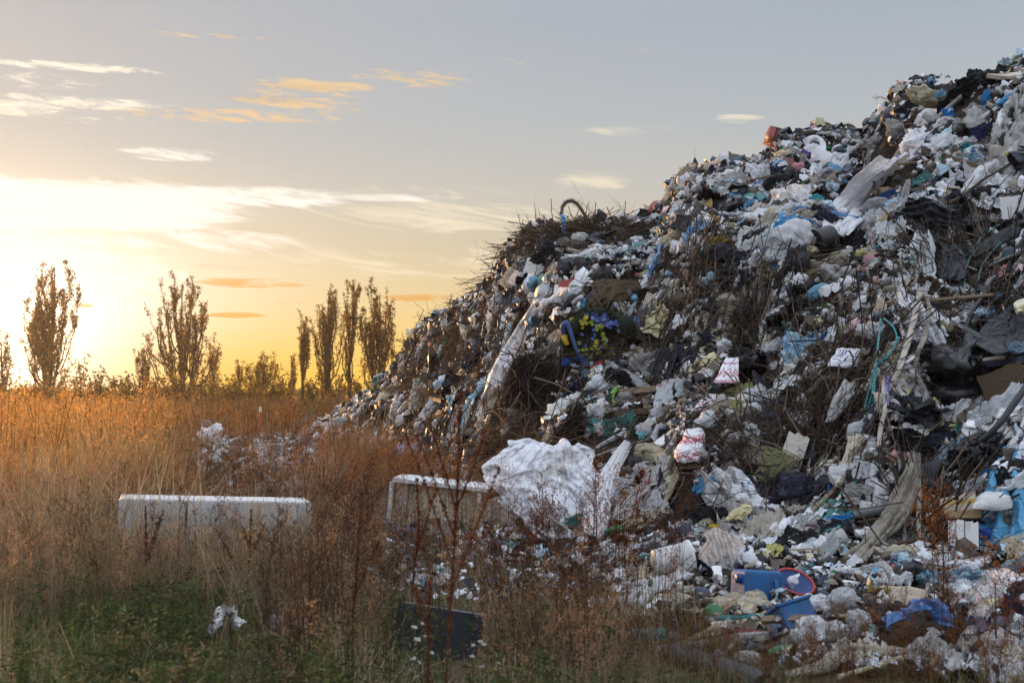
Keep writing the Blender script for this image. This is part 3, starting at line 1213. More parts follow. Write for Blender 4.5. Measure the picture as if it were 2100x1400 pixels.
def print_red2(A, B):
    base = np.ones(A.shape + (3,)) * np.array([.72, .72, .74])
    red = np.array([.44, .11, .16])
    zig = np.abs((A * 3) % 1 - .5) * 2
    for b0, amp, th in ((.55, .34, .045), (.70, .20, .03)):
        d = np.abs(B - (b0 + amp * (zig - .5)))
        base[d < th] = red
    for b0 in (.22, .92, .97):
        base[np.abs(B - b0) < .02] = red
    return base


def sign_ink(A, B):
    base = np.ones(A.shape + (3,)) * np.array([.72, .73, .77])
    ink = np.array([.05, .05, .10])

    def seg(x0, y0, x1, y1, w=.018):
        dx, dy = x1 - x0, y1 - y0
        t = np.clip(((A - x0) * dx + (B - y0) * dy) / (dx * dx + dy * dy), 0, 1)
        d = np.hypot((A - x0 - t * dx), (B - y0 - t * dy))
        base[d < w] = ink
    for x in (.12, .20, .28):
        seg(x, .18, x - .03, .52)
    seg(.06, .10, .34, .16); seg(.03, .60, .33, .70)
    seg(.45, .42, .40, .88); seg(.45, .42, .95, .46)
    seg(.60, .10, .95, .12); seg(.60, .10, .58, .32); seg(.58, .32, .78, .34); seg(.70, .12, .70, .33); seg(.80, .14, .80, .34); seg(.80, .24, .93, .24); seg(.93, .14, .93, .34)
    return base


def build_heroes():
    # ---- along the crest and upper slope
    patch([(318, 1800, 1890), (350, 1765, 1876), (395, 1722, 1836), (440, 1695, 1782), (484, 1683, 1738)], M_CLEANWHITE, 'plastic_sheet',
          'long white plastic film running diagonally down the upper slope', 'sheet', 'the long diagonal film', .14, .05, 5, .5, seed=3, lift=.26, n=80, m=70)
    plank((1768, 393, .14), (1826, 393, .14), 15, .10, M_WOOD, 'short stack of brown boards sticking out beside the long white film', 'boards', 'the short stack of boards', 'wood_block')
    cable([(1742, 462), (1775, 445), (1812, 432), (1826, 410), (1846, 385)], .055, M_RUBBER, 'rubber_hose', 'thick black bent hose under the short stack of boards', 'hose', 'the thick bent hose', .16)
    bag(1677, 410, 44, 26, M_TEAL, 'teal bag on the upper slope above the red cushion', 'bag', 'the teal bag', 'flat', 1)
    bag(1991, 388, 42, 66, M_CLEANWHITE, 'smooth white egg-shaped foam shell standing on the upper slope', 'shell', 'the egg-shaped shell', 'long', 2, 62, name='foam_egg')
    plank((2038, 158, .3), (2120, 152, .3), 30, .06, M_BEIGE, 'pale board jutting from the very top of the heap', 'board', 'the jutting top board', 'board', face=.2)
    bag(2062, 208, 26, 42, M_SKY, 'bright sky-blue bag near the top of the heap', 'bag', 'the sky-blue top bag', 'long', 1, 70)
    sheet(2008, 165, 80, 50, M_BLACK, 'black film draped just under the jutting top board', 'sheet', None, 'sheet', 2, 20)
    sheet(1955, 205, 130, 34, M_BLACK, 'long black film slanting below the summit', 'sheet', 'the slanting black film', 'sheet', 5, -38)
    bag(1895, 200, 80, 52, M_CREAM, 'large cream bag catching sunlight near the summit', 'bag', 'the large cream summit bag', 'blob', 3)
    bag(1880, 232, 36, 34, M_CREAM, 'rounded cream bag below the large sunlit one near the summit', 'bag', None, 'blob', 5)
    bag(1836, 265, 58, 40, M_GREY, 'dirty grey bundle at the notch left of the summit', 'bag', 'the grey notch bundle', 'blob', 7)
    bag(1790, 295, 56, 34, M_GREY, 'grey-green knotted net bundle in the notch of the crest', 'bundle', None, 'blob', 8, name='net_bundle')
    bag(1921, 228, 14, 16, M_HOTPINK, 'hot pink wrapper near the summit', 'wrapper', 'the hot pink wrapper', 'flat', 2, name='wrapper')
    sheet(1945, 232, 26, 22, M_SKY, 'small blue rag beside the hot pink wrapper', 'rag', None, 'sheet', 7)
    strip([(1652, 298), (1668, 290), (1682, 298), (1682, 318), (1672, 338), (1672, 360)], [24, 26, 24, 22, 16, 10], M_CLEANWHITE, 'cloth_roll', 'white cloth bent like a hook below the middle crest', 'cloth', 'the hook-shaped white cloth', .16, fold=.25)
    bag(1653, 318, 26, 22, M_PURPLE, 'purple bag beside the hook-shaped white cloth', 'bag', 'the purple bag', 'flat', 3)
    bag(1700, 305, 14, 12, M_GREEN, 'small bright green bag right of the hook-shaped cloth', 'bag', None, 'blob', 2)
    bag(1637, 345, 30, 26, M_PINK, 'peach-coloured bag on the rubbish below the purple bag', 'bag', 'the peach bag', 'blob', 9)
    bag(1632, 372, 22, 14, M_YELLOW, 'yellow wrapper below the peach-coloured bag', 'wrapper', None, 'flat', 4, name='wrapper')
    bag(1616, 372, 14, 12, M_RED, 'dark red scrap beside the yellow wrapper under the peach bag', 'scrap', None, 'flat', 5, name='scrap')
    sheet(1550, 357, 52, 50, M_CLEANWHITE, 'white sheet hung flat on the middle crest slope', 'sheet', 'the flat white crest sheet', 'sheet', 3, 10)
    bag(1577, 480, 42, 26, M_RED, 'dull red cushion on the slope below the teal bag', 'cushion', 'the red cushion', 'flat', 6, name='cushion')
    bag(1475, 447, 60, 30, M_WHITE, 'long white bundle rising to the right on the middle slope', 'bag', 'the long white bundle', 'long', 3, -25)
    bag(1500, 465, 36, 18, M_PALEYEL, 'pale yellow shell-shaped tray below the long white bundle', 'tray', None, 'flat', 2, name='plastic_tray')
    bag(1536, 460, 34, 28, M_BLACK, 'round black bag beside the pale yellow tray', 'bag', None, 'blob', 4)
    sheet(1475, 492, 44, 16, M_YELLOW, 'yellow rag on the middle slope under the pale yellow tray', 'rag', 'the yellow rag', 'sheet', 8)
    board(1428, 420, 30, 14, .03, M_PURPLE, 'violet-blue panel near the left shoulder of the crest', 'panel', 'the violet panel', 20)
    board(1402, 362, 34, 14, .08, M_WOOD, 'grey-brown plank end poking out of the left shoulder of the crest', 'plank', 'the poking plank end', 10, .2, .25, 'plank')
    sheet(2072, 345, 34, 60, M_YELLOW, 'bright yellow tangle of film high on the right slope', 'film', 'the bright yellow tangle', 'sheet', 9, 20)
    board(2085, 425, 60, 44, .08, M_BOARD, 'white plastic box panel on the right slope under the bright yellow tangle', 'panel', 'the white box panel', -6, .8, .15)
    bag(2040, 355, 34, 40, M_GREY, 'grey bag beside the bright yellow tangle', 'bag', None, 'blob', 1)
    bag(1905, 302, 26, 14, M_STEEL, 'white plastic tub high on the right slope', 'tub', None, 'chunk', 1, name='plastic_tub')
    bag(1846, 324, 26, 14, M_BLUE, 'blue rag at the top end of the long diagonal film', 'rag', None, 'flat', 6, name='rag')
    bag(1895, 372, 12, 10, M_RED, 'small red cap on the upper slope right of the long white film', 'cap', None, 'blob', 6, name='bottle_cap')
    # dark rolls and films on the middle slope
    sheet(1750, 492, 90, 40, M_SLATE, 'dark slate sheet lying over the middle slope', 'sheet', 'the slate sheet', 'sheet', 11, -12)
    cable([(1672, 497, .1), (1705, 487, .14)], .16, M_RUBBER, 'plastic_pipe', 'short open black pipe lying across the middle slope', 'pipe', 'the short black pipe', .12, m=6, n=14)
    sheet(1690, 500, 60, 26, M_BLACK, 'black film folded under the short black pipe', 'sheet', None, 'sheet', 12)
    sheet(1695, 540, 90, 40, M_CREAM, 'cream film bunched under the slate sheet', 'sheet', 'the bunched cream film', 'sheet', 13, -20)
    bag(1665, 515, 40, 26, M_PALEYEL, 'pale yellow-green bag left of the bunched cream film', 'bag', None, 'flat', 1)
    bag(1770, 520, 46, 26, M_PALEYEL, 'yellowish bag on the rubbish under the slate sheet', 'bag', 'the yellowish bag', 'blob', 6)
    bag(1718, 568, 72, 60, M_GREY, 'bulky dirty white bundle in the middle of the right slope', 'bag', 'the bulky white bundle', 'blob', 10)
    strip([(1738, 545), (1745, 570), (1770, 585), (1800, 595), (1806, 612)], [14, 16, 16, 14, 10], M_CLEANWHITE, 'cloth_strip', 'twisted white strip below the bulky dirty white bundle', 'strip', 'the twisted white strip', .16, fold=.1, twist=.6)
    patch([(475, 1880, 1905), (510, 1868, 1915), (560, 1865, 1918), (600, 1878, 1902)], M_CLEAR, 'plastic_sheet', 'clear grey film hanging in a cone on the right slope', 'film', 'the hanging clear film', .10, .05, 5, 0, seed=9, lift=.16)
    strip([(1888, 590, .25), (1878, 640, .25), (1862, 700, .25), (1842, 760, .22), (1822, 800, .15)], [12, 13, 13, 12, 8], M_CREAM, 'cloth_strip', 'long grey-cream cloth strip hanging below the clear film', 'strip', 'the long hanging strip', fold=.12)
    strip([(1893, 598, .28), (1905, 630, .28), (1895, 690, .25), (1880, 730, .22), (1876, 765, .15)], [8, 9, 12, 9, 8], M_CREAM, 'cloth_strip', 'short grey cloth strip hanging right of the long one', 'strip', None, fold=.12, seed=3)
    strip([(1866, 590, .25), (1835, 615, .22), (1800, 630, .12)], [10, 12, 8], M_CREAM, 'cloth_strip', 'grey cloth strip pulled out to the left of the clear film', 'strip', None, fold=.12, seed=5)
    patch([(505, 1932, 1960), (535, 1922, 1985), (575, 1912, 1978)], M_SLATE, 'plastic_sheet', 'stiff dark grey film hanging free over the twig hollow', 'film', 'the hanging dark film', .06, .04, 3, .3, seed=12, lift=.22)
    sheet(1955, 450, 60, 40, M_SLATE, 'dark grey film on the slope above the hanging dark film', 'sheet', None, 'sheet', 4, -40)
    # big black bag and what lies on it
    bag(1985, 762, 140, 165, M_BAGBLACK, 'large glossy black rubbish bag bulging at the right edge', 'bag', 'the large black bag', 'blob', 12, -8, .55, .45, 'rubbish_bag')
    bag(1965, 815, 90, 60, M_BAGBLACK, 'sagging black bag under the large glossy one', 'bag', None, 'tied', 2, 170, .3, .3, 'rubbish_bag')
    patch([(642, 2045, 2095), (670, 2015, 2110), (705, 2005, 2110), (725, 2040, 2110)], M_BLACK, 'plastic_sheet', 'dark sheet draped over the top of the large black bag', 'sheet', 'the dark sheet on the black bag', .05, .012, 2, .9, seed=15, lift=.5, rough=.006)
    cable([(1978, 678, .6), (2010, 695, .62), (2045, 715, .6)], .05, M_RUBBER, 'rubber_roll', 'rolled dark rubber lying on top of the large black bag', 'roll', None, m=12, n=10)
    sheet(2088, 712, 40, 26, M_PALEBLUE, 'pale blue film tucked behind the large black bag', 'film', 'the pale blue tucked film', 'sheet', 6, 0, .6, .5)
    plank((2015, 750, .42), (2100, 738, .42), 14, .05, M_NAVY, 'dark blue bar sticking out right of the large black bag', 'bar', None, 'bar')
    plank((2018, 738, .46), (2060, 732, .46), 8, .03, M_CREAM, 'short yellowish stick on the dark blue bar', 'stick', None, 'stick')
    board(2062, 790, 90, 70, .04, M_BROWN, 'dark brown panel at the right edge below the large black bag', 'panel', 'the dark brown panel', -15, .7, .3)
    cable([(2120, 770, .5), (2085, 820, .48), (2050, 868, .42), (2010, 905, .3), (1965, 925, .2), (1942, 965, .15)], .030, M_RUBBER, 'rubber_cable', 'long black cable curving down under the large black bag', 'cable', 'the long black cable')
    cable([(2065, 540, .15), (2030, 590, .2), (1995, 640, .25), (1975, 690, .2)], .028, M_RUBBER, 'rubber_cable', 'straight black cable hanging in the twig hollow above the black bag', 'cable', 'the hollow cable')
    cable([(2050, 460, .2), (2010, 490, .25), (1985, 540, .25), (1975, 600, .2)], .008, M_TEAL, 'cord', 'thin green cord curving over the twig hollow', 'cord', None, n=5)
    cable([(2110, 455, .2), (2050, 500, .28), (2012, 550, .28), (2005, 610, .22)], .008, M_TEAL, 'cord', 'second green cord curving right of the first over the twig hollow', 'cord', None, n=5)
    plank((1990, 520, .3), (2110, 455, .3), 26, .03, M_SLATE, 'long dark bent strip rising to the right edge over the twig hollow', 'strip', 'the long dark bent strip', 'plastic_strip')
    plank((2030, 545, .25), (2110, 510, .25), 7, .03, M_GREYPL, 'thin grey pipe below the long dark bent strip', 'pipe', None, 'plastic_pipe')
    patch([(888, 2010, 2075), (925, 1950, 2085), (962, 1925, 2040)], M_BLACK, 'plastic_sheet', 'broad black film spread below the large black bag', 'sheet', 'the broad black film', .12, .02, 3, .4, seed=21, lift=.12, rough=.05)
    # straps, white bundle, sign
    bag(1797, 690, 80, 66, M_WHITE, 'round white bundle tied with teal straps', 'bundle', 'the strapped white bundle', 'blob', 13, 0, None, .5, 'bundle')
    for k, (pts, wd) in enumerate([([(1806, 652, .5), (1803, 690, .5), (1798, 730, .42), (1795, 752, .35), (1782, 800, .3), (1772, 842, .2)], 3.6), ([(1812, 652, .5), (1833, 672, .42), (1838, 700, .4), (1820, 730, .38), (1796, 752, .35), (1790, 800, .3), (1779, 840, .2)], 3.6),
                                  ([(1798, 752, .34), (1794, 790, .3), (1794, 830, .2)], 3), ([(1808, 655, .5), (1800, 700, .46), (1797, 752, .36)], 3)]):
        strip(pts, [wd, wd], M_TEAL, 'strap', ['teal strap crossing the round white bundle and trailing down', 'outer teal strap looping round the right of the white bundle', 'shortest teal strap end hanging below the knot', 'inner teal strap on the face of the white bundle'][k], 'strap', None, n=4, fold=.05, seed=k)
    bag(1728, 692, 54, 34, M_KHAKI, 'folded khaki sack beside the strapped white bundle', 'sack', 'the folded khaki sack', 'flat', 7, 0, name='folded_sack')
    bag(1734, 676, 30, 22, M_KHAKI, 'khaki fold standing on the folded sack', 'sack', None, 'chunk', 2, name='folded_sack')
    patch([(717, 1722, 1790), (735, 1708, 1772), (752, 1697, 1756)], M_ATTR, 'cardboard_sign', 'white cardboard sheet with black handwriting under the strapped bundle', 'sign', 'the handwritten white card', .05, .008, 2, 0, n=110, m=80, seed=31, colfn=sign_ink, lift=.34, rough=.004, tk=.02)
    patch([(783, 1728, 1755), (810, 1712, 1752), (840, 1698, 1735), (862, 1696, 1712)], M_GCLOTH, 'cloth', 'pale grey cloth hanging below the handwritten card', 'cloth', 'the pale hanging cloth', .10, .03, 4, 0, seed=33, lift=.2)
    bag(1765, 878, 52, 70, M_WHITE, 'dirty white bundle hanging low between the twigs and black bag', 'bundle', 'the low white bundle', 'tied', 3, 20, None, .4, 'bundle')
    patch([(895, 1742, 1782), (930, 1735, 1760), (975, 1718, 1738), (1000, 1712, 1722)], M_CREAM, 'cloth', 'dirty cream rag trailing under the low white bundle', 'rag', None, .07, .03, 4, 0, seed=35, lift=.2)
    bag(1848, 890, 56, 48, M_GREY, 'rounded grey-white bag under the teal straps', 'bag', 'the rounded grey-white bag', 'blob', 0)
    bag(1876, 805, 46, 70, M_GREY, 'crumpled white film bundle left of the large black bag', 'bundle', None, 'tied', 5, 10, None, .4, 'bundle')
    bag(1905, 842, 40, 40, M_GREY, 'dirty white film scrap at the lower left of the large black bag', 'film', None, 'blob', 2)
    strip([(1812, 770, .2), (1812, 800, .25), (1815, 840, .25), (1806, 880, .2), (1802, 915, .15)], [8, 9, 8, 10, 8], M_CREAM, 'cloth_strip', 'narrow cream strip hanging left of the rounded grey-white bag', 'strip', None, fold=.12, seed=8)
    strip([(1822, 772, .22), (1819, 800, .22), (1820, 830, .18)], [7, 8, 7], M_PURPLE, 'cloth_strip', 'purple strap hanging left of the large black bag', 'strap', 'the purple strap', fold=.1, seed=9)
    bag(1680, 605, 60, 46, M_SKY, 'semi-clear blue bag with white rubbish inside on the right slope', 'bag', 'the semi-clear blue bag', 'tied', 1, 150)
    bag(1652, 612, 22, 60, M_CREAM, 'narrow hanging cream bag left of the semi-clear blue bag', 'bag', None, 'long', 4, 80)
    bag(1690, 632, 16, 26, M_GREEN, 'small green bag below the semi-clear blue bag', 'bag', None, 'blob', 8)
    bag(1706, 645, 44, 34, M_WHITE, 'white crumpled bag above the folded khaki sack', 'bag', None, 'tied', 4, 30)
    bag(1625, 595, 36, 24, M_TEAL, 'pale green net bag left of the semi-clear blue bag', 'bag', None, 'flat', 5)
    patch([(684, 1568, 1592), (715, 1560, 1592), (745, 1562, 1578)], M_CREAM, 'plastic_bag', 'empty cream bag hanging on a twig in the middle slope', 'bag', 'the empty hanging bag', .08, .03, 3, 0, seed=41, lift=.2)
    # ---- middle of the slope
    bag(1532, 762, 78, 72, M_BAGBLACK, 'black rubbish bag with a printed white sheet over it', 'bag', 'the black bag with the print', 'blob', 11, -5, .4, .4, 'rubbish_bag')
    patch([(734, 1490, 1514), (760, 1478, 1514), (784, 1464, 1513)], M_ATTR, 'printed_bag', 'white sheet with red folk pattern lying on the black bag', 'printed bag', 'the print on the black bag', .05, .01, 3, 0, n=80, m=60, seed=42, colfn=print_red2, lift=.42, rough=.01)
    patch([(880, 1408, 1440), (900, 1402, 1446), (925, 1385, 1445), (946, 1390, 1432)], M_ATTR, 'printed_bag', 'white carrier bag printed with red zigzag bands', 'printed bag', 'the red zigzag bag', .16, .02, 4, 0, n=90, m=80, seed=43, colfn=print_red, lift=.12, rough=.015)
    patch([(808, 1450, 1486), (825, 1435, 1485), (842, 1422, 1478)], M_ATTR, 'printed_bag', 'white film scrap with large red triangles above the zigzag bag', 'printed bag', 'the red triangle film', .05, .02, 3, .4, n=80, m=60, seed=44, colfn=print_red2, lift=.1, rough=.015)
    bag(1446, 868, 54, 56, M_CLEAR, 'clear grey bag above the red zigzag bag', 'bag', None, 'blob', 6)
    bag(1446, 852, 30, 14, M_HOTPINK, 'dark pink flowers tucked into the clear grey bag', 'flowers', None, 'flat', 3, name='flower_bunch')
    bag(1488, 911, 20, 34, M_YELLOW, 'yellow plastic bottle lying right of the zigzag bag', 'bottle', 'the yellow bottle', 'bottle', 1, 18, name='plastic_bottle')
    bag(1524, 892, 28, 72, M_GREY, 'tall grey-white bag standing right of the yellow bottle', 'bag', 'the tall grey bag', 'long', 5, 84)
    board(1520, 815, 62, 40, .10, M_MOSS, 'green-stained foam slab under the printed black bag', 'slab', 'the green-stained slab', -18, .5, .1, 'foam_block')
    board(1508, 838, 40, 26, .08, M_MOSS, 'smaller green-stained slab below the first slab', 'slab', None, 22, .5, .12, 'foam_block')
    board(1585, 965, 62, 86, .10, M_MOSS, 'tall green-stained foam slab leaning at the foot of the heap', 'slab', 'the leaning green slab', 24, .8, .14, 'foam_block')
    board(1622, 945, 44, 110, .10, M_FOAM, 'tall cream foam slab leaning right of the green one', 'slab', 'the leaning cream slab', 20, .8, .14, 'foam_block')
    plank((1275, 762), (1338, 806), 18, .05, M_GREYPL, 'grey plank slanting down above the lime green rope', 'plank', 'the slanting grey plank')
    plank((1270, 805), (1352, 798), 14, .05, M_WOOD, 'grey-brown lath lying level across the lime green rope', 'plank', None)
    plank((1262, 850), (1370, 838), 14, .06, M_DWOOD, 'dark level plank above the teal netting', 'plank', 'the dark level plank')
    plank((1322, 800), (1330, 840), 16, .04, M_WOOD, 'short upright lath between the level planks', 'plank', None)
    strip([(1278, 792, .12), (1262, 800, .14), (1254, 815, .14), (1258, 830, .12)], [9, 11, 12, 8], M_LIME, 'rope', 'lime green frayed rope bent round the grey plank', 'rope', 'the lime green rope', fold=.3, n=7)
    bag(1278, 820, 54, 34, M_GREY, 'grey-white curved film inside the bend of the lime green rope', 'film', None, 'flat', 0)
    sheet(1270, 875, 84, 44, M_TEAL, 'teal netting bag draped at the foot of the middle slope', 'net', 'the teal netting', 'sheet', 10, -15, name='netting')
    bag(1372, 800, 62, 46, M_PINK, 'pinkish-white cloth bunched under the slanting grey plank', 'cloth', 'the pinkish cloth', 'flat', 1, name='cloth')
    sheet(1322, 815, 20, 40, M_PINK, 'pale pink rag hanging below the level lath', 'rag', None, 'sheet', 14, 80)
    strip([(1300, 925), (1340, 930), (1368, 950), (1380, 985)], [34, 44, 46, 26], M_KHAKI, 'cloth', 'grey-brown trouser-like cloth lying right of the white tarpaulin', 'cloth', 'the grey-brown cloth', .1, fold=.1, n=12)
    bag(1335, 775, 50, 22, M_CREAM, 'cream net cloth above the slanting grey plank', 'cloth', None, 'flat', 5, name='cloth')
    bag(1408, 772, 30, 22, M_BLACK, 'black film patch left of the printed black bag', 'film', None, 'flat', 6)
    bag(1462, 628, 70, 56, M_SLATE, 'dark grey dome-shaped bag in the middle slope', 'bag', 'the dark dome bag', 'blob', 0)
    bag(1445, 640, 34, 60, M_WHITE, 'white film wrapped round the left of the dark dome bag', 'film', None, 'blob', 9)
    bag(1500, 618, 72, 34, M_CREAM, 'cream crumpled cloth right of the dark dome bag', 'cloth', None, 'long', 0, 10, name='cloth')
    bag(1520, 645, 48, 44, M_SLATE, 'dark grey bag below the cream crumpled cloth', 'bag', None, 'blob', 5)
    bag(1462, 575, 48, 40, M_PALEBLUE, 'pale blue and white bag above the dark dome bag', 'bag', 'the pale blue bag', 'blob', 4)
    cable([(1432, 612), (1405, 638), (1382, 660), (1368, 688)], .030, M_GCLOTH, 'corrugated_hose', 'pale bent hose lying left of the dark dome bag', 'hose', 'the pale bent hose', .14)
    cable([(1440, 622), (1415, 648), (1395, 672)], .028, M_WHITE, 'corrugated_hose', 'second pale hose lying just below the pale bent one', 'hose', None, .14)
    bag(1420, 545, 54, 24, M_GREY, 'white film lying above the pale blue bag', 'film', None, 'long', 6, 15)
    bag(1482, 520, 66, 46, M_SLATE, 'slate grey bag in the middle slope below the yellow rag', 'bag', 'the slate grey bag', 'blob', 3)
    bag(1536, 555, 40, 34, M_BLACK, 'black bag below right of the slate grey bag', 'bag', None, 'blob', 7)
    patch([(575, 1218, 1305), (590, 1212, 1310), (615, 1208, 1290), (640, 1204, 1225)], M_BROWN, 'carpet', 'brown carpet spread on the middle slope above the flower wreath', 'carpet', 'the brown carpet', .10, .03, 3, .5, seed=52, lift=.08)
    board(1335, 630, 40, 50, .03, M_BEIGE, 'grey-beige board leaning right of the brown carpet', 'board', None, 28, .7, .1)
    bag(1322, 632, 26, 34, M_WHITE, 'white tied bag in front of the grey-beige board', 'bag', None, 'tied', 6, 20)
    sheet(1365, 565, 34, 30, M_WHITE, 'white triangular film hanging right of the brown carpet', 'film', None, 'sheet', 15)
    # wreath
    build_wreath()
    # long film and things round it
    patch([(630, 1085, 1128), (660, 1064, 1108), (700, 1040, 1096), (735, 1018, 1082), (770, 1004, 1056), (800, 996, 1040), (834, 978, 1018)], M_CLEANWHITE, 'plastic_sheet', 'long translucent white film hanging down left of the wreath', 'film', 'the long white hanging film', .16, .035, 3.2, .15, seed=61, lift=.26, n=50, m=90)
    board(1043, 660, 34, 24, .07, M_BOARD, 'open book with white pages and a yellow cover edge', 'book', 'the open book', 6, .5, .14, 'book')
    patch([(645, 946, 956), (662, 940, 975), (680, 944, 980), (698, 952, 966)], M_CREAM, 'plastic_board', 'translucent beige panel glowing in the sun left of the open book', 'panel', 'the glowing beige panel', .04, .01, 2, 0, seed=62, lift=.14)
    board(1100, 548, 56, 24, .03, M_BOARD, 'white L-shaped board on the left slope under the brush', 'board', 'the white L board', 25, .5, .12)
    plank((1085, 556), (1118, 568), 8, .05, M_WOOD, 'pale lath leaning on the white L-shaped board', 'lath', None, 'lath')
    board(1158, 590, 46, 14, .05, M_BOARD, 'white shelf board under the brown book', 'shelf', None, 4, .35, .1)
    board(1162, 583, 34, 12, .05, M_RED, 'dark red-brown book lying on the white shelf board', 'book', 'the dark red book', 4, .35, .17, 'book')
    bag(1100, 615, 42, 30, M_CLEAR, 'clear shiny bag above the long white hanging film', 'bag', 'the clear shiny bag', 'tied', 0, 60)
    bag(1150, 622, 40, 26, M_WHITE, 'white crumpled film left of the brown carpet', 'film', None, 'flat', 2)
    bag(1035, 620, 30, 14, M_SKY, 'blue bag on the left slope above the open book', 'bag', 'the blue slope bag', 'flat', 3)
    bag(1065, 618, 32, 14, M_PALEBLUE, 'pale blue wrapper beside the blue bag on the left slope', 'wrapper', None, 'flat', 1, name='wrapper')
    board(1015, 608, 40, 20, .05, M_BEIGE, 'tilted brown board above the open book', 'board', None, -22, .5, .12)
    bag(1190, 500, 44, 48, M_GREY, 'grey-white hood-like bag under the garland arch', 'bag', 'the hood-like bag', 'tied', 7, 190)
    bag(1215, 505, 26, 26, M_SLATE, 'dark grey dome tucked in the hood-like bag', 'pot', None, 'blob', 1, name='plastic_pot')
    strip([(1156, 530), (1180, 528), (1205, 520), (1225, 515)], [18, 12, 14, 20], M_WHITE, 'plastic_sheet', 'white film bow stretched below the hood-like bag', 'film', 'the white film bow', .12, fold=.2)
    bag(1165, 545, 16, 36, M_WHITE, 'white film end dangling under the white film bow', 'film', None, 'long', 1, 80)
    bag(1300, 500, 52, 34, M_WHITE, 'bulky white bag right of the garland arch', 'bag', 'the bulky white bag', 'blob', 6)
    bag(1272, 515, 44, 26, M_WHITE, 'white torn bag in front of the bulky white bag', 'bag', None, 'flat', 4)
    # left flank
    plank((902, 781, .3), (962, 762, .22), 12, .05, M_WOOD, 'long grey-brown plank slanting up beside the pale hanging shirt', 'plank', 'the slanting brown plank')
    plank((926, 796, .2), (982, 768, .15), 11, .05, M_WOOD, 'reddish-brown plank slanting below the grey-brown plank', 'plank', None)
    plank((878, 770, .2), (908, 818, .2), 11, .05, M_WOOD, 'plank leaning down across the two slanting planks', 'plank', None)
    plank((880, 815, .15), (930, 832, .15), 8, .05, M_WOOD, 'low lath pointing down right under the planks', 'lath', None, 'lath')
    patch([(775, 848, 874), (800, 843, 873), (838, 838, 872)], M_CREAM, 'shirt', 'pale cream shirt hanging over the plank ends', 'shirt', 'the pale hanging shirt', .12, .05, 4, 0, seed=71, lift=.25)
    patch([(790, 800, 838), (808, 780, 815), (826, 768, 790)], M_BEIGE, 'board', 'bent beige board on the lower left flank', 'board', 'the bent beige board', .15, .0, 1, .6, seed=72, lift=.15, rough=.003, tk=.03)
    board(885, 845, 40, 40, .02, M_BOARD, 'torn white panel below the pale hanging shirt', 'panel', 'the torn white panel', 35, .7, .12)
    bag(832, 862, 50, 48, M_CLEAR, 'clear bag of mixed rubbish below the pale hanging shirt', 'bag', 'the clear mixed bag', 'blob', 8)
    bag(826, 866, 16, 16, M_RED, 'red wrapper showing in the clear bag of mixed rubbish', 'wrapper', None, 'flat', 7, name='wrapper')
    bag(950, 868, 54, 30, M_PINK, 'pinkish bag lit by the sun on the left foot of the heap', 'bag', 'the pinkish lit bag', 'blob', 9)
    bag(945, 892, 34, 36, M_CREAM, 'cream tub standing under the pinkish lit bag', 'tub', None, 'long', 2, 80, name='plastic_tub')
    bag(773, 852, 26, 22, M_CREAM, 'sunlit cream bundle on the lower left flank', 'bundle', 'the sunlit cream bundle', 'blob', 3, name='bundle')
    bag(700, 868, 56, 30, M_WHITE, 'white bag near the left toe of the heap', 'bag', 'the white toe bag', 'flat', 0)
    board(650, 890, 34, 8, .03, M_BOARD, 'white board lying tilted at the left toe of the heap', 'board', 'the tilted toe board', -32, .3, .14)
    patch([(886, 705, 728), (895, 692, 722), (916, 678, 690)], M_BOARD, 'plastic_board', 'curved white panel right of the tilted toe board', 'panel', 'the curved white panel', .15, .0, 1, .5, seed=75, lift=.15, rough=.004, tk=.02)
    sheet(775, 800, 40, 14, M_YELLOW, 'yellow film glowing on the far left flank', 'film', 'the glowing yellow film', 'sheet', 1)
    bag(932, 745, 24, 26, M_WHITE, 'small white tied bag hanging on the twigs of the left flank', 'bag', 'the small tied bag', 'tied', 1, 10)
    bag(900, 715, 24, 22, M_GREY, 'grey-white bag on the twigs left of the small tied bag', 'bag', None, 'blob', 10)
    strip([(990, 738), (980, 755), (970, 765)], [8, 10, 8], M_TEAL, 'rag', 'teal twisted rag above the slanting planks', 'rag', 'the teal twisted rag', .1, fold=.3)
    strip([(965, 778, .15), (958, 795, .12), (952, 806, .1)], [8, 9, 6], M_TEAL, 'rag', 'lower teal rag hanging between the planks', 'rag', None, fold=.3, seed=4)
    strip([(992, 755, .12), (992, 785, .15), (984, 812, .12)], [14, 18, 14], M_GREY, 'plastic_sheet', 'grey film hanging right of the slanting planks', 'film', None, fold=.25, seed=6)
    patch([(745, 1052, 1082), (775, 1055, 1130), (810, 1085, 1160), (845, 1110, 1170), (872, 1150, 1172)], rubbish_mat('charred_cloth', (.012, .011, .011), .95, 0, .3, (.04, .035, .03), .9, 26., spec=.1), 'charred_sheet', 'charred black sheet sagging below the wreath', 'charred sheet', 'the charred black sheet', .14, .03, 4, .8, seed=81, lift=.10, rough=.10)
    bag(1168, 745, 22, 16, M_PINK, 'pale lilac cup right of the charred black sheet', 'cup', None, 'chunk', 3, 20, name='plastic_cup')
    sheet(1142, 700, 50, 60, M_CREAM, 'cream frayed cloth hanging left of the wreath ribbon', 'cloth', 'the cream frayed cloth', 'sheet', 16, 70, name='cloth')
    # ---- foot of the heap, right
    tarpaulin()
    strip([(1290, 905, .2), (1262, 950, .3), (1240, 1000, .4), (1228, 1050, .4), (1215, 1095, .3)], [22, 30, 44, 60, 40], M_CLEANWHITE, 'plastic_sheet', 'white film spilling down right of the large tarpaulin', 'film', 'the spilling white film', fold=.18, n=14, seed=2)
    sheet(1180, 1068, 90, 26, M_TEAL, 'pale teal film at the bottom of the large tarpaulin', 'film', None, 'sheet', 0)
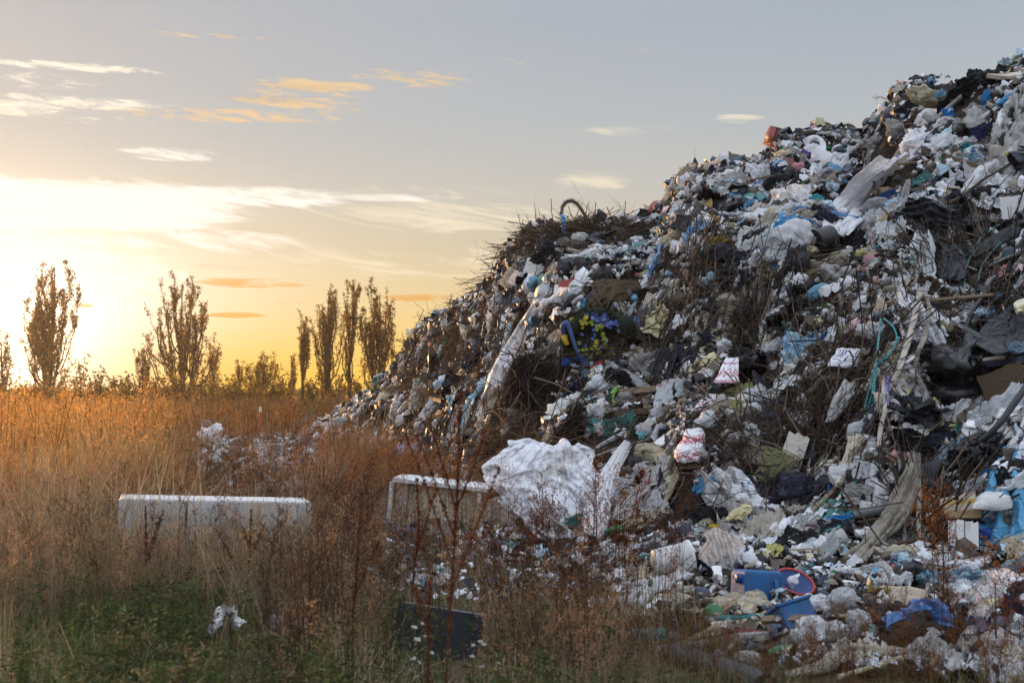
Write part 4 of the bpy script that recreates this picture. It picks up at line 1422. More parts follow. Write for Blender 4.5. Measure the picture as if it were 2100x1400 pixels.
    bag(1278, 1086, 86, 22, M_GREEN, 'flat green bag right of the spilling white film', 'bag', 'the flat green bag', 'long', 0, -5)
    sheet(1515, 1002, 70, 30, M_SKY, 'blue film lying at the foot of the leaning green slab', 'film', 'the blue foot film', 'sheet', 5, 10)
    sheet(1445, 1055, 100, 36, M_SLATE, 'slate film lying on the flat spread of rubbish', 'film', 'the slate foot film', 'sheet', 11, 5)
    patch([(1028, 1530, 1548), (1045, 1505, 1542), (1066, 1486, 1520)], M_PALEYEL, 'plastic_sheet', 'pale yellow film standing up right of the slate film', 'film', 'the pale yellow film', .06, .02, 3, .5, seed=95, lift=.12)
    bag(1452, 1070, 36, 20, M_PALEYEL, 'pale yellow bag left of the pale yellow film', 'bag', None, 'flat', 6)
    bag(1475, 1085, 46, 24, M_YELLOW, 'ball of gold tinsel on the flat rubbish', 'tinsel', 'the gold tinsel ball', 'blob', 13, name='tinsel')
    bag(1400, 1082, 46, 30, M_WHITE, 'white bag left of the gold tinsel ball', 'bag', 'the white bag by the tinsel', 'blob', 2)
    sheet(1725, 1070, 96, 36, M_SKY, 'turquoise film bag on the flat rubbish under the blue-grey pipe', 'bag', 'the turquoise film bag', 'sheet', 3, 0)
    cable([(1755, 1055, .15), (1800, 1045, .18), (1842, 1032, .15)], .045, M_GREYPL, 'plastic_pipe', 'blue-grey pipe poking out behind the canvas', 'pipe', 'the blue-grey pipe', n=12)
    bag(1662, 1068, 54, 24, M_WHITE, 'white tray with orange end left of the turquoise film bag', 'tray', None, 'chunk', 4, name='plastic_tray')
    sheet(1585, 1133, 56, 24, M_BLUE, 'bright blue torn film above the blue canister', 'film', 'the bright blue torn film', 'sheet', 9, -12)
    bag(1528, 1138, 26, 18, M_BLUE, 'small bright blue bag left of the bright blue torn film', 'bag', None, 'blob', 5)
    patch([(935, 1868, 1886), (970, 1858, 1887), (1010, 1838, 1880), (1055, 1815, 1868), (1085, 1795, 1845), (1125, 1765, 1795), (1150, 1725, 1780)], M_KHAKI, 'canvas', 'dirty canvas sheet hanging in folds down to the ground', 'canvas', 'the dirty canvas', .12, .06, 4, .2, seed=97, lift=.3, n=50, m=80)
    strip([(1886, 960, .3), (1884, 1010, .32), (1884, 1060, .3), (1885, 1102, .2)], [8, 11, 10, 7], M_CREAM, 'cloth_strip', 'narrow cream strip hanging right of the dirty canvas', 'strip', None, fold=.15, seed=12)
    sheet(1762, 1015, 64, 50, M_GREY, 'grey cloth draped on branches left of the dirty canvas', 'cloth', 'the draped grey cloth', 'sheet', 17, 10, .7, .2, 'cloth')
    for k, (x, h) in enumerate(((1953, 72), (1970, 74), (1988, 70), (1999, 66))):
        board(x, 1105, 15, h, .05, M_BOARD, ['leftmost upright white slat under the flattened cardboard', 'second upright white slat under the flattened cardboard', 'third upright white slat under the flattened cardboard', 'rightmost upright white slat under the flattened cardboard'][k], 'slat', 'the white upright slats' if k == 1 else None, 3, .9, .25, 'wooden_lath')
    for k in range(4):
        board(1965 + 4 * k, 1024 + 10 * k, 70, 16, .02, M_CARD if k % 2 else M_BEIGE, ['top flattened cardboard on the pile above the white slats', 'second flattened cardboard from the top of the pile', 'third flattened cardboard from the top of the pile', 'bottom flattened cardboard resting on the white slats'][k], 'cardboard', 'the flattened cardboard pile' if k == 0 else None, 10 + 3 * k, .35, .25, 'cardboard_sheet')
    bag(2025, 1095, 30, 56, M_BLUE, 'royal blue bag right of the white upright slats', 'bag', 'the royal blue bag', 'long', 3, 85)
    patch([(1013, 2018, 2048), (1022, 2005, 2068), (1043, 2000, 2072)], M_BOARD, 'plastic_dome', 'white domed plastic lid at the right edge of the foot', 'lid', 'the white domed lid', .12, .0, 1, 0, seed=98, lift=.25, rough=.002, tk=.02)
    sheet(2020, 968, 36, 20, M_SKY, 'sky-blue scrap below the broad black film', 'scrap', None, 'sheet', 2)
    bag(1885, 1255, 140, 72, M_BLUE, 'big crumpled bright blue bag near the bottom right', 'bag', 'the big blue bag', 'crump', 3, 4, .28, 1.2)
    hmask(1885, 1290, 88, 52)
    sheet(1860, 1222, 90, 40, M_BEIGE, 'pale grey card leaning behind the big blue bag', 'card', None, 'paper', 2, 15, .7, .2, 'cardboard_sheet')
    for k, (x, y, w, h) in enumerate(((1660, 1250, 84, 70), (1720, 1235, 90, 64), (1690, 1300, 110, 80), (1760, 1275, 70, 56), (1640, 1310, 60, 60))):
        bag(x, y, w, h, M_WHITE, ['left crumpled white bag in the bottom pile by the blue crate', 'topmost crumpled white bag in the bottom pile', 'largest crumpled white bag in front of the bottom pile', 'right crumpled white bag in the bottom pile', 'lowest left white bag of the bottom pile'][k], 'bag', 'the bottom white bag pile' if k == 1 else None, 'blob', (1, 6, 10, 3, 9)[k])
    bag(1770, 1268, 36, 22, M_PURPLE, 'lilac scrap on the right of the bottom white bag pile', 'scrap', None, 'flat', 2, name='scrap')
    sheet(2040, 1175, 150, 50, M_PALEBLUE, 'pale blue and white film spread at the right edge', 'film', 'the pale blue spread film', 'sheet', 13, -8)
    sheet(1950, 1190, 90, 50, M_PALEBLUE, 'patchy blue-white film left of the spread at the right edge', 'film', None, 'sheet', 4, 5)
    bag(1893, 1185, 30, 36, M_SKY, 'sky-blue bag above the big blue bag', 'bag', None, 'blob', 0)
    patch([(1142, 1792, 1802), (1165, 1798, 1826), (1185, 1815, 1836), (1205, 1824, 1834)], M_GREY, 'plastic_sheet', 'torn pointed grey film standing below the dirty canvas', 'film', 'the pointed grey film', .05, .02, 2, 0, seed=99, lift=.15)
    bag(1788, 1180, 56, 44, M_GREY, 'grey-white folded film left of the pointed grey film', 'film', None, 'chunk', 5)
    sheet(2085, 1220, 60, 40, M_NAVY, 'navy cloth lying at the right edge above the weeds', 'cloth', None, 'sheet', 8, name='cloth')
    bag(1420, 1160, 30, 24, M_SLATE, 'slate scrap behind the white bucket', 'scrap', None, 'flat', 1, name='scrap')
    sheet(1465, 1150, 90, 44, M_SLATE, 'crumpled slate film above the beige moulding', 'film', None, 'sheet', 15, 12)
    bag(1290, 1165, 50, 26, M_GREY, 'dirty white cloth left of the white bucket', 'cloth', None, 'flat', 3, name='cloth')
    cable([(1375, 1345, .1), (1440, 1365, .1), (1520, 1390, .1), (1570, 1412, .1)], .085, M_RUBBER, 'rubber_roll', 'thick black roll lying in the weeds at the bottom', 'roll', 'the thick black roll', n=12)
    bag(1525, 1280, 28, 22, M_GREY, 'round grey ball on the bare soil below the beige moulding', 'ball', None, 'blob', 2, name='ball')
    sheet(1540, 1300, 70, 24, M_PINK, 'pinkish film under the round grey ball', 'film', None, 'sheet', 6)
    bag(1385, 1310, 34, 34, M_WHITE, 'white bag in the weeds left of the black roll', 'bag', None, 'blob', 11)
    bag(1475, 1345, 36, 30, M_PALEBLUE, 'pale blue wrapper ball among the white scraps at the bottom', 'wrapper', None, 'blob', 4, name='wrapper')
    bag(1535, 1350, 60, 34, M_GREY, 'grey-white film among the weeds right of the pale blue wrapper', 'film', None, 'flat', 2)
    HMASK[:] = [q for q in HMASK if not (1040 < q[0] < 1178 and 742 < q[1] < 885)]
    build_containers()
    # thick sticks
    branch([(1572, 775, .3), (1640, 772, .35), (1690, 752, .32), (1730, 735, .25)], .035, 'thick grey branch jutting out level under the handwritten card', 'the thick level branch', seed=3)
    branch([(1652, 820, .3), (1690, 795, .34), (1730, 765, .3), (1750, 750, .25)], .04, 'thick brown branch rising from the twig hollow', 'the thick rising branch', seed=4)
    branch([(1725, 1165, .15), (1770, 1140, .22), (1810, 1125, .28), (1850, 1112, .28), (1885, 1105, .2)], .03, 'pale bare branch lying over the foot of the dirty canvas', 'the pale bare branch', seed=5)
    branch([(1740, 1130, .2), (1790, 1145, .3), (1840, 1130, .3), (1890, 1120, .2)], .022, 'dark forked branch in front of the dirty canvas', None, seed=6, twigs=14)
    branch([(1842, 1012, .25), (1842, 1050, .25), (1843, 1090, .15)], .028, 'short dark upright stick left of the dirty canvas', None, seed=7, twigs=2)
    branch([(1070, 468, .1), (1110, 467, .2), (1150, 462, .2)], .02, 'straight stick pointing left out of the top brush', 'the pointing stick', seed=8, twigs=6)
    branch([(1222, 458, .1), (1222, 440, .2), (1221, 415, .25)], .014, 'thin forked twig standing on the top brush', None, seed=9, twigs=7, tl=.25)
    branch([(1292, 456, .1), (1280, 438, .2), (1270, 420, .25)], .010, 'bare wispy twig at the right end of the top brush', None, seed=10, twigs=6, tl=.3)
    branch([(1100, 450, .1), (1098, 432, .2), (1096, 415, .2)], .008, 'faint upright twig left of the garland arch', None, seed=11, twigs=5, tl=.25)
    branch([(1010, 548, .1), (990, 535, .2), (975, 528, .2)], .01, 'spray of bare twigs sticking out of the left crest', None, seed=12, twigs=16, tl=.5)
    branch([(838, 720, .1), (822, 700, .2), (800, 690, .2)], .01, 'bare wispy shoots at the far left crest', None, seed=13, twigs=16, tl=.7)
    branch([(1830, 205, .1), (1805, 200, .2), (1790, 199, .2)], .012, 'stick jutting left from below the summit', None, seed=14, twigs=4)
    branch([(1462, 730, .15), (1440, 745, .2), (1400, 770, .2), (1360, 785, .1)], .022, 'long thin stick slanting down left of the printed black bag', None, seed=15, twigs=3)
    branch([(1890, 430, .2), (1930, 425, .25), (1990, 395, .25), (2050, 350, .2), (2110, 310, .2)], .03, 'long dark pole rising across the right slope', 'the long dark pole', seed=16, twigs=5)
    branch([(1640, 510, .2), (1660, 525, .2), (1700, 520, .2), (1640, 580, .1)][:3], .03, 'dark bent stick near the short black pipe', None, seed=17, twigs=4)
    for k in range(46):
        x = random.uniform(880, 2090); y = random.uniform(480, 1120)
        hc, C, F, T = heap_cols(np.array([x]))
        ycr = HOR - (hc[0] - EYE) / C[0] * FPX
        if y < ycr + 25: continue
        a = random.uniform(-1.2, 1.2) + (math.pi / 2 if random.random() < .4 else 0)
        L = random.uniform(25, 70)
        near = min(HEROES, key=lambda q: (q[0] - x) ** 2 + (q[1] - y) ** 2)
        branch([(x - L * math.cos(a), y - L * math.sin(a) * .6, .1), (x, y, .2), (x + L * math.cos(a), y + L * math.sin(a) * .6, .12)], random.uniform(.008, .018), None, None, seed=100 + k, twigs=random.randint(4, 12), tl=.35)


def tarpaulin():
    rng = np.random.default_rng(91)
    n, m = 150, 120
    a = np.linspace(0, 1, n); b = np.linspace(0, 1, m)
    A, B = np.meshgrid(a, b)
    rows = np.array([(908, 1062, 1205), (925, 1035, 1222), (955, 1005, 1232), (985, 992, 1240), (1020, 1008, 1248), (1058, 1046, 1256), (1088, 1080, 1268), (1114, 1104, 1258)], float)
    py = np.interp(b, np.linspace(0, 1, 8), rows[:, 0]); xl = np.interp(b, np.linspace(0, 1, 8), rows[:, 1]); xr = np.interp(b, np.linspace(0, 1, 8), rows[:, 2])
    Q = np.stack([A * 2.2, B * 2, 0 * A], -1).reshape(-1, 3)
    jx = fbm(np.stack([A * 0, B * 7, A * 0 + 3], -1).reshape(-1, 3), 3, 4).reshape(A.shape) * 17 * (np.abs(A - .5) * 2) ** 3
    jy = fbm(np.stack([A * 6, B * 0, A * 0 + 8], -1).reshape(-1, 3), 3, 6).reshape(A.shape) * 10 * (np.abs(B - .5) * 2) ** 3
    PX = xl[:, None] + (xr - xl)[:, None] * A + jx
    PY = py[:, None] + jy
    # planes meeting in angular ridges: the sheet lies over boxes and sacks
    cen = np.array([(.25, .25), (.62, .18), (.86, .42), (.45, .55), (.15, .5), (.70, .75), (.5, .9)])
    hgt = np.array([.34, .30, .22, .30, .20, .20, .10])
    z = np.full(A.shape, -.05)
    for (cx, cy), h in zip(cen, hgt):
        dd = np.maximum(np.abs(A - cx) * 1.5 + .25 * (B - cy), np.abs(B - cy) * 1.2)
        z = np.maximum(z, h - .85 * dd)
    z = z * .26
    def tri(t): return np.abs(t - np.floor(t) - .5) * 2 - .5
    wv = fbm(Q * .9, 3, 17).reshape(A.shape); wv2 = fbm(Q * 1.7, 3, 23).reshape(A.shape)
    # folds hanging from the top edge and spreading, others pulled across
    fan = np.arctan2(A - .45, B + .55) * 6.5
    z = z + .105 * tri(fan + .5 * wv) * np.clip(.25 + B, .2, 1) + .055 * tri(fan * 2.3 + 1.1 * wv2 + .3) * np.clip(B * 1.3, .15, 1)
    z = z + .07 * np.clip(tri(B * 3.1 + A * 1.4 + .7 * wv2), -.1, .5) * np.exp(-((A - .35) / .35) ** 2)
    z = z + .04 * crease(Q, rng, 7, 1.4).reshape(A.shape) + .022 * crease(Q, rng, 6, 3.6).reshape(A.shape) + .008 * crease(Q, rng, 6, 9.).reshape(A.shape)
    D = np.interp(B, [0, .5, 1], [15.95, 15.4, 14.85])
    X = (PX - 1050) / FPX; Yv = (700 - PY) / FPX
    d = np.stack([X, cP - Yv * sP, sP + Yv * cP], -1)
    P = np.array([0, 0, EYE]) + d / d[..., 1:2] * (D - z)[..., None]
    ctr = P.reshape(-1, 3).mean(0)
    mb = MB(); mb.grid(P - ctr)
    o = mb.build('tarpaulin', smooth=False, mat=rubbish_mat('tarpaulin_film', (.66, .67, .70), .5, .12, .8, (.26, .22, .17), .25, 9.)); o.location = ctr
    s = o.modifiers.new('thickness', 'SOLIDIFY'); s.thickness = .006; s.offset = -1
    tag(o, 'large white tarpaulin heaped at the foot of the slope', 'tarpaulin')
    reg(1120, 1005, 'the large white tarpaulin')
    for q in np.linspace(0, 1, 8):
        hmask(np.interp(q, np.linspace(0, 1, 8), (rows[:, 1] + rows[:, 2]) / 2), 908 + 208 * q, 112, 20)


def flower_geo(rng, r, petals=6):
    mb = MB()
    for ring, (rr, tilt) in enumerate(((r, .35), (r * .7, .8))):
        for k in range(petals):
            a = 2 * math.pi * k / petals + ring * .5 + rng.uniform(-.2, .2)
            c, s = math.cos(a), math.sin(a)
            p = [(0, 0, 0), (.5 * rr, -.32 * rr, .15 * rr + tilt * .25 * rr), (rr, 0, tilt * .6 * rr), (.5 * rr, .32 * rr, .15 * rr + tilt * .25 * rr)]
            mb.add([(x * c - y * s, x * s + y * c, z) for x, y, z in p], [(0, 1, 2, 3)])
    return mb


def build_wreath():
    C0 = surf(1228, 692)
    s = mpp(C0)
    x, y, z = frame(C0, 0, .75)
    w = thing('flower_wreath', 'dark fir wreath set with blue and yellow artificial flowers', 'wreath', C0 + to_cam(C0) * .25)
    M = mat4(x, y, z, C0 + to_cam(C0) * .25)
    w.matrix_world = M
    rng = np.random.default_rng(5)
    Rm = 48 * s
    m_fir = plain_mat('dark_fir', (.012, .022, .012), .8, .2, grain=.3)
    mb = MB()
    th = np.linspace(0, 2 * math.pi, 49)
    ring = np.stack([np.cos(th) * Rm * 1.25, np.sin(th) * Rm, .05 * np.sin(3 * th)], 1)
    mb.tube(ring, .10 + .03 * np.sin(th * 5), 8, False)
    for k in range(2600):
        a = rng.uniform(0, 2 * math.pi)
        c = np.array([math.cos(a) * Rm * 1.25, math.sin(a) * Rm, 0])
        d = rng.normal(size=3); d /= np.linalg.norm(d)
        p = c + d * rng.uniform(.04, .12)
        e = d + rng.normal(size=3) * .5; e /= np.linalg.norm(e)
        q = np.cross(e, rng.normal(size=3)); q = q / np.linalg.norm(q) * .006
        L = rng.uniform(.06, .14)
        mb.add([p - q, p + q, p + e * L], [(0, 1, 2)])
    # filled dark backing
    mb.lathe([(.001, -.05), (Rm * .6, -.06), (Rm * 1.1, -.10)], 24)
    mb.build('fir_ring', m_fir, w)
    fb = [flower_geo(rng, .042).mesh('blossom_shape', False) for _ in range(3)]
    mbl = [plain_mat('blossom_blue', (.07, .11, .33), .7, .2, grain=.2), plain_mat('blossom_pale_blue', (.20, .26, .52), .7, .2, grain=.2)]
    my = plain_mat('blossom_yellow', (.55, .42, .05), .7, .2, grain=.2)
    mg = plain_mat('leaf_lime', (.30, .36, .04), .7, .2, grain=.25)

    def put(px, py, mat, name, sc):
        X = (px - 1228) * s; Y = -(py - 692) * s
        o = obj(name, fb[rng.integers(3)], mat, w)
        o.location = (X, Y, .12 + rng.uniform(-.02, .05))
        o.rotation_euler = (rng.uniform(-.5, .5), rng.uniform(-.5, .5), rng.uniform(0, 6))
        o.scale = (sc, sc, sc)
    for k in range(26):
        a = rng.uniform(0, 1); px = 1208 + a * 62 + rng.normal() * 4; py = 655 + a * 18 + rng.normal() * 6
        put(px, py, mbl[rng.integers(2)], 'blossom', rng.uniform(.7, 1.1))
    for px, py in ((1222, 690), (1218, 700), (1195, 690), (1192, 708), (1202, 712), (1228, 720), (1235, 715), (1255, 728), (1220, 680), (1225, 672)):
        put(px, py, mbl[rng.integers(2)], 'blossom', .8)
    for px, py in ((1200, 660), (1204, 655), (1197, 666), (1175, 658), (1222, 712), (1225, 706)):
        put(px, py, my, 'blossom', 1.0)
    for k in range(26):
        a = rng.uniform(0, 2 * math.pi)
        px = 1212 + 30 * math.cos(a) + rng.normal() * 5; py = 695 + 34 * math.sin(a) + rng.normal() * 5
        put(px, py, mg, 'leaf_sprig', rng.uniform(.6, .95))
    for px, py in ((1252, 722), (1258, 722), (1250, 732), (1260, 732)):
        put(px, py, mg, 'leaf_sprig', .6)
    # ribbon on the left
    tail = [np.array(((px - 1228) * s, -(py - 692) * s, h)) for px, py, h in ((1160, 690, .12), (1158, 676, .2), (1166, 668, .24), (1172, 680, .22), (1178, 700, .2), (1186, 725, .16), (1194, 745, .1))]
    C = spline(tail, 30)
    mb = MB(); mb.tube(C, np.interp(np.linspace(0, 1, 30), [0, .2, .6, 1], [.028, .038, .028, .016]), 8)
    mb.build('ribbon', plain_mat('ribbon_blue', (.06, .10, .27), .6, .3, grain=.1), w)
    mb = MB(); C2 = spline([tail[0], tail[0] + [.01, -.06, .0], tail[0] + [.04, -.12, -.02]], 10)
    mb.tube(C2, np.linspace(.045, .03, 10), 8)
    mb.build('ribbon', plain_mat('ribbon_yellow', (.62, .40, .03), .5, .4, grain=.1), w)
    reg(1228, 692, 'the flower wreath')
    hmask(1228, 692, 68, 54); hmask(1172, 700, 20, 40)

    # garland arch on the crest
    g = thing('tinsel_garland', 'frayed brown tinsel garland arching over the top brush with blue beads', 'garland', surf(1180, 500))
    base = np.array(g.location)
    Y0 = surf(1180, 480)[1]

    def at(px, py, dy=0.0):
        d = ray(px, py); return d / d[1] * (Y0 + dy) + np.array([0, 0, EYE]) - base
    C = spline([at(1158, 490, -.4), at(1154, 465, -.3), at(1151, 440, -.1), at(1156, 420), at(1168, 412), at(1182, 417), (at(1194, 432, .1)), at(1202, 448, .1), at(1206, 465, .1), at(1206, 490, .0)], 90)
    mb = MB(); mb.tube(C, .025, 6)
    for k in range(1500):
        i = int(rng.integers(0, 90)); d = rng.normal(size=3); d /= np.linalg.norm(d)
        q = np.cross(d, rng.normal(size=3)); q = q / np.linalg.norm(q) * .006
        mb.add([C[i] - q, C[i] + q, C[i] + d * rng.uniform(.03, .09)], [(0, 1, 2)])
    mb.build('tinsel', plain_mat('rusty_tinsel', (.10, .07, .05), .6, .3, grain=.4), g)
    for k in range(7):
        V, F = ICO3
        mb = MB(); mb.add(V * [.045, .045, .055], F)
        o = mb.build('bead', plain_mat('bead_blue', (.07, .30, .55), .35, .5, grain=.15), g)
        o.location = at(1154 + k * 1.0, 446 + k * 8.5, -.45)
    reg(1180, 450, 'the garland arch')
    # second garland loop near the notch
    C = path_pts([(1733, 290, .1), (1729, 272, .15), (1733, 258, .2), (1745, 258, .2), (1760, 270, .15), (1772, 280, .1)], .1, 50)
    ctr = C.mean(0)
    mb = MB(); mb.tube(C - ctr, .03, 6)
    for k in range(700):
        i = int(rng.integers(0, 50)); d = rng.normal(size=3); d /= np.linalg.norm(d)
        q = np.cross(d, rng.normal(size=3)); q = q / np.linalg.norm(q) * .006
        mb.add([C[i] - ctr - q, C[i] - ctr + q, C[i] - ctr + d * rng.uniform(.03, .08)], [(0, 1, 2)])
    o = mb.build('tinsel_garland', MATS['rusty_tinsel']); o.location = ctr
    tag(o, 'small dark garland loop in the notch of the crest', 'garland')


def rbox(mb, c, s, r=.04, n=3):
    """rounded box"""
    V, F = ICO4
    p = np.sign(V) * np.abs(V) ** .22
    p = p / np.abs(p).max(0)
    mb.add(p * np.asarray(s) / 2 + np.asarray(c), F)
    return mb


def ground_at(px, py):
    d = ray(px, py)
    t = -EYE / d[2]
    return np.array([0, 0, EYE]) + d * t


def build_containers():
    # refrigerator lying in the grass
    f = thing('refrigerator', 'white refrigerator lying on its side in the dry grass', 'refrigerator', (-2.47, 11.75, -.06), (0, R(2.2), R(15)))
    M_FR = plain_mat('stained_enamel', (.58, .59, .62), .45, .35, 0, .5, 2.2, (1, 1, .35), dark=(.27, .23, .18), bump=.05)
    mb = MB(); mb.box((0, .06, .44), (1.52, .50, .80)); mb.build('body', M_STEEL, f, False, .012)
    mb = MB(); mb.box((.26, -.225, .44), (.99, .055, .81)); mb.build('door', M_FR, f, False, .014)
    mb = MB(); mb.box((-.51, -.225, .44), (.52, .055, .81)); mb.build('freezer_door', M_FR, f, False, .014)
    mb = MB(); mb.box((-.215, -.262, .30), (.03, .03, .26)); mb.build('handle', M_GREYPL, f, False, .008)
    mb = MB(); mb.box((0, -.194, .44), (1.50, .012, .78)); mb.build('seal', M_GREYPL, f, False)
    reg(440, 1040, 'the lying refrigerator')
    # overturned cabinet
    c = thing('cabinet', 'white overturned cabinet with a stained cream back panel left of the tarpaulin', 'cabinet', (-.83, 16.4, 0), (R(3), R(5.5), R(-12)))
    mb = MB(); mb.box((.02, .0, .62), (1.16, .42, .05)); mb.build('top_panel', M_STEEL, c, False, .006)
    mb = MB(); mb.box((.10, -.08, .31), (.96, .02, .57)); mb.build('back_panel', plain_mat('stained_cream', (.64, .61, .48), .7, .2, grain=.25, gscale=3., dark=(.26, .22, .12)), c, False)
    mb = MB(); mb.box((-.45, .02, .30), (.13, .34, .59)); mb.build('side_panel', plain_mat('chipped_white', (.62, .60, .60), .6, .3, grain=.5, gscale=9., dark=(.14, .09, .06)), c, False, .004)
    mb = MB(); mb.box((-.565, -.19, .30), (.045, .04, .59)); mb.build('leg', M_STEEL, c, False, .004)
    mb = MB(); mb.box((.60, -.02, .26), (.03, .34, .50)); mb.build('side_panel', M_STEEL, c, False, .004)
    mb = MB(); mb.box((.47, -.18, .52), (.05, .03, .12)); mb.build('hinge', M_STEEL, c, False, .004)
    reg(900, 1030, 'the overturned cabinet')
    plank((738, 1010, .2), (830, 1018, .2), 46, .03, M_DWOOD, 'dark brown wooden panel standing behind the overturned cabinet', 'panel', None, 'wooden_board', P0=np.array([-1.7, 17.4, .28]), P1=np.array([-1.15, 17.3, .28]))
    plank((855, 1075), (925, 1092), 8, .03, M_WOOD, 'thin brown lath lying in front of the overturned cabinet', 'lath', None, 'lath')
    sheet(760, 1062, 80, 30, M_WHITE, 'white film lying left of the overturned cabinet', 'film', 'the white film by the cabinet', 'sheet', 4, 15)
    bag(1035, 1050, 60, 60, M_WHITE, 'white panel leaning between the cabinet and the tarpaulin', 'panel', None, 'chunk', 2, name='plastic_board')
    # blue bottle
    P = ground_at(836, 1108)
    b = thing('plastic_bottle', 'bright blue plastic bottle lying in front of the overturned cabinet', 'bottle', P + np.array([0, -.2, .10]), (0, R(90), R(12)))
    mb = MB(); mb.lathe([(.001, -.14), (.07, -.14), (.085, -.12), (.085, .0), (.075, .02), (.085, .04), (.085, .10), (.05, .15), (.035, .16)], 18); mb.build('body', M_CANBLUE, b)
    mb = MB(); mb.lathe([(.036, .155), (.045, .16), (.045, .20), (.001, .205)], 14); mb.build('cap', M_CANBLUE, b)
    reg(836, 1090, 'the blue bottle')
    # white bucket on its side
    P = surf(1378, 1170)
    b = thing('bucket', 'white plastic bucket lying on its side with cloth spilling out', 'bucket', P + np.array([0, -.12, .10]), (R(8), R(82), R(18)))
    k = 46 * mpp(P)
    mb = MB(); mb.lathe([(.001, -.17), (.105, -.17), (.115, -.16), (.135, .12), (.150, .125), (.150, .15), (.138, .15), (.128, .12), (.108, -.15), (.001, -.155)], 28); mb.build('body', M_BUCKET, b)
    th = np.linspace(.1, math.pi - .1, 24)
    mb = MB(); mb.tube(np.stack([.17 * np.cos(th), .17 * np.sin(th), .13 - .10 * np.sin(th)], 1), .004, 5); mb.build('handle', M_GREYPL, b)
    b.scale = (k / .15,) * 3
    b.scale = (.98,) * 3
    bag(1418, 1172, 44, 40, M_GREY, 'grey-white cloth spilling from the mouth of the white bucket', 'cloth', None, 'tied', 2, 95, name='cloth')
    reg(1385, 1170, 'the white bucket')
    hmask(1385, 1170, 50, 28)
    # blue canister
    P = surf(1547, 1215)
    s = mpp(P)
    c = thing('canister', 'blue plastic canister lying on its side on the flat rubbish', 'canister', P + np.array([0, -.10, .06]), (R(-6), R(5), R(14)))
    mb = MB(); rbox(mb, (0, 0, 0), (84 * s, .30, 66 * s)); mb.build('body', M_CANBLUE, c)
    mb = MB()
    th = np.linspace(0, math.pi, 14)
    mb.tube(np.stack([(.00 + .0 * th), -.155 - .035 * np.sin(th), .055 * np.cos(th)], 1) + [20 * s, 0, -.01], .014, 8); mb.build('handle', M_CANBLUE, c)
    mb = MB(); mb.lathe([(.036, 0), (.036, .03), (.001, .031)], 16, np.array([[0, 0, -1, -42 * s], [0, 1, 0, -.05], [1, 0, 0, .05], [0, 0, 0, 1.]])); mb.build('cap', M_DBLUE, c)
    reg(1547, 1215, 'the blue canister')
    hmask(1547, 1215, 50, 40)
    # basin with red rim
    P = surf(1630, 1200)
    s = mpp(P)
    c = thing('basin', 'dark blue basin with a bent red rim right of the canister', 'basin', P + np.array([0, -.02, .03]), (R(30), R(16), 0))
    c.scale = (.8, .8, .8)
    mb = MB(); mb.lathe([(.001, -.075), (.12, -.07), (.165, -.01), (.175, 0), (.168, -.006), (.115, -.062), (.001, -.066)], 28); mb.build('bowl', M_DBLUE, c)
    th = np.linspace(0, 2 * math.pi, 40)
    mb = MB(); mb.tube(np.stack([.18 * np.cos(th), .18 * np.sin(th), 0 * th], 1), .014, 8, False); mb.build('rim', M_REDPL, c)
    sheet(1625, 1180, 66, 26, M_SKY, 'bright blue bag tucked over the dark blue basin', 'bag', None, 'sheet', 7, 8, .5, .16)
    reg(1632, 1200, 'the dark blue basin')
    hmask(1632, 1200, 45, 28)
    # blue crate
    P = surf(1625, 1275)
    s = mpp(P)
    c = thing('crate', 'open blue plastic crate left of the bottom white bags', 'crate', P + np.array([0, -.03, .02]), (R(-25), R(-12), R(20)))
    W, D, H = 72 * s, .20, 56 * s
    mb = MB(); t_ = .012
    mb.box((0, D / 2, 0), (W, t_, H)); mb.box((0, -D / 2, 0), (W, t_, H)); mb.box((-W / 2, 0, 0), (t_, D - t_ - .004, H)); mb.box((W / 2, 0, 0), (t_, D - t_ - .004, H)); mb.box((0, 0, -H / 2 + .008), (W - t_ - .004, D - t_ - .004, t_))
    mb.build('body', M_CANBLUE, c, False, .003)
    mb = MB()
    mb.box((0, -D / 2 - .006, H / 2 + .011), (W + .03, .03, .02)); mb.box((0, D / 2 + .006, H / 2 + .011), (W + .03, .03, .02)); mb.box((-W / 2 - .006, 0, H / 2 + .011), (.03, D - .022, .02)); mb.box((W / 2 + .006, 0, H / 2 + .011), (.03, D - .022, .02))
    mb.build('rim', M_CANBLUE, c, False, .004)
    reg(1625, 1275, 'the blue crate')
    hmask(1625, 1275, 40, 32)
    # long beige moulding
    o = plank((1345, 1228, .08), (1545, 1252, .08), 24, .05, M_BEIGE, 'long beige moulding lying across the bare soil', 'moulding', 'the beige moulding', 'moulding', face=.55)
    for k, (x0, y0, x1, y1) in enumerate(((1275, 1212, 1400, 1196), (1280, 1222, 1410, 1204), (1330, 1226, 1420, 1210))):
        plank((x0, y0), (x1, y1), 7, .02, M_BOARD if k != 1 else M_BEIGE, ['upper white slat left of the beige moulding', 'middle beige slat left of the beige moulding', 'lowest short white slat touching the beige moulding'][k], 'slat', None, 'lath')
    # dark panel leaning in the weeds
    d = thing('leaning_board', 'dark blue-grey panel leaning in the weeds at the bottom', 'panel', (-.52, 8.95, -.10), (R(-18), R(7), R(-12)))
    mb = MB(); mb.box((0, 0, .20), (.56, .03, .40)); mb.build('board', plain_mat('slate_panel', (.018, .022, .031), .8, .12, grain=.3, gscale=5., dark=(.045, .04, .035)), d, False, .004)
    mb = MB(); mb.box((0, 0, .408), (.56, .036, .010)); mb.build('edging', M_GREYPL, d, False, .002)
    reg(900, 1280, 'the dark leaning panel')
    # broken white tub in the herbs
    P = ground_at(480, 1330)
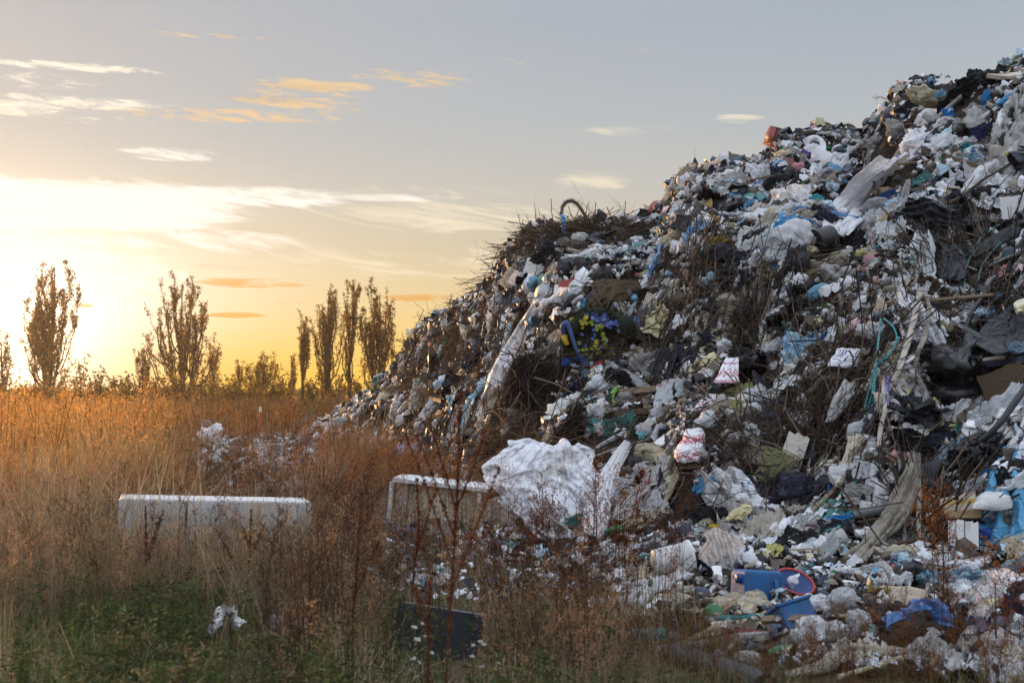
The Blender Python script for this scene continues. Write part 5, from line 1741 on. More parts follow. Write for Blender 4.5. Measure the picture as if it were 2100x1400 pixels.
    bag(478, 1232, 78, 66, M_BUCKET, 'broken curved piece of white plastic standing in the green weeds', 'plastic piece', None, 'crump', 6, 12, .12, 0, 'plastic_piece', P=np.array([P[0], P[1] - .25, .22]))
    reg(475, 1230, 'the broken white plastic')
    for k, (x, y, w, h, m, lab) in enumerate(((565, 1335, 40, 40, M_GREY, 'small white scrap right of the broken white piece in the herbs'), (625, 1338, 46, 26, M_PINK, 'pinkish scrap in the herbs well right of the broken white piece'))):
        P = ground_at(x, y)
        bag(x, y - 60, w, h, m, lab, 'scrap', None, 'flat', k, 0, None, 0, 'scrap', P=P + np.array([0, 0, .18]))
    # marker post in the field
    P = ground_at(536, 908)
    mpost = thing('marker_post', 'thin red and white marker post standing in the brown grass', 'post', (P[0], P[1], 0), (0, R(-2), 0))
    L = 75 * mpp(P)
    mb = MB(); mb.tube([(0, 0, -.05), (0, 0, L)], .045, 10); mb.build('pole', plain_mat('marker_white', (.70, .66, .60), .6, .3), mpost)
    mb = MB(); mb.tube([(0, 0, L * .28), (0, 0, L * .84)], .049, 10); mb.build('band', plain_mat('marker_red', (.42, .09, .03), .6, .3), mpost)
    reg(534, 865, 'the marker post')
    # rubbish lying out in the grass at the left
    P = ground_at(430, 895)
    for k, (x, y, w, h, m, f, lab, nm, ct) in enumerate((
            (430, 905, 62, 50, M_WHITE, 'blob', 'large crumpled white bundle standing alone in the brown grass', 'bundle', 'bundle'), (418, 880, 36, 26, M_WHITE, 'blob', 'smaller white film lump on the lone white bundle', 'film', 'film'),
            (378, 905, 36, 22, M_GREY, 'flat', 'grey-white scrap left of the lone white bundle', 'scrap', 'scrap'), (470, 905, 30, 20, M_GREY, 'flat', 'grey-white scrap right of the lone white bundle', 'scrap', 'scrap'),
            (372, 925, 34, 14, M_GREY, 'flat', 'low pale scrap half hidden by grass left of the refrigerator', 'scrap', 'scrap'), (450, 945, 44, 34, M_WHITE, 'blob', 'white film bundle in the grass above the refrigerator', 'bundle', 'bundle'),
            (430, 972, 22, 22, M_PALEBLUE, 'blob', 'blue and white wrapper in the grass above the refrigerator', 'wrapper', 'wrapper'), (556, 918, 30, 22, M_CREAM, 'blob', 'sunlit cream film right of the marker post', 'film', 'film'),
            (562, 982, 34, 34, M_YELLOW, 'blob', 'yellow and blue ball catching the sun right of the refrigerator', 'ball', 'ball'), (555, 1010, 60, 40, M_GREY, 'flat', 'grey film behind the right end of the refrigerator', 'film', 'film'),
            (600, 905, 26, 26, M_CREAM, 'tied', 'upright cream film scrap at the left toe of the heap', 'film', 'film'), (585, 893, 20, 28, M_PINK, 'tied', 'upright pinkish film scrap right of the marker post', 'film', 'film'),
            (640, 935, 50, 16, M_GREY, 'flat', 'grey flattened film in the weeds below the tilted toe board', 'film', 'film'), (690, 955, 60, 20, M_PALEBLUE, 'flat', 'pale blue film in the weeds below the curved white panel', 'film', 'film'),
            (845, 945, 90, 40, M_PALEBLUE, 'blob', 'pale blue crumpled film at the foot above the cabinet', 'film', 'film'), (760, 1085, 60, 24, M_PINK, 'flat', 'pinkish film in the grass left of the blue bottle', 'film', 'film'),
            (880, 1130, 44, 26, M_SLATE, 'blob', 'dark grey cap-like pot in the weeds below the cabinet', 'pot', 'pot'), (950, 1150, 50, 20, M_WHITE, 'flat', 'white film in the weeds below the cabinet right of the dark pot', 'film', 'film'))):
        P = ground_at(x, y + h * .3)
        if heap_h(P[0], P[1]) > .05:
            P = surf(x, y)
        hh = h * mpp(P)
        bag(x, y, w, h * 1.25, m, lab, ct, None, f, k, 0, None, 0, nm, P=P + np.array([0, 0, hh * .45]))
    # white carton with dark flap
    P = ground_at(545, 955)
    c = thing('carton', 'white open carton standing in the weeds right of the marker post', 'carton', (P[0], P[1], 0), (0, 0, R(15)))
    s = mpp(P); H = 45 * s; W = 60 * s
    mb = MB(); mb.box((0, W * .3, H / 2), (W, .02, H)); mb.box((-W / 2, 0, H / 2), (.02, W * .6 - .03, H)); mb.box((W / 2, 0, H / 2), (.02, W * .6 - .03, H)); mb.box((0, 0, .02), (W - .03, W * .6 - .03, .02)); mb.box((0, -W * .3, H * .45), (W, .02, H * .9))
    mb.build('body', M_BOARD, c, False)
    mb = MB(); mb.box((W * .3, -W * .36, H * .85), (W * .35, .015, H * .3)); mb.build('flap', M_GREYPL, c, False)
    reg(550, 935, 'the white carton')


build_heroes()

# ------------------------------------------------------------------ the mass of rubbish between the named pieces
TWIGZONES = [(1640, 880, 130, 130), (1990, 560, 110, 110), (940, 715, 90, 60), (1020, 920, 110, 60), (1150, 478, 110, 34), (1120, 800, 70, 80), (850, 740, 50, 60),
             (1350, 690, 70, 50), (1730, 720, 70, 70), (1560, 640, 50, 40), (1900, 1040, 60, 70), (1000, 560, 40, 40), (1400, 540, 50, 30), (1250, 480, 60, 30)]


def zone(px, py):
    z = np.zeros(np.shape(px))
    for x, y, a, b in TWIGZONES:
        z = np.maximum(z, np.exp(-(((px - x) / a) ** 2 + ((py - y) / b) ** 2) * 1.2))
    return z


def sample_heap(n, rng, pxr=(585, 2230), pw=1.1, extra=.9):
    out = []
    while len(out) < n:
        px = rng.uniform(*pxr, 4000)
        hc, C, F, T = heap_cols(px)
        Y = rng.uniform(7.5, 50, 4000)
        ok = (Y > T + .1) & (Y < C + extra) & (rng.uniform(size=4000) < (9.0 / Y) ** (pw - 1))
        px, Y = px[ok], Y[ok]
        X = (px - 1050) / FPX * Y
        Z = heap_h(X, Y)
        for k in range(len(X)):
            out.append((X[k], Y[k], Z[k]))
    return np.array(out[:n])


def in_hero(px, py, k=1.0):
    px = np.asarray(px, float); py = np.asarray(py, float)
    r = np.zeros(px.shape, bool)
    for x, y, a, b in HMASK:
        r |= ((px - x) / (a * k)) ** 2 + ((py - y) / (b * k)) ** 2 < 1
    return r


def bare(P):
    """0 where the soil of the heap shows, 1 where it is covered"""
    v = fbm(np.asarray(P) * [.9, .9, 1.2], 3, 61)
    return np.clip((v + .55) / .5, .38, 1)


def words_relation(px, py, skip=None):
    d = sorted(((q[0] - px) ** 2 + (1.2 * (q[1] - py)) ** 2, q) for q in HEROES)
    out = []
    for dd, q in d[:2]:
        dx, dy = px - q[0], py - q[1]
        if abs(dy) > .8 * abs(dx):
            w = 'above' if dy < 0 else 'below'
        else:
            w = 'left of' if dx < 0 else 'right of'
        out.append((w, q[2]))
    return out


FILL = []      # (object, noun words, photo x, photo y, size in pixels)


def fill_label():
    """one label each: what it looks like and what it lies beside"""
    from collections import defaultdict
    pend = []
    for o, noun, px, py, sz in FILL:
        rel = words_relation(px, py)
        pend.append([o, noun, px, py, sz, rel])
    def groups(keyfn):
        g = defaultdict(list)
        for p in pend: g[keyfn(p)].append(p)
        return g
    g1 = groups(lambda p: (p[1], p[5][0]))
    for (noun, (w, h)), L in g1.items():
        if len(L) == 1:
            L[0][0]['label'] = f'{noun} {w} {h}'
            continue
        if len(L) == 2:
            a, b = sorted(L, key=lambda p: p[4])
            if b[4] > 1.35 * a[4]:
                a[0]['label'] = f'smaller {noun} {w} {h}'; b[0]['label'] = f'larger {noun} {w} {h}'
            elif abs(a[3] - b[3]) > abs(a[2] - b[2]):
                a, b = sorted(L, key=lambda p: p[3])
                a[0]['label'] = f'upper {noun} of two {w} {h}'; b[0]['label'] = f'lower {noun} of two {w} {h}'
            else:
                a, b = sorted(L, key=lambda p: p[2])
                a[0]['label'] = f'{noun} {w} {h}, leftmost of two'; b[0]['label'] = f'{noun} {w} {h}, rightmost of two'
            continue
        L = sorted(L, key=lambda p: (p[2] - h_pos[h][0]) ** 2 + (p[3] - h_pos[h][1]) ** 2)
        names = ['nearest', 'second nearest', 'third nearest', 'fourth nearest', 'fifth nearest', 'sixth nearest', 'seventh nearest', 'eighth nearest', 'ninth nearest', 'tenth nearest', 'eleventh nearest', 'twelfth nearest']
        for i, p in enumerate(L):
            p[0]['label'] = f'{names[min(i, 11)]} {noun} {w} {h}'
    seen = defaultdict(list)
    for p in pend: seen[p[0]['label']].append(p)


h_pos = {}


def build_fill():
    rng = np.random.default_rng(77)
    global h_pos
    h_pos = {q[2]: (q[0], q[1]) for q in HEROES}
    hp = np.array([(q[0], q[1]) for q in HEROES])

    kinds = [
        # name, category, count, forms, (material, word, weight)..., size range m, noun, group
        ('plastic_bag', 'plastic bag', 250, ('crump', 'crump', 'crump', 'blob', 'tied', 'flat', 'long'), [(M_WHITE, 'white', 6), (M_GREY, 'dirty white', 2), (M_CREAM, 'cream', 2), (M_CLEAR, 'clear grey', 2)], (.22, .56), 'crumpled bag', 'white and cream bags in the heap'),
        ('rubbish_bag', 'rubbish bag', 150, ('crump', 'crump', 'blob', 'tied', 'long'), [(M_BLACK, 'black', 5), (M_SLATE, 'slate grey', 3)], (.24, .58), 'bin bag', 'black bags in the heap'),
        ('carrier_bag', 'carrier bag', 200, ('crump', 'crump', 'flat', 'tied', 'long'), [(M_BLUE, 'bright blue', 2), (M_SKY, 'sky-blue', 3), (M_PALEBLUE, 'pale blue', 5), (M_TEAL, 'teal', 3), (M_GREEN, 'green', 1), (M_PALEYEL, 'pale yellow', 3), (M_YELLOW, 'yellow', 1.2),
                                            (M_PINK, 'pink', 2), (M_RED, 'red', .8), (M_PURPLE, 'purple', .7), (M_ORANGE, 'orange', 1)], (.13, .35), 'coloured bag', 'coloured bags in the heap'),
        ('plastic_film', 'plastic film', 240, ('sheet',), [(M_WHITE, 'white', 5), (M_GREY, 'dirty white', 3), (M_CLEAR, 'clear', 3), (M_CREAM, 'cream', 2), (M_PALEBLUE, 'pale blue', 1), (M_PALEYEL, 'pale yellow', .6)], (.26, .68), 'wrinkled film', 'pale films in the heap'),
        ('dark_film', 'dark film', 190, ('sheet',), [(M_BLACK, 'black', 4), (M_SLATE, 'slate grey', 3), (M_BROWN, 'brown', 2), (M_NAVY, 'navy', 1)], (.28, .72), 'wrinkled film', 'dark films in the heap'),
        ('rag', 'rag', 170, ('sheet', 'crump', 'crump'), [(M_GCLOTH, 'grey', 3), (M_KHAKI, 'khaki', 2), (M_BROWN, 'brown', 2), (M_NAVY, 'navy', 2), (M_TEAL, 'teal', .6), (M_PINK, 'pink', .7)], (.18, .45), 'rag', 'rags in the heap'),
        ('paper_scrap', 'paper', 90, ('paper',), [(M_BOARD, 'white', 5), (M_BEIGE, 'beige', 2), (M_CARD, 'brown card', 2)], (.12, .30), 'stiff sheet', 'stiff sheets and cards in the heap'),
        ('foam_chunk', 'foam', 90, ('chunk',), [(M_FOAM, 'cream', 3), (M_WHITE, 'white', 3), (M_MOSS, 'greenish', .6)], (.10, .24), 'foam lump', 'foam lumps in the heap'),
        ('plastic_bottle', 'bottle', 70, ('bottle',), [(M_CLEAR, 'clear', 3), (M_PALEBLUE, 'pale blue', 2), (M_WHITE, 'white', 2), (M_GREEN, 'green', .6)], (.09, .11), 'plastic bottle', 'bottles in the heap'),
        ('lath', 'lath', 70, ('plank',), [(M_WOOD, 'grey-brown', 3), (M_DWOOD, 'dark brown', 2)], (.35, .95), 'wooden lath', 'laths in the heap'),
    ]
    for name, cat, count, forms, mats, (s0, s1), noun, group in kinds:
        w = np.array([m[2] for m in mats], float); w /= w.sum()
        made = 0
        while made < count:
            P = sample_heap(600, rng)
            qx, qy = project(P)
            zz = zone(qx, qy)
            hm = in_hero(qx, qy, 1.0) | (in_hero(qx, qy + 14, 1.3) & (P[:, 2] < .7))
            br = bare(P)
            for k in range(len(P)):
                if made >= count: break
                if zz[k] > .5 and rng.uniform() < (.45 if cat in ('rubbish bag', 'dark film', 'rag') else .68): continue
                if hm[k] and rng.uniform() < .93: continue
                if rng.uniform() > .35 + .65 * br[k]: continue
                if 1790 < qx[k] < 1985 and 1225 < qy[k] < 1350: continue
                if qx[k] < 1010 and mats[0][1] == 'white' and rng.uniform() < .40: continue
                # the face of the long films, wreath and tarpaulin stays clear
                if 985 < qx[k] < 1235 and 905 < qy[k] < 1110: continue
                p = P[k]
                mi = rng.choice(len(mats), p=w)
                mat, word, _ = mats[mi]
                f = forms[rng.integers(len(forms))]
                s = math.exp(rng.uniform(math.log(s0), math.log(s1))) * (.80 + .2 * min(p[1], 26) / 16)
                if f in ('sheet', 'crump') and rng.uniform() < .10: s *= 1.6
                flatzone = p[2] < .6
                if flatzone: s *= .62
                sp = s * FPX / p[1] * .36
                if in_hero(np.array([qx[k] - sp, qx[k] + sp, qx[k], qx[k]]), np.array([qy[k], qy[k], qy[k] - sp, qy[k] + sp]), .9).sum() > 1: continue
                cc_ = heap_cols(np.array([qx[k]]))
                if p[1] > cc_[1][0] - 1.6: s = min(s * .7, .36)
                row_ = HOR - (np.min(heap_cols(qx[k] + np.array([-30., 0, 30.]))[0] - EYE)) / cc_[1][0] * FPX
                if qy[k] - .5 * s * FPX / p[1] < row_ - 4: s = min(s, .30)
                n = hnorm(p[0], p[1])
                if f == 'plank':
                    th = rng.uniform(0, math.pi)
                    t = np.cross(n, [math.cos(th), math.sin(th), .3]); t /= np.linalg.norm(t)
                    a = p - t * s / 2; b = p + t * s / 2
                    for q in (a, b): q[2] = max(q[2], heap_h(q[0], q[1]) - .05) + .05
                    st = random.getstate()
                    o = plank((qx[k], qy[k]), (qx[k] + 1, qy[k]), rng.uniform(6, 12) * 14 / p[1], .03, mat, 'x', cat, None, 'lath', .02, .5, P0=a, P1=b)
                else:
                    L = PROTO[f]
                    o = obj(name, L[rng.integers(len(L))], mat)
                    if f in ('sheet', 'paper'):
                        z = n * rng.uniform(.4, 1) + to_cam(p) * rng.uniform(0, .5) + rng.normal(size=3) * .28; z /= np.linalg.norm(z)
                        x = np.cross(rng.normal(size=3), z); x /= np.linalg.norm(x)
                        y = np.cross(z, x)
                        asp = rng.uniform(.5, 1.0)
                        o.matrix_world = mat4(x, y, z, p + n * rng.uniform(.02, .10), (s / 2, s / 2 * asp, s / 2 * rng.uniform(.55, 1.0)))
                    else:
                        o.location = p + n * s * rng.uniform(.02, .22)
                        if f == 'bottle':
                            o.scale = (s * 1.3,) * 3
                            o.rotation_euler = (rng.uniform(.9, 2.2), rng.uniform(-.6, .6), rng.uniform(0, 6.3))
                        else:
                            # settled flat against the slope, tipped a little
                            z = n + rng.normal(size=3) * (.30 if f != 'tied' else .8); z /= np.linalg.norm(z)
                            x = np.cross(rng.normal(size=3), z); x /= np.linalg.norm(x)
                            y = np.cross(z, x)
                            sc = (s / 2 * rng.uniform(.85, 1.3), s / 2 * rng.uniform(.6, 1), s / 2 * rng.uniform(.36, .72))
                            o.matrix_world = mat4(x, y, z, p + n * s * rng.uniform(.0, .14), sc)
                if cat == 'coloured bag' or f == 'flat': nn = f'{word} flattened {noun.split()[-1]}' if f == 'flat' else f'{word} {noun.split()[-1]}'
                elif f == 'tied': nn = f'{word} knotted bag'
                elif f == 'long': nn = f'{word} drawn-out bag'
                else: nn = f'{word} {noun}'
                tag(o, 'x', cat, group)
                FILL.append((o, nn, qx[k], qy[k], s / (p[1] / FPX)))
                made += 1
    # films and cloths draped over the surface
    DM = [(M_WHITE, 'white', 6), (M_GREY, 'dirty white', 4), (M_CREAM, 'cream', 2.5), (M_CLEAR, 'clear', 3), (M_BLACK, 'black', 3.5), (M_SLATE, 'slate grey', 2.5), (M_PALEBLUE, 'pale blue', 1.6), (M_SKY, 'sky-blue', .8), (M_TEAL, 'teal', .6), (M_PALEYEL, 'pale yellow', .8),
          (M_KHAKI, 'khaki', 1.2), (M_BROWN, 'brown', 1.2), (M_GCLOTH, 'grey', 1.4)]
    w = np.array([m[2] for m in DM], float); w /= w.sum()
    made = 0
    nA, nB = 34, 24
    A0, B0 = np.meshgrid(np.linspace(-1, 1, nA), np.linspace(-1, 1, nB))
    P0 = np.stack([A0, B0, 0 * A0], -1).reshape(-1, 3)
    th0 = np.arctan2(P0[:, 1], P0[:, 0])
    while made < 210:
        P = sample_heap(300, rng, extra=-.4)
        qx, qy = project(P)
        zz = zone(qx, qy)
        for k in range(len(P)):
            if made >= 210: break
            p = P[k]
            if zz[k] > .5 and rng.uniform() < .6: continue
            s = rng.uniform(.40, 1.15) * (.85 + .15 * min(p[1], 26) / 13) * (.7 if p[2] < .6 else 1)
            cc_ = heap_cols(np.array([qx[k]]))
            if p[1] > cc_[1][0] - 1.5: s *= .6
            sp = s * FPX / p[1] * .42
            if in_hero(np.array([qx[k], qx[k] - sp, qx[k] + sp, qx[k], qx[k]]), np.array([qy[k], qy[k], qy[k], qy[k] - sp * .7, qy[k] + sp * .7]), .9).any(): continue
            n = hnorm(p[0], p[1])
            dn = np.array([n[0], n[1], 0]); dn /= np.linalg.norm(dn) + 1e-6
            a = rng.normal() * .6
            dn = np.array([dn[0] * math.cos(a) - dn[1] * math.sin(a), dn[0] * math.sin(a) + dn[1] * math.cos(a), 0])
            cr = np.array([-dn[1], dn[0], 0])
            sd_ = int(rng.integers(9999))
            wob = 1 + .30 * fbm(np.stack([np.cos(th0) * 1.6, np.sin(th0) * 1.6, 0 * th0 + sd_ % 50], 1), 3, sd_)
            asp = rng.uniform(.32, .75)
            u = P0[:, 0] * wob * s / 2 * rng.uniform(.9, 1.2); v = P0[:, 1] * wob * s / 2 * asp
            if rng.uniform() < .45: u, v = u, v
            XY = p[None] + dn[None] * (u * .85)[:, None] + cr[None] * v[:, None]
            Z = heap_h(XY[:, 0], XY[:, 1])
            Q = P0 * 1.3 + sd_ % 37
            t = v / (s * asp) * rng.uniform(2.2, 4.2) + .55 * fbm(Q, 3, sd_)
            fold = np.abs(t - np.floor(t) - .5) * 2 - .5
            off = .05 + s * (.085 * fold + .05 * fbm(Q * .9, 2, sd_ + 3) + .030 * crease(Q, rng, 6, 1.6) + .013 * crease(Q, rng, 5, 4.2))
            W = np.stack([XY[:, 0], XY[:, 1], np.maximum(Z, 0)], 1) + n[None] * off[:, None]
            wx, wy = project(W)
            ch, cC = heap_cols(wx)[:2]
            if (wy < HOR - (ch - EYE) / cC * FPX + 6).any() or (off.max() > .5): continue
            ctr = W.mean(0)
            mb = MB(); mb.grid((W - ctr).reshape(nB, nA, 3))
            mat, word, _ = DM[rng.choice(len(DM), p=w)] if p[2] > .5 else DM[rng.integers(4)]
            o = mb.build('draped_sheet', mat, None, False); o.location = ctr
            tag(o, 'x', 'sheet', 'sheets draped over the heap')
            FILL.append((o, f'{word} draped sheet', qx[k], qy[k], s * FPX / p[1]))
            made += 1
    # strips and cords trailing down the slope
    SM = [(M_WHITE, 'white', 4), (M_CREAM, 'cream', 3), (M_GREY, 'dirty white', 3), (M_BLACK, 'black', 3), (M_SLATE, 'slate grey', 2), (M_TEAL, 'teal', 1), (M_GCLOTH, 'grey', 2), (M_KHAKI, 'khaki', 2), (M_BLUE, 'blue', .6)]
    w = np.array([m[2] for m in SM], float); w /= w.sum()
    made = 0
    while made < 170:
        P = sample_heap(300, rng, extra=-.5)
        qx, qy = project(P)
        hm = in_hero(qx, qy, 1.0)
        for k in range(len(P)):
            if made >= 170: break
            if hm[k]: continue
            p = P[k]
            n = hnorm(p[0], p[1])
            dn = np.array([n[0], n[1], 0]) * .9 + rng.normal(size=3) * [.7, .35, 0]
            dn /= np.linalg.norm(dn)
            L = rng.uniform(.35, 1.15)
            pts = []
            for q in np.linspace(-.5, .5, 5):
                g = p + dn * L * q + rng.normal(size=3) * [.05, .05, 0]
                g[2] = max(float(heap_h(g[0], g[1])), 0)
                a, b = project(g)
                pts.append((float(a), float(b), .07 + .06 * rng.uniform()))
            mat, word, _ = SM[rng.choice(len(SM), p=w)]
            pxm = FPX / p[1]
            if made % 4 == 3:
                o = cable(pts, rng.uniform(.006, .016), mat, 'cord', 'x', 'cord', None, m=24, n=6)
                nn = f'{word} trailing cord'
                o['group'] = 'cords in the heap'
            else:
                wd = rng.uniform(.035, .13) * pxm
                hs_ = len(HMASK)
                o = strip(pts, [wd * .6, wd, wd * rng.uniform(.5, 1), wd * .4], mat, 'cloth_strip', 'x', 'strip', None, m=26, n=7, fold=.2, seed=made, twist=.5)
                del HMASK[hs_:]
                nn = f'{word} trailing strip'
                o['group'] = 'strips in the heap'
            FILL.append((o, nn, qx[k], qy[k], L * pxm))
            made += 1
    # bare branches made with the named pieces still lack words
    for o in list(COL.objects):
        if o.name.startswith('branch') and not o.get('label'):
            o['group'] = 'bare branches in the heap'
            qx, qy = project(np.array(o.location))
            FILL.append((o, 'bare twiggy branch', float(qx), float(qy), 60.0))


def build_litter():
    """countless small scraps: one mass"""
    rng = np.random.default_rng(5)
    N = 40000
    P = sample_heap(N, rng, pw=1.35)
    qx, qy = project(P)
    keep = (rng.uniform(size=N) > zone(qx, qy) * .5) & (rng.uniform(size=N) < bare(P) * np.where(qx < 1010, .7, 1)) & (~in_hero(qx, qy, 1.08) | (rng.uniform(size=N) < .07))
    P = P[keep]
    # blown out into the trampled grass left of the toe
    ey = rng.uniform(17, 44, 2600); ex = 560 + rng.normal(size=2600) * 95
    E = np.stack([(ex - 1050) / FPX * ey, ey, rng.uniform(.03, .30, 2600)], 1)
    gy_ = rng.uniform(10.8, 17.0, 1100); gx = rng.uniform(700, 1330, 1100)
    E = np.vstack([E, np.stack([(gx - 1050) / FPX * gy_, gy_, rng.uniform(.02, .20, 1100)], 1)])
    E = E[heap_h(E[:, 0], E[:, 1]) < .05]
    P = np.vstack([P, E]); N = len(P)
    qx, qy = project(P); keep = np.ones(N, bool)
    pal = np.array([(.74, .74, .76), (.52, .51, .49), (.40, .36, .30), (.03, .03, .035), (.09, .068, .05), (.14, .34, .50), (.42, .56, .66), (.10, .30, .30), (.55, .50, .28), (.42, .12, .10), (.58, .40, .40), (.08, .28, .13), (.06, .14, .38), (.55, .32, .14), (.06, .08, .12)])
    w = np.array([36, 16, 8, 20, 16, 1.5, 4.0, 1.5, 2.2, .7, 1.6, .6, .8, .7, 6]); w /= w.sum()
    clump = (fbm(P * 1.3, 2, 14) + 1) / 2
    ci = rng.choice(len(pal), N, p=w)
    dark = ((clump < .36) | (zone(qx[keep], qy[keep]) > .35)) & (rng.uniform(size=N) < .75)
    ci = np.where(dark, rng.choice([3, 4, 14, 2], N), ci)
    C = pal[ci] * rng.uniform(.6, 1.1, (N, 1))
    n = hnorm(P[:, 0], P[:, 1])
    Zd = n + rng.normal(size=(N, 3)) * .55
    Zd /= np.linalg.norm(Zd, axis=1)[:, None]
    Xd = np.cross(rng.normal(size=(N, 3)), Zd); Xd /= np.linalg.norm(Xd, axis=1)[:, None]
    Yd = np.cross(Zd, Xd)
    s = np.exp(rng.uniform(math.log(.020), math.log(.070), N)) * np.clip(P[:, 1] / 15, .8, 1.8)
    s = np.where(rng.uniform(size=N) < .16, s * 2.0, s)
    nu, nv = 7, 5
    u = np.linspace(-1, 1, nu); v = np.linspace(-1, 1, nv)
    U, Vv = np.meshgrid(u, v)
    U, Vv = U.ravel(), Vv.ravel()
    # squares drawn in to rounded outlines
    Ue = U * np.sqrt(1 - Vv ** 2 / 2); Ve = Vv * np.sqrt(1 - U ** 2 / 2)
    k = len(U)
    asp = rng.choice([.25, .4, .7, .9], (N, 1), p=[.2, .25, .3, .25]) * rng.uniform(.8, 1.2, (N, 1))
    j = rng.normal(size=(N, k, 3)) * np.array([.11, .11, .17])
    ph = rng.uniform(0, 6, (N, 1)); fq = rng.uniform(1, 3.6, (N, 1)); dome = rng.uniform(-.2, 1.1, (N, 1))
    zz = dome * (1 - .8 * (Ue ** 2 + Ve ** 2))[None] + .28 * np.sin(Ue[None] * fq + ph) + .25 * np.abs(np.sin(Ve[None] * fq + ph * 2)) + j[..., 2]
    L = np.stack([Ue[None] + j[..., 0], (Ve[None] + j[..., 1]) * asp, zz * (.5 + .5 * asp)], -1) * s[:, None, None]
    W = P[:, None, :] + L[..., 0:1] * Xd[:, None] + L[..., 1:2] * Yd[:, None] + L[..., 2:3] * Zd[:, None] + n[:, None] * .02
    idx = np.arange(k).reshape(nv, nu)
    f = np.stack([idx[:-1, :-1], idx[:-1, 1:], idx[1:, 1:], idx[1:, :-1]], -1).reshape(-1, 4)
    F = (f[None] + (np.arange(N) * k)[:, None, None]).reshape(-1, 4)
    mb = MB(); mb.add(W.reshape(-1, 3), F, np.repeat(C, k, 0))
    o = mb.build('litter', attr_mat('small_scraps', .5, .10), None, True)
    tag(o, 'small scraps of film, paper and plastic covering the whole heap', 'litter', None, 'stuff')


def twig_mass(name, spots, N, rng, mat, label, rad=(.004, .009), length=(.3, 1.1), lift=(.0, .30), down=.75, flat=1.0, tone=(.04, .03, .023)):
    A = []
    for x, y, a, b, wgt in spots:
        A += [(x, y, a, b)] * int(wgt * 100)
    V = []; 
    m = 6
    P0 = []
    while len(P0) < N:
        x, y, a, b = A[rng.integers(len(A))]
        px = x + rng.normal() * a * .60; py = y + rng.normal() * b * .60
        c_ = heap_cols(np.array([px]))
        if py < HOR - (c_[0][0] - EYE) / c_[1][0] * FPX - 4 or px < 700: continue
        P0.append((px, py))
    P0 = np.array(P0)
    pts = np.array([surf(*q) for q in P0])
    tc = np.array([0, 0, EYE]) - pts; tc /= np.linalg.norm(tc, axis=1)[:, None]
    n = hnorm(pts[:, 0], pts[:, 1])
    pts = pts + tc * rng.uniform(lift[0], lift[1], (N, 1))
    d = rng.normal(size=(N, 3)); d[:, 2] -= down * np.abs(rng.normal(size=N)) * 1.5
    d -= n * np.sum(d * n, 1)[:, None] * .75
    d[:, 2] *= flat
    d /= np.linalg.norm(d, axis=1)[:, None]
    L = np.exp(rng.uniform(math.log(length[0]), math.log(length[1]), N))
    side = np.cross(d, rng.normal(size=(N, 3))); side /= np.linalg.norm(side, axis=1)[:, None]
    bend = rng.normal(size=N) * .28
    q = np.linspace(-.5, .5, m)
    C = pts[:, None] + d[:, None] * (q[None, :, None] * L[:, None, None]) + side[:, None] * ((q ** 2)[None, :, None] * (bend * L)[:, None, None] * 2) + rng.normal(size=(N, m, 3)) * (.022 * L)[:, None, None]
    r = rng.uniform(rad[0], rad[1], N)[:, None] * np.linspace(1, .35, m)[None]
    up = np.cross(d, side)
    th = np.arange(3) * 2 * math.pi / 3
    W = C[:, :, None] + r[:, :, None, None] * (np.cos(th)[None, None, :, None] * side[:, None, None] + np.sin(th)[None, None, :, None] * up[:, None, None])
    i = np.arange(m - 1)[:, None] * 3; jn = np.arange(3)[None]
    f = np.stack([i + jn, i + (jn + 1) % 3, i + 3 + (jn + 1) % 3, i + 3 + jn], -1).reshape(-1, 4)
    F = (f[None] + (np.arange(N) * m * 3)[:, None, None]).reshape(-1, 4)
    k_ = rng.uniform(size=(N, 1))
    cc = np.where(k_ < .22, np.array([tone]) * 3.0, np.where(k_ < .6, np.array([tone]) * 1.6, np.array([tone]))) * rng.uniform(.6, 1.25, (N, 1))
    mb = MB(); mb.add(W.reshape(-1, 3), F, np.repeat(cc, m * 3, 0))
    o = mb.build(name, mat)
    tag(o, label, 'twigs', None, 'stuff')
    return o


def build_twigs():
    rng = np.random.default_rng(9)
    tw = tw2 = attr_mat('twig_bark', .9, 0, .1)
    twig_mass('twigs', [(x, y, a, b, 1.0 if a > 80 else .6) for x, y, a, b in TWIGZONES if y > 520], 2700, rng, tw2, 'tangled dark twigs filling the hollows of the heap', (.004, .012), (.35, 1.8), (-.08, .20), 1.8, 1.0, (.05, .037, .028))
    twig_mass('brush', [(1110, 480, 70, 22, 1), (1180, 470, 60, 20, 1), (1260, 470, 60, 18, .8), (1060, 505, 40, 24, .5), (1000, 560, 40, 40, .4)], 1900, rng, tw, 'brown brushwood piled on the crest under the garland arch', (.004, .010), (.5, 1.7), (-.1, .42), .2, .22, (.05, .035, .025))
    twig_mass('brushwood', [(930, 710, 100, 60, 1), (860, 740, 60, 60, .7), (1010, 915, 100, 50, .9), (880, 800, 90, 60, .7), (980, 640, 90, 40, .5), (760, 880, 90, 40, .4)], 3200, rng, tw, 'reddish brown brushwood on the left flank', (.005, .010), (.4, 1.3), (.0, .35), .3, .5, (.075, .045, .028))
    twig_mass('stray_twigs', [(1500, 700, 500, 260, 1)], 2600, rng, tw2, 'stray twigs scattered over the heap', (.004, .008), (.3, .9), (.02, .2), .4)


def build_char():
    twig_mass('charred_fibres', [(1100, 790, 46, 36, 1), (1140, 830, 40, 36, 1), (1080, 755, 30, 20, .5), (1160, 860, 30, 20, .4)], 3200, np.random.default_rng(31), attr_mat('char', .95, 0, .08),
              'black charred fibres matted below the flower wreath', (.004, .009), (.10, .40), (.0, .30), .5, 1.0, (.010, .009, .009))


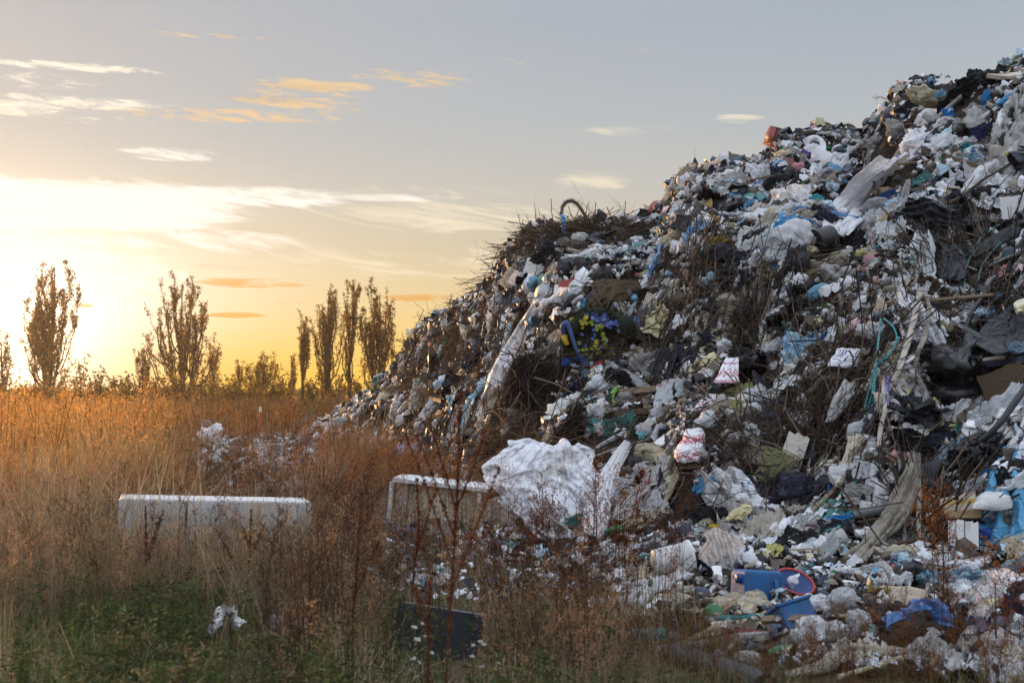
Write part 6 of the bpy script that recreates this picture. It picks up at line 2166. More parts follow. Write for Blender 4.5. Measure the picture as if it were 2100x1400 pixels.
build_fill()
fill_label()
build_char()
build_litter()
build_twigs()

# ------------------------------------------------------------------ plants
def leaf_mat(name, transl=.45, rough=.7):
    return attr_mat(name, rough, transl, .15)


M_GRASS = leaf_mat('dry_stalks', .5)
M_HERB = leaf_mat('green_leaves', .35)


def field_points(n, rng, y0, y1, pxr=(-120, 2220), clear=True):
    """points on open ground inside the view, evenly over the ground"""
    out = []
    while sum(len(a) for a in out) < n:
        Y = np.sqrt(rng.uniform(y0 ** 2, y1 ** 2, 20000))
        px = rng.uniform(*pxr, 20000)
        X = (px - 1050) / FPX * Y
        ok = heap_h(X, Y) < .03 if clear else np.ones(len(X), bool)
        out.append(np.stack([X[ok], Y[ok], px[ok]], 1))
    return np.vstack(out)[:n]


def blades(mb, P, h, w, lean, col, rng, segs=4, curl=1.6):
    """curved ribbons; all arrays of length N"""
    N = len(P)
    a = rng.uniform(0, 2 * math.pi, N)
    d = np.stack([np.cos(a), np.sin(a), 0 * a], 1)
    side = np.stack([-np.sin(a + rng.normal(size=N) * .8), np.cos(a), 0 * a], 1)
    q = np.linspace(0, 1, segs)
    C = P[:, None] + d[:, None] * (lean * h)[:, None, None] * (q ** curl)[None, :, None]
    C[..., 2] += h[:, None] * (q[None] - .28 * np.clip(lean, 0, 1.5)[:, None] * q[None] ** 3)
    ww = w[:, None] * np.linspace(1, .25, segs)[None]
    L = C - side[:, None] * ww[..., None] / 2
    Rr = C + side[:, None] * ww[..., None] / 2
    V = np.stack([L, Rr], 2).reshape(N, segs * 2, 3)
    f = np.array([(2 * i, 2 * i + 1, 2 * i + 3, 2 * i + 2) for i in range(segs - 1)])
    F = (f[None] + (np.arange(N) * segs * 2)[:, None, None]).reshape(-1, 4)
    mb.add(V.reshape(-1, 3), F, np.repeat(col, segs * 2, 0))


class Proto:
    def __init__(self):
        self.V = []; self.F = []; self.C = []; self.n = 0

    def quad(self, p, col):
        self.V += list(p); self.F.append([self.n + i for i in range(4)]); self.C += [col] * 4; self.n += 4

    def stem(self, P, r0, r1, col):
        P = np.asarray(P); V, F = tube_geo(P, np.linspace(r0, r1, len(P)), 3)
        self.V += list(V); self.F += [[self.n + i for i in f] for f in F]; self.C += [col] * len(V); self.n += len(V)

    def leaf(self, p, d, l, w, col, rng):
        d = d / (np.linalg.norm(d) + 1e-9)
        s = np.cross(d, rng.normal(size=3)); s /= np.linalg.norm(s) + 1e-9
        self.quad([p, p + d * l * .5 + s * w / 2, p + d * l, p + d * l * .5 - s * w / 2], col)

    def arr(self):
        return np.array(self.V), np.array(self.F), np.array(self.C)


def weed_proto(rng, kind, lod=1.0, big=1.0):
    """one dried or green plant about 1 m tall, as arrays"""
    pr = Proto()
    lean = rng.normal(size=2) * .10
    top = 1.0
    def at(q): return np.array([lean[0] * q ** 2, lean[1] * q ** 2, q * top])
    if kind == 'plume':          # feathery brown panicle
        pr.stem([at(q) for q in np.linspace(0, 1, 5)], .0035 * big, .0015 * big, (.42, .34, .26))
        nb = int(34 * lod)
        for k in range(nb):
            q = rng.uniform(.45, 1.0)
            a = rng.uniform(0, 6.28); L = (.17 * (1.15 - q) + .05) * rng.uniform(.7, 1.3)
            d = np.array([math.cos(a) * .8, math.sin(a) * .8, .75])
            p0 = at(q); p1 = p0 + d * L
            for j in range(int(5 * max(lod, .6))):
                t = rng.uniform(.15, 1)
                pr.leaf(p0 + (p1 - p0) * t + rng.normal(size=3) * .008, rng.normal(size=3) + [0, 0, .4], .024 * big * rng.uniform(.6, 1.4), .008 * big, tuple(np.array((1., .78, .62)) * rng.uniform(.6, 1.15)), rng)
        for k in range(int(10 * lod)):
            q = rng.uniform(.1, .6); a = rng.uniform(0, 6.28)
            pr.leaf(at(q), np.array([math.cos(a), math.sin(a), -.2]), .06, .008 * big, (.55, .42, .3), rng)
    elif kind == 'bushy':        # branched mugwort with small leaves
        pr.stem([at(q) for q in np.linspace(0, 1, 5)], .004 * big, .0015 * big, (.5, .3, .22))
        for k in range(int(16 * lod)):
            q = rng.uniform(.2, .95); a = rng.uniform(0, 6.28); L = (.34 * (1.1 - q) + .06) * rng.uniform(.7, 1.2)
            d = np.array([math.cos(a) * .65, math.sin(a) * .65, .8])
            p0 = at(q); p1 = p0 + d * L
            pr.stem([p0, (p0 + p1) / 2 + rng.normal(size=3) * .01, p1], .002 * big, .001 * big, (.5, .32, .24))
            for j in range(int(9 * lod)):
                t = rng.uniform(.2, 1.05)
                pr.leaf(p0 + (p1 - p0) * t + rng.normal(size=3) * .014, rng.normal(size=3) + [0, 0, .3], .026 * big * rng.uniform(.6, 1.4), .010 * big, tuple(np.array((1., .8, .65)) * rng.uniform(.55, 1.2)), rng)
    elif kind == 'bare':         # thin dark stems with a few seeds
        for s in range(2):
            off = rng.normal(size=2) * .06
            P = [np.array([off[0] * q, off[1] * q, q * rng.uniform(.97, 1)]) + at(q) * [1, 1, 0] for q in np.linspace(0, 1, 6)]
            pr.stem(P, .003 * big, .0012 * big, (.55, .4, .34))
            for k in range(int(13 * lod)):
                q = rng.uniform(.45, 1); a = rng.uniform(0, 6.28)
                p0 = np.array([off[0] * q, off[1] * q, q]) + at(q) * [1, 1, 0]
                d = np.array([math.cos(a), math.sin(a), .8]); L = rng.uniform(.03, .11)
                pr.stem([p0, p0 + d * L], .0014 * big, .001 * big, (.5, .36, .3))
                for j in range(3):
                    pr.leaf(p0 + d * L * rng.uniform(.5, 1.1), rng.normal(size=3), .018 * big, .009 * big, tuple(np.array((.9, .62, .5)) * rng.uniform(.6, 1.2)), rng)
    elif kind == 'herb':         # leafy green
        for s in range(3):
            off = rng.normal(size=2) * .16
            P = [np.array([off[0] * q, off[1] * q, q * .9]) for q in np.linspace(0, 1, 4)]
            pr.stem(P, .004, .002, (.7, .8, .5))
            for k in range(int(24 * lod)):
                q = rng.uniform(.15, 1); a = rng.uniform(0, 6.28)
                p0 = np.array([off[0] * q, off[1] * q, q * .9])
                d = np.array([math.cos(a), math.sin(a), rng.uniform(-.2, .9)])
                for j in range(2):
                    pr.leaf(p0 + d * j * .035, d + rng.normal(size=3) * .5, .055 * rng.uniform(.6, 1.3), .020, tuple(np.array((1., 1., .9)) * rng.uniform(.55, 1.25)), rng)
    return pr.arr()


def scatter(mb, protos, P, h, tint, rng, wid=None):
    which = rng.integers(len(protos), size=len(P))
    a = rng.uniform(0, 2 * math.pi, len(P))
    for k, (V, F, C) in enumerate(protos):
        i = np.nonzero(which == k)[0]
        if len(i) == 0: continue
        c, s = np.cos(a[i])[:, None], np.sin(a[i])[:, None]
        wd = (h[i] if wid is None else wid[i])[:, None]
        x = (V[None, :, 0] * c - V[None, :, 1] * s) * wd + P[i, 0:1]
        y = (V[None, :, 0] * s + V[None, :, 1] * c) * wd + P[i, 1:2]
        z = V[None, :, 2] * h[i][:, None] + P[i, 2:3]
        W = np.stack([x, y, z], -1)
        FF = (F[None] + (np.arange(len(i)) * len(V))[:, None, None]).reshape(-1, 4)
        col = (C[None] * tint[i][:, None]).reshape(-1, 3)
        mb.add(W.reshape(-1, 3), FF, col)


def tints(base, n, rng, v=.3):
    base = np.asarray(base)
    k = rng.integers(len(base), size=n)
    return base[k] * rng.uniform(1 - v, 1 + v, (n, 1)) * (1 + rng.normal(size=(n, 3)) * .05)


def build_grass():
    rng = np.random.default_rng(41)
    TAN = [(.42, .33, .21), (.32, .245, .155), (.52, .42, .28), (.23, .17, .11), (.27, .22, .12)]
    RUST = [(.36, .235, .13), (.29, .18, .105), (.44, .31, .18), (.22, .145, .10), (.30, .165, .10), (.27, .185, .145)]
    GREEN = [(.12, .16, .05), (.155, .17, .06), (.09, .13, .04)]
    BROWN = [(.20, .145, .095), (.26, .19, .125), (.15, .108, .075), (.27, .19, .11)]
    mb = MB()
    # near grass
    def patchy(P, f, seed): return fbm(P * [f, f, 1], 3, seed)
    spec = [  # y0, y1, n, height, width, lean, dry share
        (5.2, 9.0, 15000, .36, .0050), (9, 14, 21000, .62, .0058), (14, 24, 24000, .68, .0080), (24, 45, 26000, .72, .016), (45, 150, 26000, .80, .050)]
    for y0, y1, n, h0, w0 in spec:
        Q = field_points(n, rng, y0, y1)
        P = np.stack([Q[:, 0], Q[:, 1], np.full(n, -.03)], 1)
        pn = patchy(P, .6 if y1 < 50 else .08, 3)
        h = h0 * rng.uniform(.45, 1.25, n) * (1 + .35 * pn)
        right = np.clip((Q[:, 2] - 1000) / 300, 0, 1)
        h = h * (1 - .45 * right) * (1 + .85 * np.clip(patchy(P, 1.1 if y1 < 50 else .3, 12), -.6, .8))
        # thin growth before the cabinet and the tarpaulin
        gap = np.exp(-((Q[:, 2] - 980) / 260) ** 4) * ((Q[:, 1] > 9.5) & (Q[:, 1] < 18))
        h = h * (1 - .65 * gap)
        strewn = np.exp(-((Q[:, 2] - 520) / 170) ** 4) * ((Q[:, 1] > 16) & (Q[:, 1] < 46))
        h = h * (1 - .5 * strewn)
        h = h * (1 - .55 * np.exp(-((Q[:, 2] - 905) / 105) ** 4) * (Q[:, 1] < 9.1))
        low = np.exp(-((Q[:, 2] - 430) / 330) ** 2) * (Q[:, 1] < 8.8)
        h = h * (1 - .45 * low) * (1 - .7 * np.exp(-((Q[:, 2] - 482) / 62) ** 4) * (Q[:, 1] < 9.2))
        tall = np.exp(-((Q[:, 2] - 420) / 330) ** 4) * ((Q[:, 1] > 9.2) & (Q[:, 1] < 11.8))
        h = h * (1 + .42 * tall)
        # the ground is barer in front of the heap
        keep = rng.uniform(size=n) > np.maximum(right * .45, gap * .8)
        col = tints(TAN, n, rng)
        rust = rng.uniform(size=n) < np.clip((Q[:, 1] - 11) / 12, 0, .85) * np.clip(.75 + .9 * patchy(P, .35 if y1 < 50 else .06, 29), .15, 1)
        col = np.where(rust[:, None], tints(RUST, n, rng), col)
        col = col * np.where(Q[:, 1] > 13, np.interp(Q[:, 2], [200, 480, 700], [1.05, .62, .52]), 1)[:, None]  # sun glow put into the colour: brighter at the left, duller to the right
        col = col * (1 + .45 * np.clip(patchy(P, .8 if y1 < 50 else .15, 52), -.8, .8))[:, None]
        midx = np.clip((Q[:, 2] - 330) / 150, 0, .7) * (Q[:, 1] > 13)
        col = col * (1 - midx)[:, None] + tints([(.27, .205, .15), (.20, .15, .115), (.34, .27, .20)], n, rng) * midx[:, None]  # browner away from the glow, likewise put into the blade colour
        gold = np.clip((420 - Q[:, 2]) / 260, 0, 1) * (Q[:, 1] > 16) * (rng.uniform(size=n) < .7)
        col = col * (1 - gold)[:, None] + tints([(.78, .52, .17), (.62, .38, .12), (.85, .62, .26)], n, rng) * gold[:, None]  # gold of the low sun's glow painted into the left-hand blades
        gr = rng.uniform(size=n) < np.clip(.62 - (Q[:, 1] - 7) / 7, 0, .7) * np.clip(.75 + pn * .9, .1, 1)
        col = np.where(gr[:, None], tints(GREEN, n, rng), col)
        br = (rng.uniform(size=n) < right * .7) & ~gr
        col = np.where(br[:, None], tints(BROWN, n, rng), col)
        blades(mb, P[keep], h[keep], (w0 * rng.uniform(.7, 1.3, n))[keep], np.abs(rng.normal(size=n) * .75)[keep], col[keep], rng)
    # the field goes on beyond the left edge of the view
    for y0, y1, n, h0, w0 in ((4.5, 14, 9000, .55, .008), (14, 45, 12000, .72, .016), (45, 140, 7000, .8, .05)):
        Q = field_points(n, rng, y0, y1, (-1500, -110))
        P = np.stack([Q[:, 0], Q[:, 1], np.full(n, -.03)], 1)
        h = h0 * rng.uniform(.5, 1.25, n)
        blades(mb, P, h, w0 * rng.uniform(.7, 1.3, n), np.abs(rng.normal(size=n) * .7), tints(TAN + RUST, n, rng), rng)
    o = mb.build('grass', M_GRASS, None, True)
    tag(o, 'tall dry grass of the field, green at the bottom and rust brown farther off', 'grass', None, 'stuff')

    # feathery weeds
    mb = MB()
    pl = [weed_proto(rng, 'plume') for _ in range(7)]
    bu = [weed_proto(rng, 'bushy') for _ in range(5)]
    ba = [weed_proto(rng, 'bare') for _ in range(5)]
    def put(protos, n, y0, y1, h0, base, pxr=(-120, 2220), wid=1.0, dens=None, clear=True):
        Q = field_points(n, rng, y0, y1, pxr, clear)
        z = np.maximum(heap_h(Q[:, 0], Q[:, 1]), 0) - .03
        P = np.stack([Q[:, 0], Q[:, 1], z], 1)
        ok = rng.uniform(size=n) > .6 * np.exp(-((Q[:, 2] - 520) / 170) ** 4) * ((Q[:, 1] > 16) & (Q[:, 1] < 46))
        if dens is not None:
            ok &= rng.uniform(size=n) < dens(Q)
        P = P[ok]
        h = h0 * rng.uniform(.7, 1.2, len(P))
        glow_gold = (np.clip((420 - Q[ok, 2]) / 260, 0, 1) * (Q[ok, 1] > 16) * .65)[:, None]
        tt = (tints(base, len(P), rng, .25) * (1 - glow_gold) + tints([(.80, .50, .17), (.66, .38, .13)], len(P), rng) * glow_gold) * np.where(Q[ok, 1] > 13, np.interp(Q[ok, 2], [200, 480, 700], [1.05, .66, .58]), 1)[:, None]  # same sun glow painted into the weeds: golden at the left, duller to the right
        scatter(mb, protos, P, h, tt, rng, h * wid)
    left = lambda Q: np.clip(1 - (Q[:, 2] - 950) / 200, .12, 1)
    left2 = lambda Q: left(Q) * (1 - .8 * np.exp(-((Q[:, 2] - 970) / 270) ** 4) * (Q[:, 1] < 17))
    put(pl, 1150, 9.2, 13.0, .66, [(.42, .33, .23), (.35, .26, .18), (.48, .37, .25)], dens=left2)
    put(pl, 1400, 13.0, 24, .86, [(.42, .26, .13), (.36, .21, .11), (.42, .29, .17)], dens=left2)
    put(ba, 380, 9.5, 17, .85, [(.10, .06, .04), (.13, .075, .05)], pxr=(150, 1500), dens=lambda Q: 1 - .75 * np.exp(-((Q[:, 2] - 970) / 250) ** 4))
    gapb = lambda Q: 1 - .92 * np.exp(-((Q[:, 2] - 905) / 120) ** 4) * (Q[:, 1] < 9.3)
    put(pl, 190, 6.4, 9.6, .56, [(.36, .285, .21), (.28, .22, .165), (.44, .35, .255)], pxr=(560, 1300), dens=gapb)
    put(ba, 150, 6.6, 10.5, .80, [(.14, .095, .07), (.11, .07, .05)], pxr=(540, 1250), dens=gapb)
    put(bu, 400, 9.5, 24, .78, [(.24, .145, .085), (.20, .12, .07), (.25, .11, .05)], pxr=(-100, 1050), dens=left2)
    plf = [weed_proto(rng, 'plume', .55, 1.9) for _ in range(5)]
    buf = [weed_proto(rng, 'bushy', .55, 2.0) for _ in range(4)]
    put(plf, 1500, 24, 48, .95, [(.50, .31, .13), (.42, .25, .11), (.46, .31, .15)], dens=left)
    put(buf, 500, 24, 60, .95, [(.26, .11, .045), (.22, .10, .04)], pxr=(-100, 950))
    put(plf, 300, 18, 42, 1.5, [(.80, .52, .18), (.66, .40, .14)], pxr=(-110, 360))  # tall left-hand plumes, their gold standing for the sun's glow
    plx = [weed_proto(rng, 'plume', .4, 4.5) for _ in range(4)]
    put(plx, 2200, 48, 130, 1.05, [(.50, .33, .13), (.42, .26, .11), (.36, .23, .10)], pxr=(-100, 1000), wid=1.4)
    o = mb.build('undergrowth', M_GRASS, None, True)
    tag(o, 'brown feathery weeds gone to seed across the field', 'weeds', None, 'stuff')

    # weeds growing among the rubbish at the right foot
    mb = MB()
    put(bu, 150, 7.2, 9.0, .36, [(.20, .115, .05), (.15, .095, .05), (.22, .13, .05)], pxr=(1250, 2200), clear=False)
    put(pl, 110, 7.0, 8.8, .36, [(.19, .125, .075), (.23, .135, .065)], pxr=(1000, 2200), clear=False)
    put(ba, 34, 9.0, 13.5, .75, [(.10, .055, .04), (.14, .075, .05)], pxr=(950, 1420), clear=False)
    o = mb.build('weeds', M_GRASS, None, True)
    tag(o, 'orange brown weeds growing along the front edge of the rubbish', 'weeds', None, 'stuff')

    # green herbs low in the foreground
    mb = MB()
    he = [weed_proto(rng, 'herb') for _ in range(6)]
    GR = [(.062, .088, .028), (.085, .11, .036), (.050, .070, .025), (.115, .125, .05), (.14, .12, .065)]
    def dens(Q):
        d = np.exp(-((Q[:, 2] - 420) / 320) ** 2) * np.clip((10.0 - Q[:, 1]) / 2.2, 0, 1)
        d = np.maximum(d, .30 * np.clip((7.6 - Q[:, 1]) / 1.5, 0, 1))
        d = d * (1 - .9 * np.exp(-((Q[:, 2] - 482) / 62) ** 4) * (Q[:, 1] < 9.2))
        return d * np.clip(.62 + fbm(np.stack([Q[:, 0], Q[:, 1], 0 * Q[:, 0]], 1) * 1.4, 2, 8) * 1.7, .05, 1)
    put(he, 2300, 5.6, 10.2, .50, GR, pxr=(-100, 1500), wid=1.1, dens=dens)
    o = mb.build('green_herbs', M_HERB, None, True)
    tag(o, 'leafy green herbs in the foreground', 'herbs', None, 'stuff')


def obj_from_arr(name, V, F, C, mat, parent=None):
    mb = MB(); mb.add(V, F, C)
    return mb.build(name, mat, parent, True)


def dock(px, top, base_row, Y, seed, label, lean=0.0, arms=3, rel=None):
    """dock: a red-brown stalk with whorls of seed up its branches"""
    rng = np.random.default_rng(seed)
    X = (px - 1050) / FPX * Y
    H = EYE + (HOR - top) / FPX * Y
    t = thing('dock_plant', label, 'plant', (X, Y, -.03))
    st = MB(); sd_ = Proto()
    red = (.105, .045, .024)
    m = 14
    def wav(L, d, p0):
        q = np.linspace(0, 1, m)
        return p0 + np.outer(q * L, d) + np.stack([vnoise(np.stack([q * 3, q * 0 + k, q * 0 + seed + L], 1), seed + k) * .022 * L for k in range(3)], 1) * q[:, None]
    main = wav(H, np.array([lean, 0, 1.0]), np.zeros(3))
    lines = [(main, .0085, .38)]
    for k in range(arms):
        i = rng.integers(5, 10)
        a = rng.choice([-1, 1]) * rng.uniform(.22, .45)
        lines.append((wav((H - main[i][2]) * rng.uniform(.55, .95), np.array([a, rng.normal() * .2, 1.0]), main[i]), .005, .15))
    for L, r, s0 in lines:
        st.tube(L, np.linspace(r, r * .35, m), 5)
        for j in range(int(170 * (L[-1][2] - L[0][2]))):
            q = rng.uniform(s0, 1.0)
            q = s0 + (1 - s0) * (round((q - s0) / (1 - s0) * 9) / 9 + rng.normal() * .035)
            q = min(max(q, 0), .999)
            i = q * (m - 1); i0 = int(i); f = i - i0
            p = L[i0] * (1 - f) + L[min(i0 + 1, m - 1)] * f
            d = rng.normal(size=3); d /= np.linalg.norm(d)
            rr = .026 * (1.15 - q)
            for u in range(3):
                sd_.leaf(p + d * rr * rng.uniform(.1, 1), rng.normal(size=3), rng.uniform(.010, .018), .011, tuple(np.array(red) * rng.uniform(.55, 1.9)), rng)
    st.build('stalk', plain_mat('dock_stalk', (.11, .045, .025), .8, .15, 0, .3, 8., bump=0), t)
    obj_from_arr('seed_heads', *sd_.arr(), M_GRASS, t)
    reg(px, top, rel)
    return t


def reed(px, row, Y, seed, label, bend):
    """reed grass: an arching stalk with a feathery plume"""
    rng = np.random.default_rng(seed)
    d = ray(px, row); tip = d / d[1] * Y + np.array([0, 0, EYE])
    H = tip[2] + .04
    t = thing('reed_grass', label, 'grass', (tip[0] - bend * .30, Y, -.03), (0, 0, 0), 'reed grass plumes in the field')
    q = np.linspace(0, 1, 16)
    P = np.stack([bend * .30 * q ** 4, 0 * q, H * q - .10 * np.abs(bend) * q ** 8 * H], 1)
    mb = MB(); mb.tube(P, np.linspace(.0035, .0012, 16), 4); mb.build('stalk', plain_mat('straw', (.26, .18, .09), .8, .15, 0, .2, 8., bump=0, transl=.2), t)
    pr = Proto()
    for k in range(190):
        u = rng.uniform(.74, 1.0) * 15; i = int(min(u, 14)); f = u - i
        p = P[i] * (1 - f) + P[i + 1] * f
        T = P[min(i + 1, 15)] - P[i]; T /= np.linalg.norm(T)
        w = .020 * math.sin(math.pi * min(max((u / 15 - .72) / .28, 0.02), .98)) + .004
        pr.leaf(p + rng.normal(size=3) * w * .6, T + rng.normal(size=3) * .35 + np.array([.2 * np.sign(bend), 0, 0]), rng.uniform(.025, .05), .006, tuple(np.array((.42, .27, .12)) * rng.uniform(.6, 1.3)), rng)
    obj_from_arr('plume', *pr.arr(), M_GRASS, t)


def bush(px, row, Y, h, seed, label, base, kind='bushy', name='mugwort'):
    rng = np.random.default_rng(seed)
    X = (px - 1050) / FPX * Y
    z = float(max(heap_h(np.array([X]), np.array([Y]))[0], 0))
    t = thing(name, label, 'plant', (X, Y, z - .03))
    prs = [weed_proto(rng, kind, 1.0, 1.1) for _ in range(3)]
    mb = MB()
    n = 5
    P = np.stack([rng.normal(size=n) * .05, rng.normal(size=n) * .05, np.zeros(n)], 1)
    hh = h * rng.uniform(.7, 1.05, n)
    scatter(mb, prs, P, hh, tints(base, n, rng, .25), rng, hh * 1.1)
    o = mb.build('foliage', M_GRASS, t, True)
    m2 = MB()
    m2.tube([P[0], P[0] + [0, 0, h * .6]], [.007, .003], 4)
    m2.build('stem', plain_mat('weed_stem', (.10, .06, .035), .9, .1, 0, .2, 8., bump=0), t)


def build_plants():
    dock(722, 1005, 1330, 7.6, 1, 'thin dock stalk standing alone in front of the grass left of the cabinet', .03, 1, 'the lone dock stalk')
    dock(905, 800, 1400, 6.6, 2, 'tall branching dock with thick red-brown seed heads before the cabinet', .055, 5, 'the tall branching dock')
    dock(885, 1170, 1400, 6.4, 3, 'short dock stalk close beside the tall branching one', -.02, 1)
    dock(300, 1030, 1200, 9.8, 4, 'small dark dock head in front of the refrigerator', .02, 2)
    dock(505, 1040, 1200, 9.9, 5, 'dark dock stalk in front of the right half of the refrigerator', .05, 3)
    dock(845, 965, 1200, 9.4, 6, 'thin dark dock left of the tall branching dock', .04, 2)
    for k, (px, row, Y, bend, lab) in enumerate(((30, 912, 14, .5, 'arching plume at the far left edge of the field'), (70, 935, 14, .2, 'upright plume right of the far left one'), (215, 890, 16, .6, 'curved plume in the sunlit grass above the refrigerator\'s left end'),
                                               (262, 880, 17, .3, 'tall thin plume standing among the sunlit weeds'), (290, 875, 17, .7, 'plume bending right beside the tall thin plume'), (350, 915, 15, 1.0, 'strongly arching pale plume above the refrigerator'),
                                               (380, 912, 15, .9, 'pale plume just right of the strongly arching one'), (372, 948, 14, 1.0, 'lower pale plume bending right above the refrigerator'), (390, 955, 14, .8, 'lowest pale plume drooping above the refrigerator top'),
                                               (118, 905, 16, .4, 'plume in the bright orange weeds at the left'), (165, 880, 18, -.4, 'plume leaning left in the bright orange weeds'))):
        reed(px, row, Y, 50 + k, 'feathery ' + lab, bend)
    RUST = [(.24, .10, .035), (.20, .085, .035), (.26, .13, .04)]
    OR = [(.34, .16, .03), (.30, .13, .03)]
    BR = [(.17, .10, .05), (.14, .085, .045)]
    for k, (px, Y, h, base, lab) in enumerate((
            (705, 15.5, .95, RUST, 'rusty mugwort bush left of the overturned cabinet'), (690, 17, 1.05, RUST, 'rusty mugwort beside the left toe of the heap'), (1100, 13.3, .95, RUST, 'rust-red feathery weed above the white tarpaulin'), (1222, 13.6, .9, RUST, 'small rust-red weed right above the tarpaulin corner'),
            (1290, 12.2, .95, RUST, 'brown feathery weed in front of the grey-brown cloth'), (1495, 8.9, .36, OR, 'orange-leaved weed in front of the blue canister'), (1470, 8.7, .32, OR, 'small orange weed over the beige moulding'),
            (1830, 8.9, .5, BR, 'brown weed left of the big blue bag'), (1960, 8.5, .55, BR, 'brown weed right of the big blue bag'), (2060, 8.6, .75, RUST, 'tall rusty weed at the right edge'), (1935, 9.6, .95, RUST, 'tall rusty weed before the white upright slats'),
            (1740, 8.2, .42, BR, 'bushy brown weed under the bottom white bag pile'), (2010, 7.8, .42, BR, 'low brown bush at the lower right corner'), (1880, 7.7, .40, BR, 'low brown bush under the big blue bag'), (1640, 7.8, .34, BR, 'low brown bush in front of the blue crate'),
            (1180, 9.0, .45, BR, 'brown weed clump right of the dark leaning board'), (1050, 7.4, .30, OR, 'orange-brown weed at the bottom centre'), (1120, 7.2, .28, OR, 'orange-brown weed right of the bottom centre one'))):
        bush(px, 0, Y, h, 300 + k, lab, base)
    # white flowers
    rng = np.random.default_rng(71)
    fl = None
    mw = plain_mat('white_petals', (.50, .50, .46), .7, .2, 0, .15, 20., bump=0)
    ms = plain_mat('flower_stem', (.10, .12, .05), .8, .15, 0, .2, 8., bump=0)
    spots = [(850, 1285), (868, 1278), (856, 1310), (872, 1303), (970, 1322), (992, 1320), (985, 1314), (884, 1337), (848, 1350), (860, 1357), (845, 1375), (1022, 1358), (968, 1345), (988, 1366), (855, 1387)]
    words = ['highest', 'second', 'third', 'fourth', 'fifth', 'sixth', 'seventh', 'eighth', 'ninth', 'tenth', 'eleventh', 'twelfth', 'thirteenth', 'fourteenth', 'fifteenth']
    for k, (px, py) in enumerate(sorted(spots, key=lambda q: q[1])):
        Y = 7.1 + .4 * rng.uniform()
        d = ray(px, py); tip = d / d[1] * Y + np.array([0, 0, EYE])
        tip[2] = max(tip[2], .12)
        t = thing('yarrow', f'small white flower head, {words[k]} from the top in front of the dark leaning board', 'flower', (tip[0], tip[1], 0), (0, 0, 0), 'white flowers in the grass')
        if fl is None:
            mbf = MB()
            for j in range(26):
                a = rng.uniform(0, 6.28); r = math.sqrt(rng.uniform()) * .026
                V, F = ico(1)
                mbf.add(V * [.0075, .0075, .004] + [r * math.cos(a), r * math.sin(a), rng.normal() * .003], F)
            fl = mbf.mesh('flower_head_shape')
            stm = MB(); stm.tube([(0, 0, 0), (.01, 0, .5), (0, 0, 1)], [.002, .002, .0015], 4); stm = stm.mesh('flower_stem_shape')
        a = obj('flower_head', fl, mw, t); a.location = (0, 0, tip[2]); a.rotation_euler = (rng.normal() * .35 + .3, rng.normal() * .35, 0); a.scale = (rng.uniform(.35, .65),) * 3
        b = obj('stem', stm, ms, t); b.scale = (1, 1, tip[2])


# ------------------------------------------------------------------ trees on the horizon
M_LEAF = None


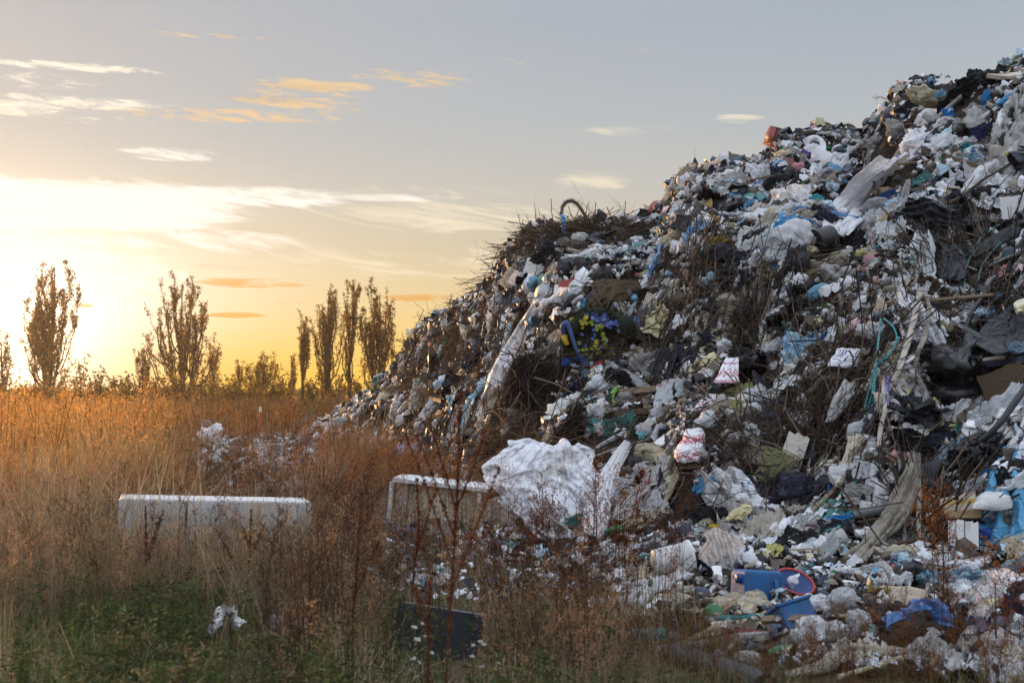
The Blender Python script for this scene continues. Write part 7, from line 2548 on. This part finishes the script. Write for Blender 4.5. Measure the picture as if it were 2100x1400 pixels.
def tree(px, top, w, Y, seed, label, name='poplar', cat='tree', stems=1, spread=.16, leaves=2200, leafy=.35, base_row=808, fork=.06, group='trees along the horizon', leafsize=.24):
    global M_LEAF
    if M_LEAF is None:
        M_LEAF = leaf_mat('autumn_leaves', .62)
    rng = np.random.default_rng(seed)
    X = (px - 1050) / FPX * Y
    H = EYE + (HOR - top) / FPX * Y
    W = w / 2 / FPX * Y
    t = thing(name, label, cat, (X, Y, -.05), (0, 0, 0), group)
    wood = MB()
    tips = []
    def env(q): return np.interp(q, [0, .15, .45, .75, .92, 1.0], [.12, .36, .80, 1.0, .72, .30])
    ns = stems
    for s in range(ns):
        off = (s - (ns - 1) / 2) * W * .55
        Hs = H * (1 if s == ns // 2 else rng.uniform(.72, .95))
        m = 12
        q = np.linspace(0, 1, m)
        main = np.stack([off * q ** .6 + vnoise(np.stack([q * 3, q * 0 + s, q * 0], 1), seed) * .03 * H * q, vnoise(np.stack([q * 3, q * 0 + s + 5, q * 0], 1), seed) * .03 * H * q, q * Hs], 1)
        wood.tube(main, np.linspace(.020 * H / math.sqrt(ns), .003 * H, m), 6)
        nb = int((34 if W > 1.2 else 15) / math.sqrt(ns))
        for b in range(nb):
            q0 = rng.uniform(fork, .62); a = rng.uniform(0, 6.28)
            q1 = min(q0 + rng.uniform(.25, .55), 1.0 - rng.uniform(0, .08))
            i = q0 * (m - 1); i0 = int(i)
            p0 = main[i0] + (main[min(i0 + 1, m - 1)] - main[i0]) * (i - i0)
            r1 = W * env(q1) * rng.uniform(.45, 1.05)
            p1 = np.array([off + math.cos(a) * r1, math.sin(a) * r1, q1 * Hs])
            k = np.linspace(0, 1, 7)[:, None]
            bend = (p1 - p0) * k; bend[:, :2] = (p1 - p0)[:2] * k ** .5
            L = p0 + bend + rng.normal(size=(7, 3)) * .012 * H * k
            wood.tube(L, np.linspace(.007 * H, .0018 * H, 7), 4, False)
            tips.append((L, q0, q1))
            for c in range(3):
                i = rng.integers(2, 7); d = np.array([rng.normal() * .16, rng.normal() * .16, 1.0]); l2 = rng.uniform(.08, .2) * H
                L2 = L[i] + np.outer(np.linspace(0, 1, 4), d * l2) + rng.normal(size=(4, 3)) * .006 * H
                wood.tube(L2, np.linspace(.003 * H, .001 * H, 4), 3, False)
                tips.append((L2, q0, min(1, L2[-1][2] / H)))
        tips.append((main, 0, 1))
    wood.build('trunk', plain_mat('tree_bark', (.10, .065, .04), .9, .1, 0, .4, 1.5, dark=(.05, .035, .02), bump=0), t)
    pr = Proto()
    base = np.array([(.33, .165, .03), (.25, .12, .022), (.40, .22, .04), (.16, .09, .02)])
    n = 0
    while n < leaves:
        L, q0, q1 = tips[rng.integers(len(tips))]
        u = rng.uniform(0, 1) ** .6 * (len(L) - 1.001); i = int(u)
        p = L[i] + (L[i + 1] - L[i]) * (u - i)
        if rng.uniform() > leafy + (1 - leafy) * (p[2] / H) ** 1.3: continue
        c = base[rng.integers(4)] * rng.uniform(.6, 1.2)
        for j in range(3):
            pr.leaf(p + rng.normal(size=3) * leafsize * .55, rng.normal(size=3), leafsize * rng.uniform(.6, 1.3), leafsize * .8, tuple(c), rng)
            n += 1
    obj_from_arr('crown', *pr.arr(), M_LEAF, t)
    return t


def build_trees():
    T = [  # px, top row, width, Y, label, stems, leaves, leafy
        (98, 545, 98, 128, 'tallest leafy poplar standing alone near the left edge', 2, 5200, .75, .30),
        (292, 708, 42, 128, 'small slim poplar just left of the broad bare-stemmed poplar', 1, 900, .5, .22),
        (373, 580, 116, 125, 'broad fan-shaped poplar with many bare upright stems', 3, 4600, .22, .24),
        (437, 724, 36, 128, 'short poplar just right of the broad fan-shaped poplar', 1, 700, .5, .22),
        (534, 730, 78, 122, 'low round tree with open branches between the poplars', 2, 1300, .5, .24),
        (490, 748, 28, 128, 'tiny slim tree left of the low round tree', 1, 420, .5, .22),
        (598, 733, 22, 128, 'thin young poplar left of the slim dark poplar', 1, 420, .5, .22),
        (622, 659, 34, 118, 'slim dark poplar at the left of the right-hand group', 1, 1500, .30, .20),
        (672, 612, 64, 118, 'broad poplar second in the right-hand group', 2, 2500, .22, .22),
        (718, 600, 50, 120, 'tallest open poplar with a thin crown in the right-hand group', 1, 1500, .12, .22),
        (770, 602, 78, 119, 'dense poplar nearest to the heap', 2, 3300, .35, .24),
        (4, 672, 44, 110, 'tree cut by the left edge in the sun glare', 1, 420, .4, .26),
    ]
    for k, (px, top, w, Y, lab, st, lv, lf, ls) in enumerate(T):
        tree(px, top, w, Y, 900 + k, lab, 'poplar' if k not in (4, 11) else 'tree', 'tree', st, leaves=int(lv * 2.0), leafy=lf, leafsize=ls * .66)
    S = [(172, 742, 56), (206, 752, 34), (238, 766, 40), (266, 768, 40), (132, 764, 50), (60, 772, 50), (22, 765, 60), (320, 762, 44), (412, 768, 50), (455, 770, 50), (556, 770, 50), (580, 778, 40), (640, 775, 40), (695, 770, 50), (745, 772, 40), (800, 768, 50), (352, 770, 40), (480, 778, 44), (512, 776, 40), (90, 775, 40)]
    rng = np.random.default_rng(3)
    H0 = [('the tallest leafy poplar', 98), ('the broad fan-shaped poplar', 373), ('the low round tree', 534), ('the slim dark poplar', 622), ('the dense poplar', 770)]
    cnt = {}
    for k, (px, top, w) in enumerate(sorted(S)):
        nm, x = min(H0, key=lambda q: abs(q[1] - px))
        side = 'left of' if px < x else 'right of'
        if abs(px - x) < 22: side = 'at the foot of'
        cnt[(nm, side)] = cnt.get((nm, side), 0) + 1
        o = {1: '', 2: 'second ', 3: 'third ', 4: 'fourth ', 5: 'fifth '}[cnt[(nm, side)]]
        tree(px, top, w, 112 + rng.uniform(-6, 10), 950 + k, f'{o or "first "}low shrub from the left {side} {nm}', 'shrub', 'shrub', 3, leaves=330, leafy=.8, leafsize=.24, fork=.02, group='shrubs along the horizon')
    # far line of woods
    rng = np.random.default_rng(15)
    mb = MB()
    for dist, hh, n in ((165, 1.15, 3600), (225, 2.4, 3600)):
        px = rng.uniform(-150, 1150, n)
        X = (px - 1050) / FPX * dist
        top = hh * (1 + .5 * fbm(np.stack([X * .12, X * 0, X * 0], 1), 4, 19))
        z = rng.uniform(0, 1, n) ** .7 * top
        Y = dist + rng.normal(size=n) * 5
        P = np.stack([X, Y, z], 1)
        s = rng.uniform(.3, .8, n) * dist / 175
        A = rng.normal(size=(n, 3)); A /= np.linalg.norm(A, axis=1)[:, None]
        B = np.cross(A, rng.normal(size=(n, 3))); B /= np.linalg.norm(B, axis=1)[:, None]
        V = np.stack([P - A * s[:, None], P + B * s[:, None] * .5, P + A * s[:, None], P - B * s[:, None] * .5], 1).reshape(-1, 3)
        F = np.arange(n * 4).reshape(n, 4)
        c = np.array([(.30, .19, .05)]) * rng.uniform(.5, 1.3, (n, 1))
        mb.add(V, F, np.repeat(c, 4, 0))
    o = mb.build('far_woods', M_LEAF, None, True)
    tag(o, 'low line of woods and scrub along the far horizon', 'woods', None, 'stuff')


build_grass()
build_plants()
build_trees()

# ------------------------------------------------------------------ air
def build_haze():
    mb = MB(); mb.box((0, 108, 11.0), (500, 300, 26.0))
    m, t = new_mat('haze_air')
    v = t.node('ShaderNodeVolumePrincipled')
    v.inputs['Color'].default_value = (1.0, .93, .82, 1)
    v.inputs['Density'].default_value = .00024
    v.inputs['Anisotropy'].default_value = .72
    out = t.node('ShaderNodeOutputMaterial')
    t.l.new(v.outputs[0], out.inputs['Volume'])
    o = mb.build('haze', m, None, False)
    tag(o, kind='stuff')


build_haze()
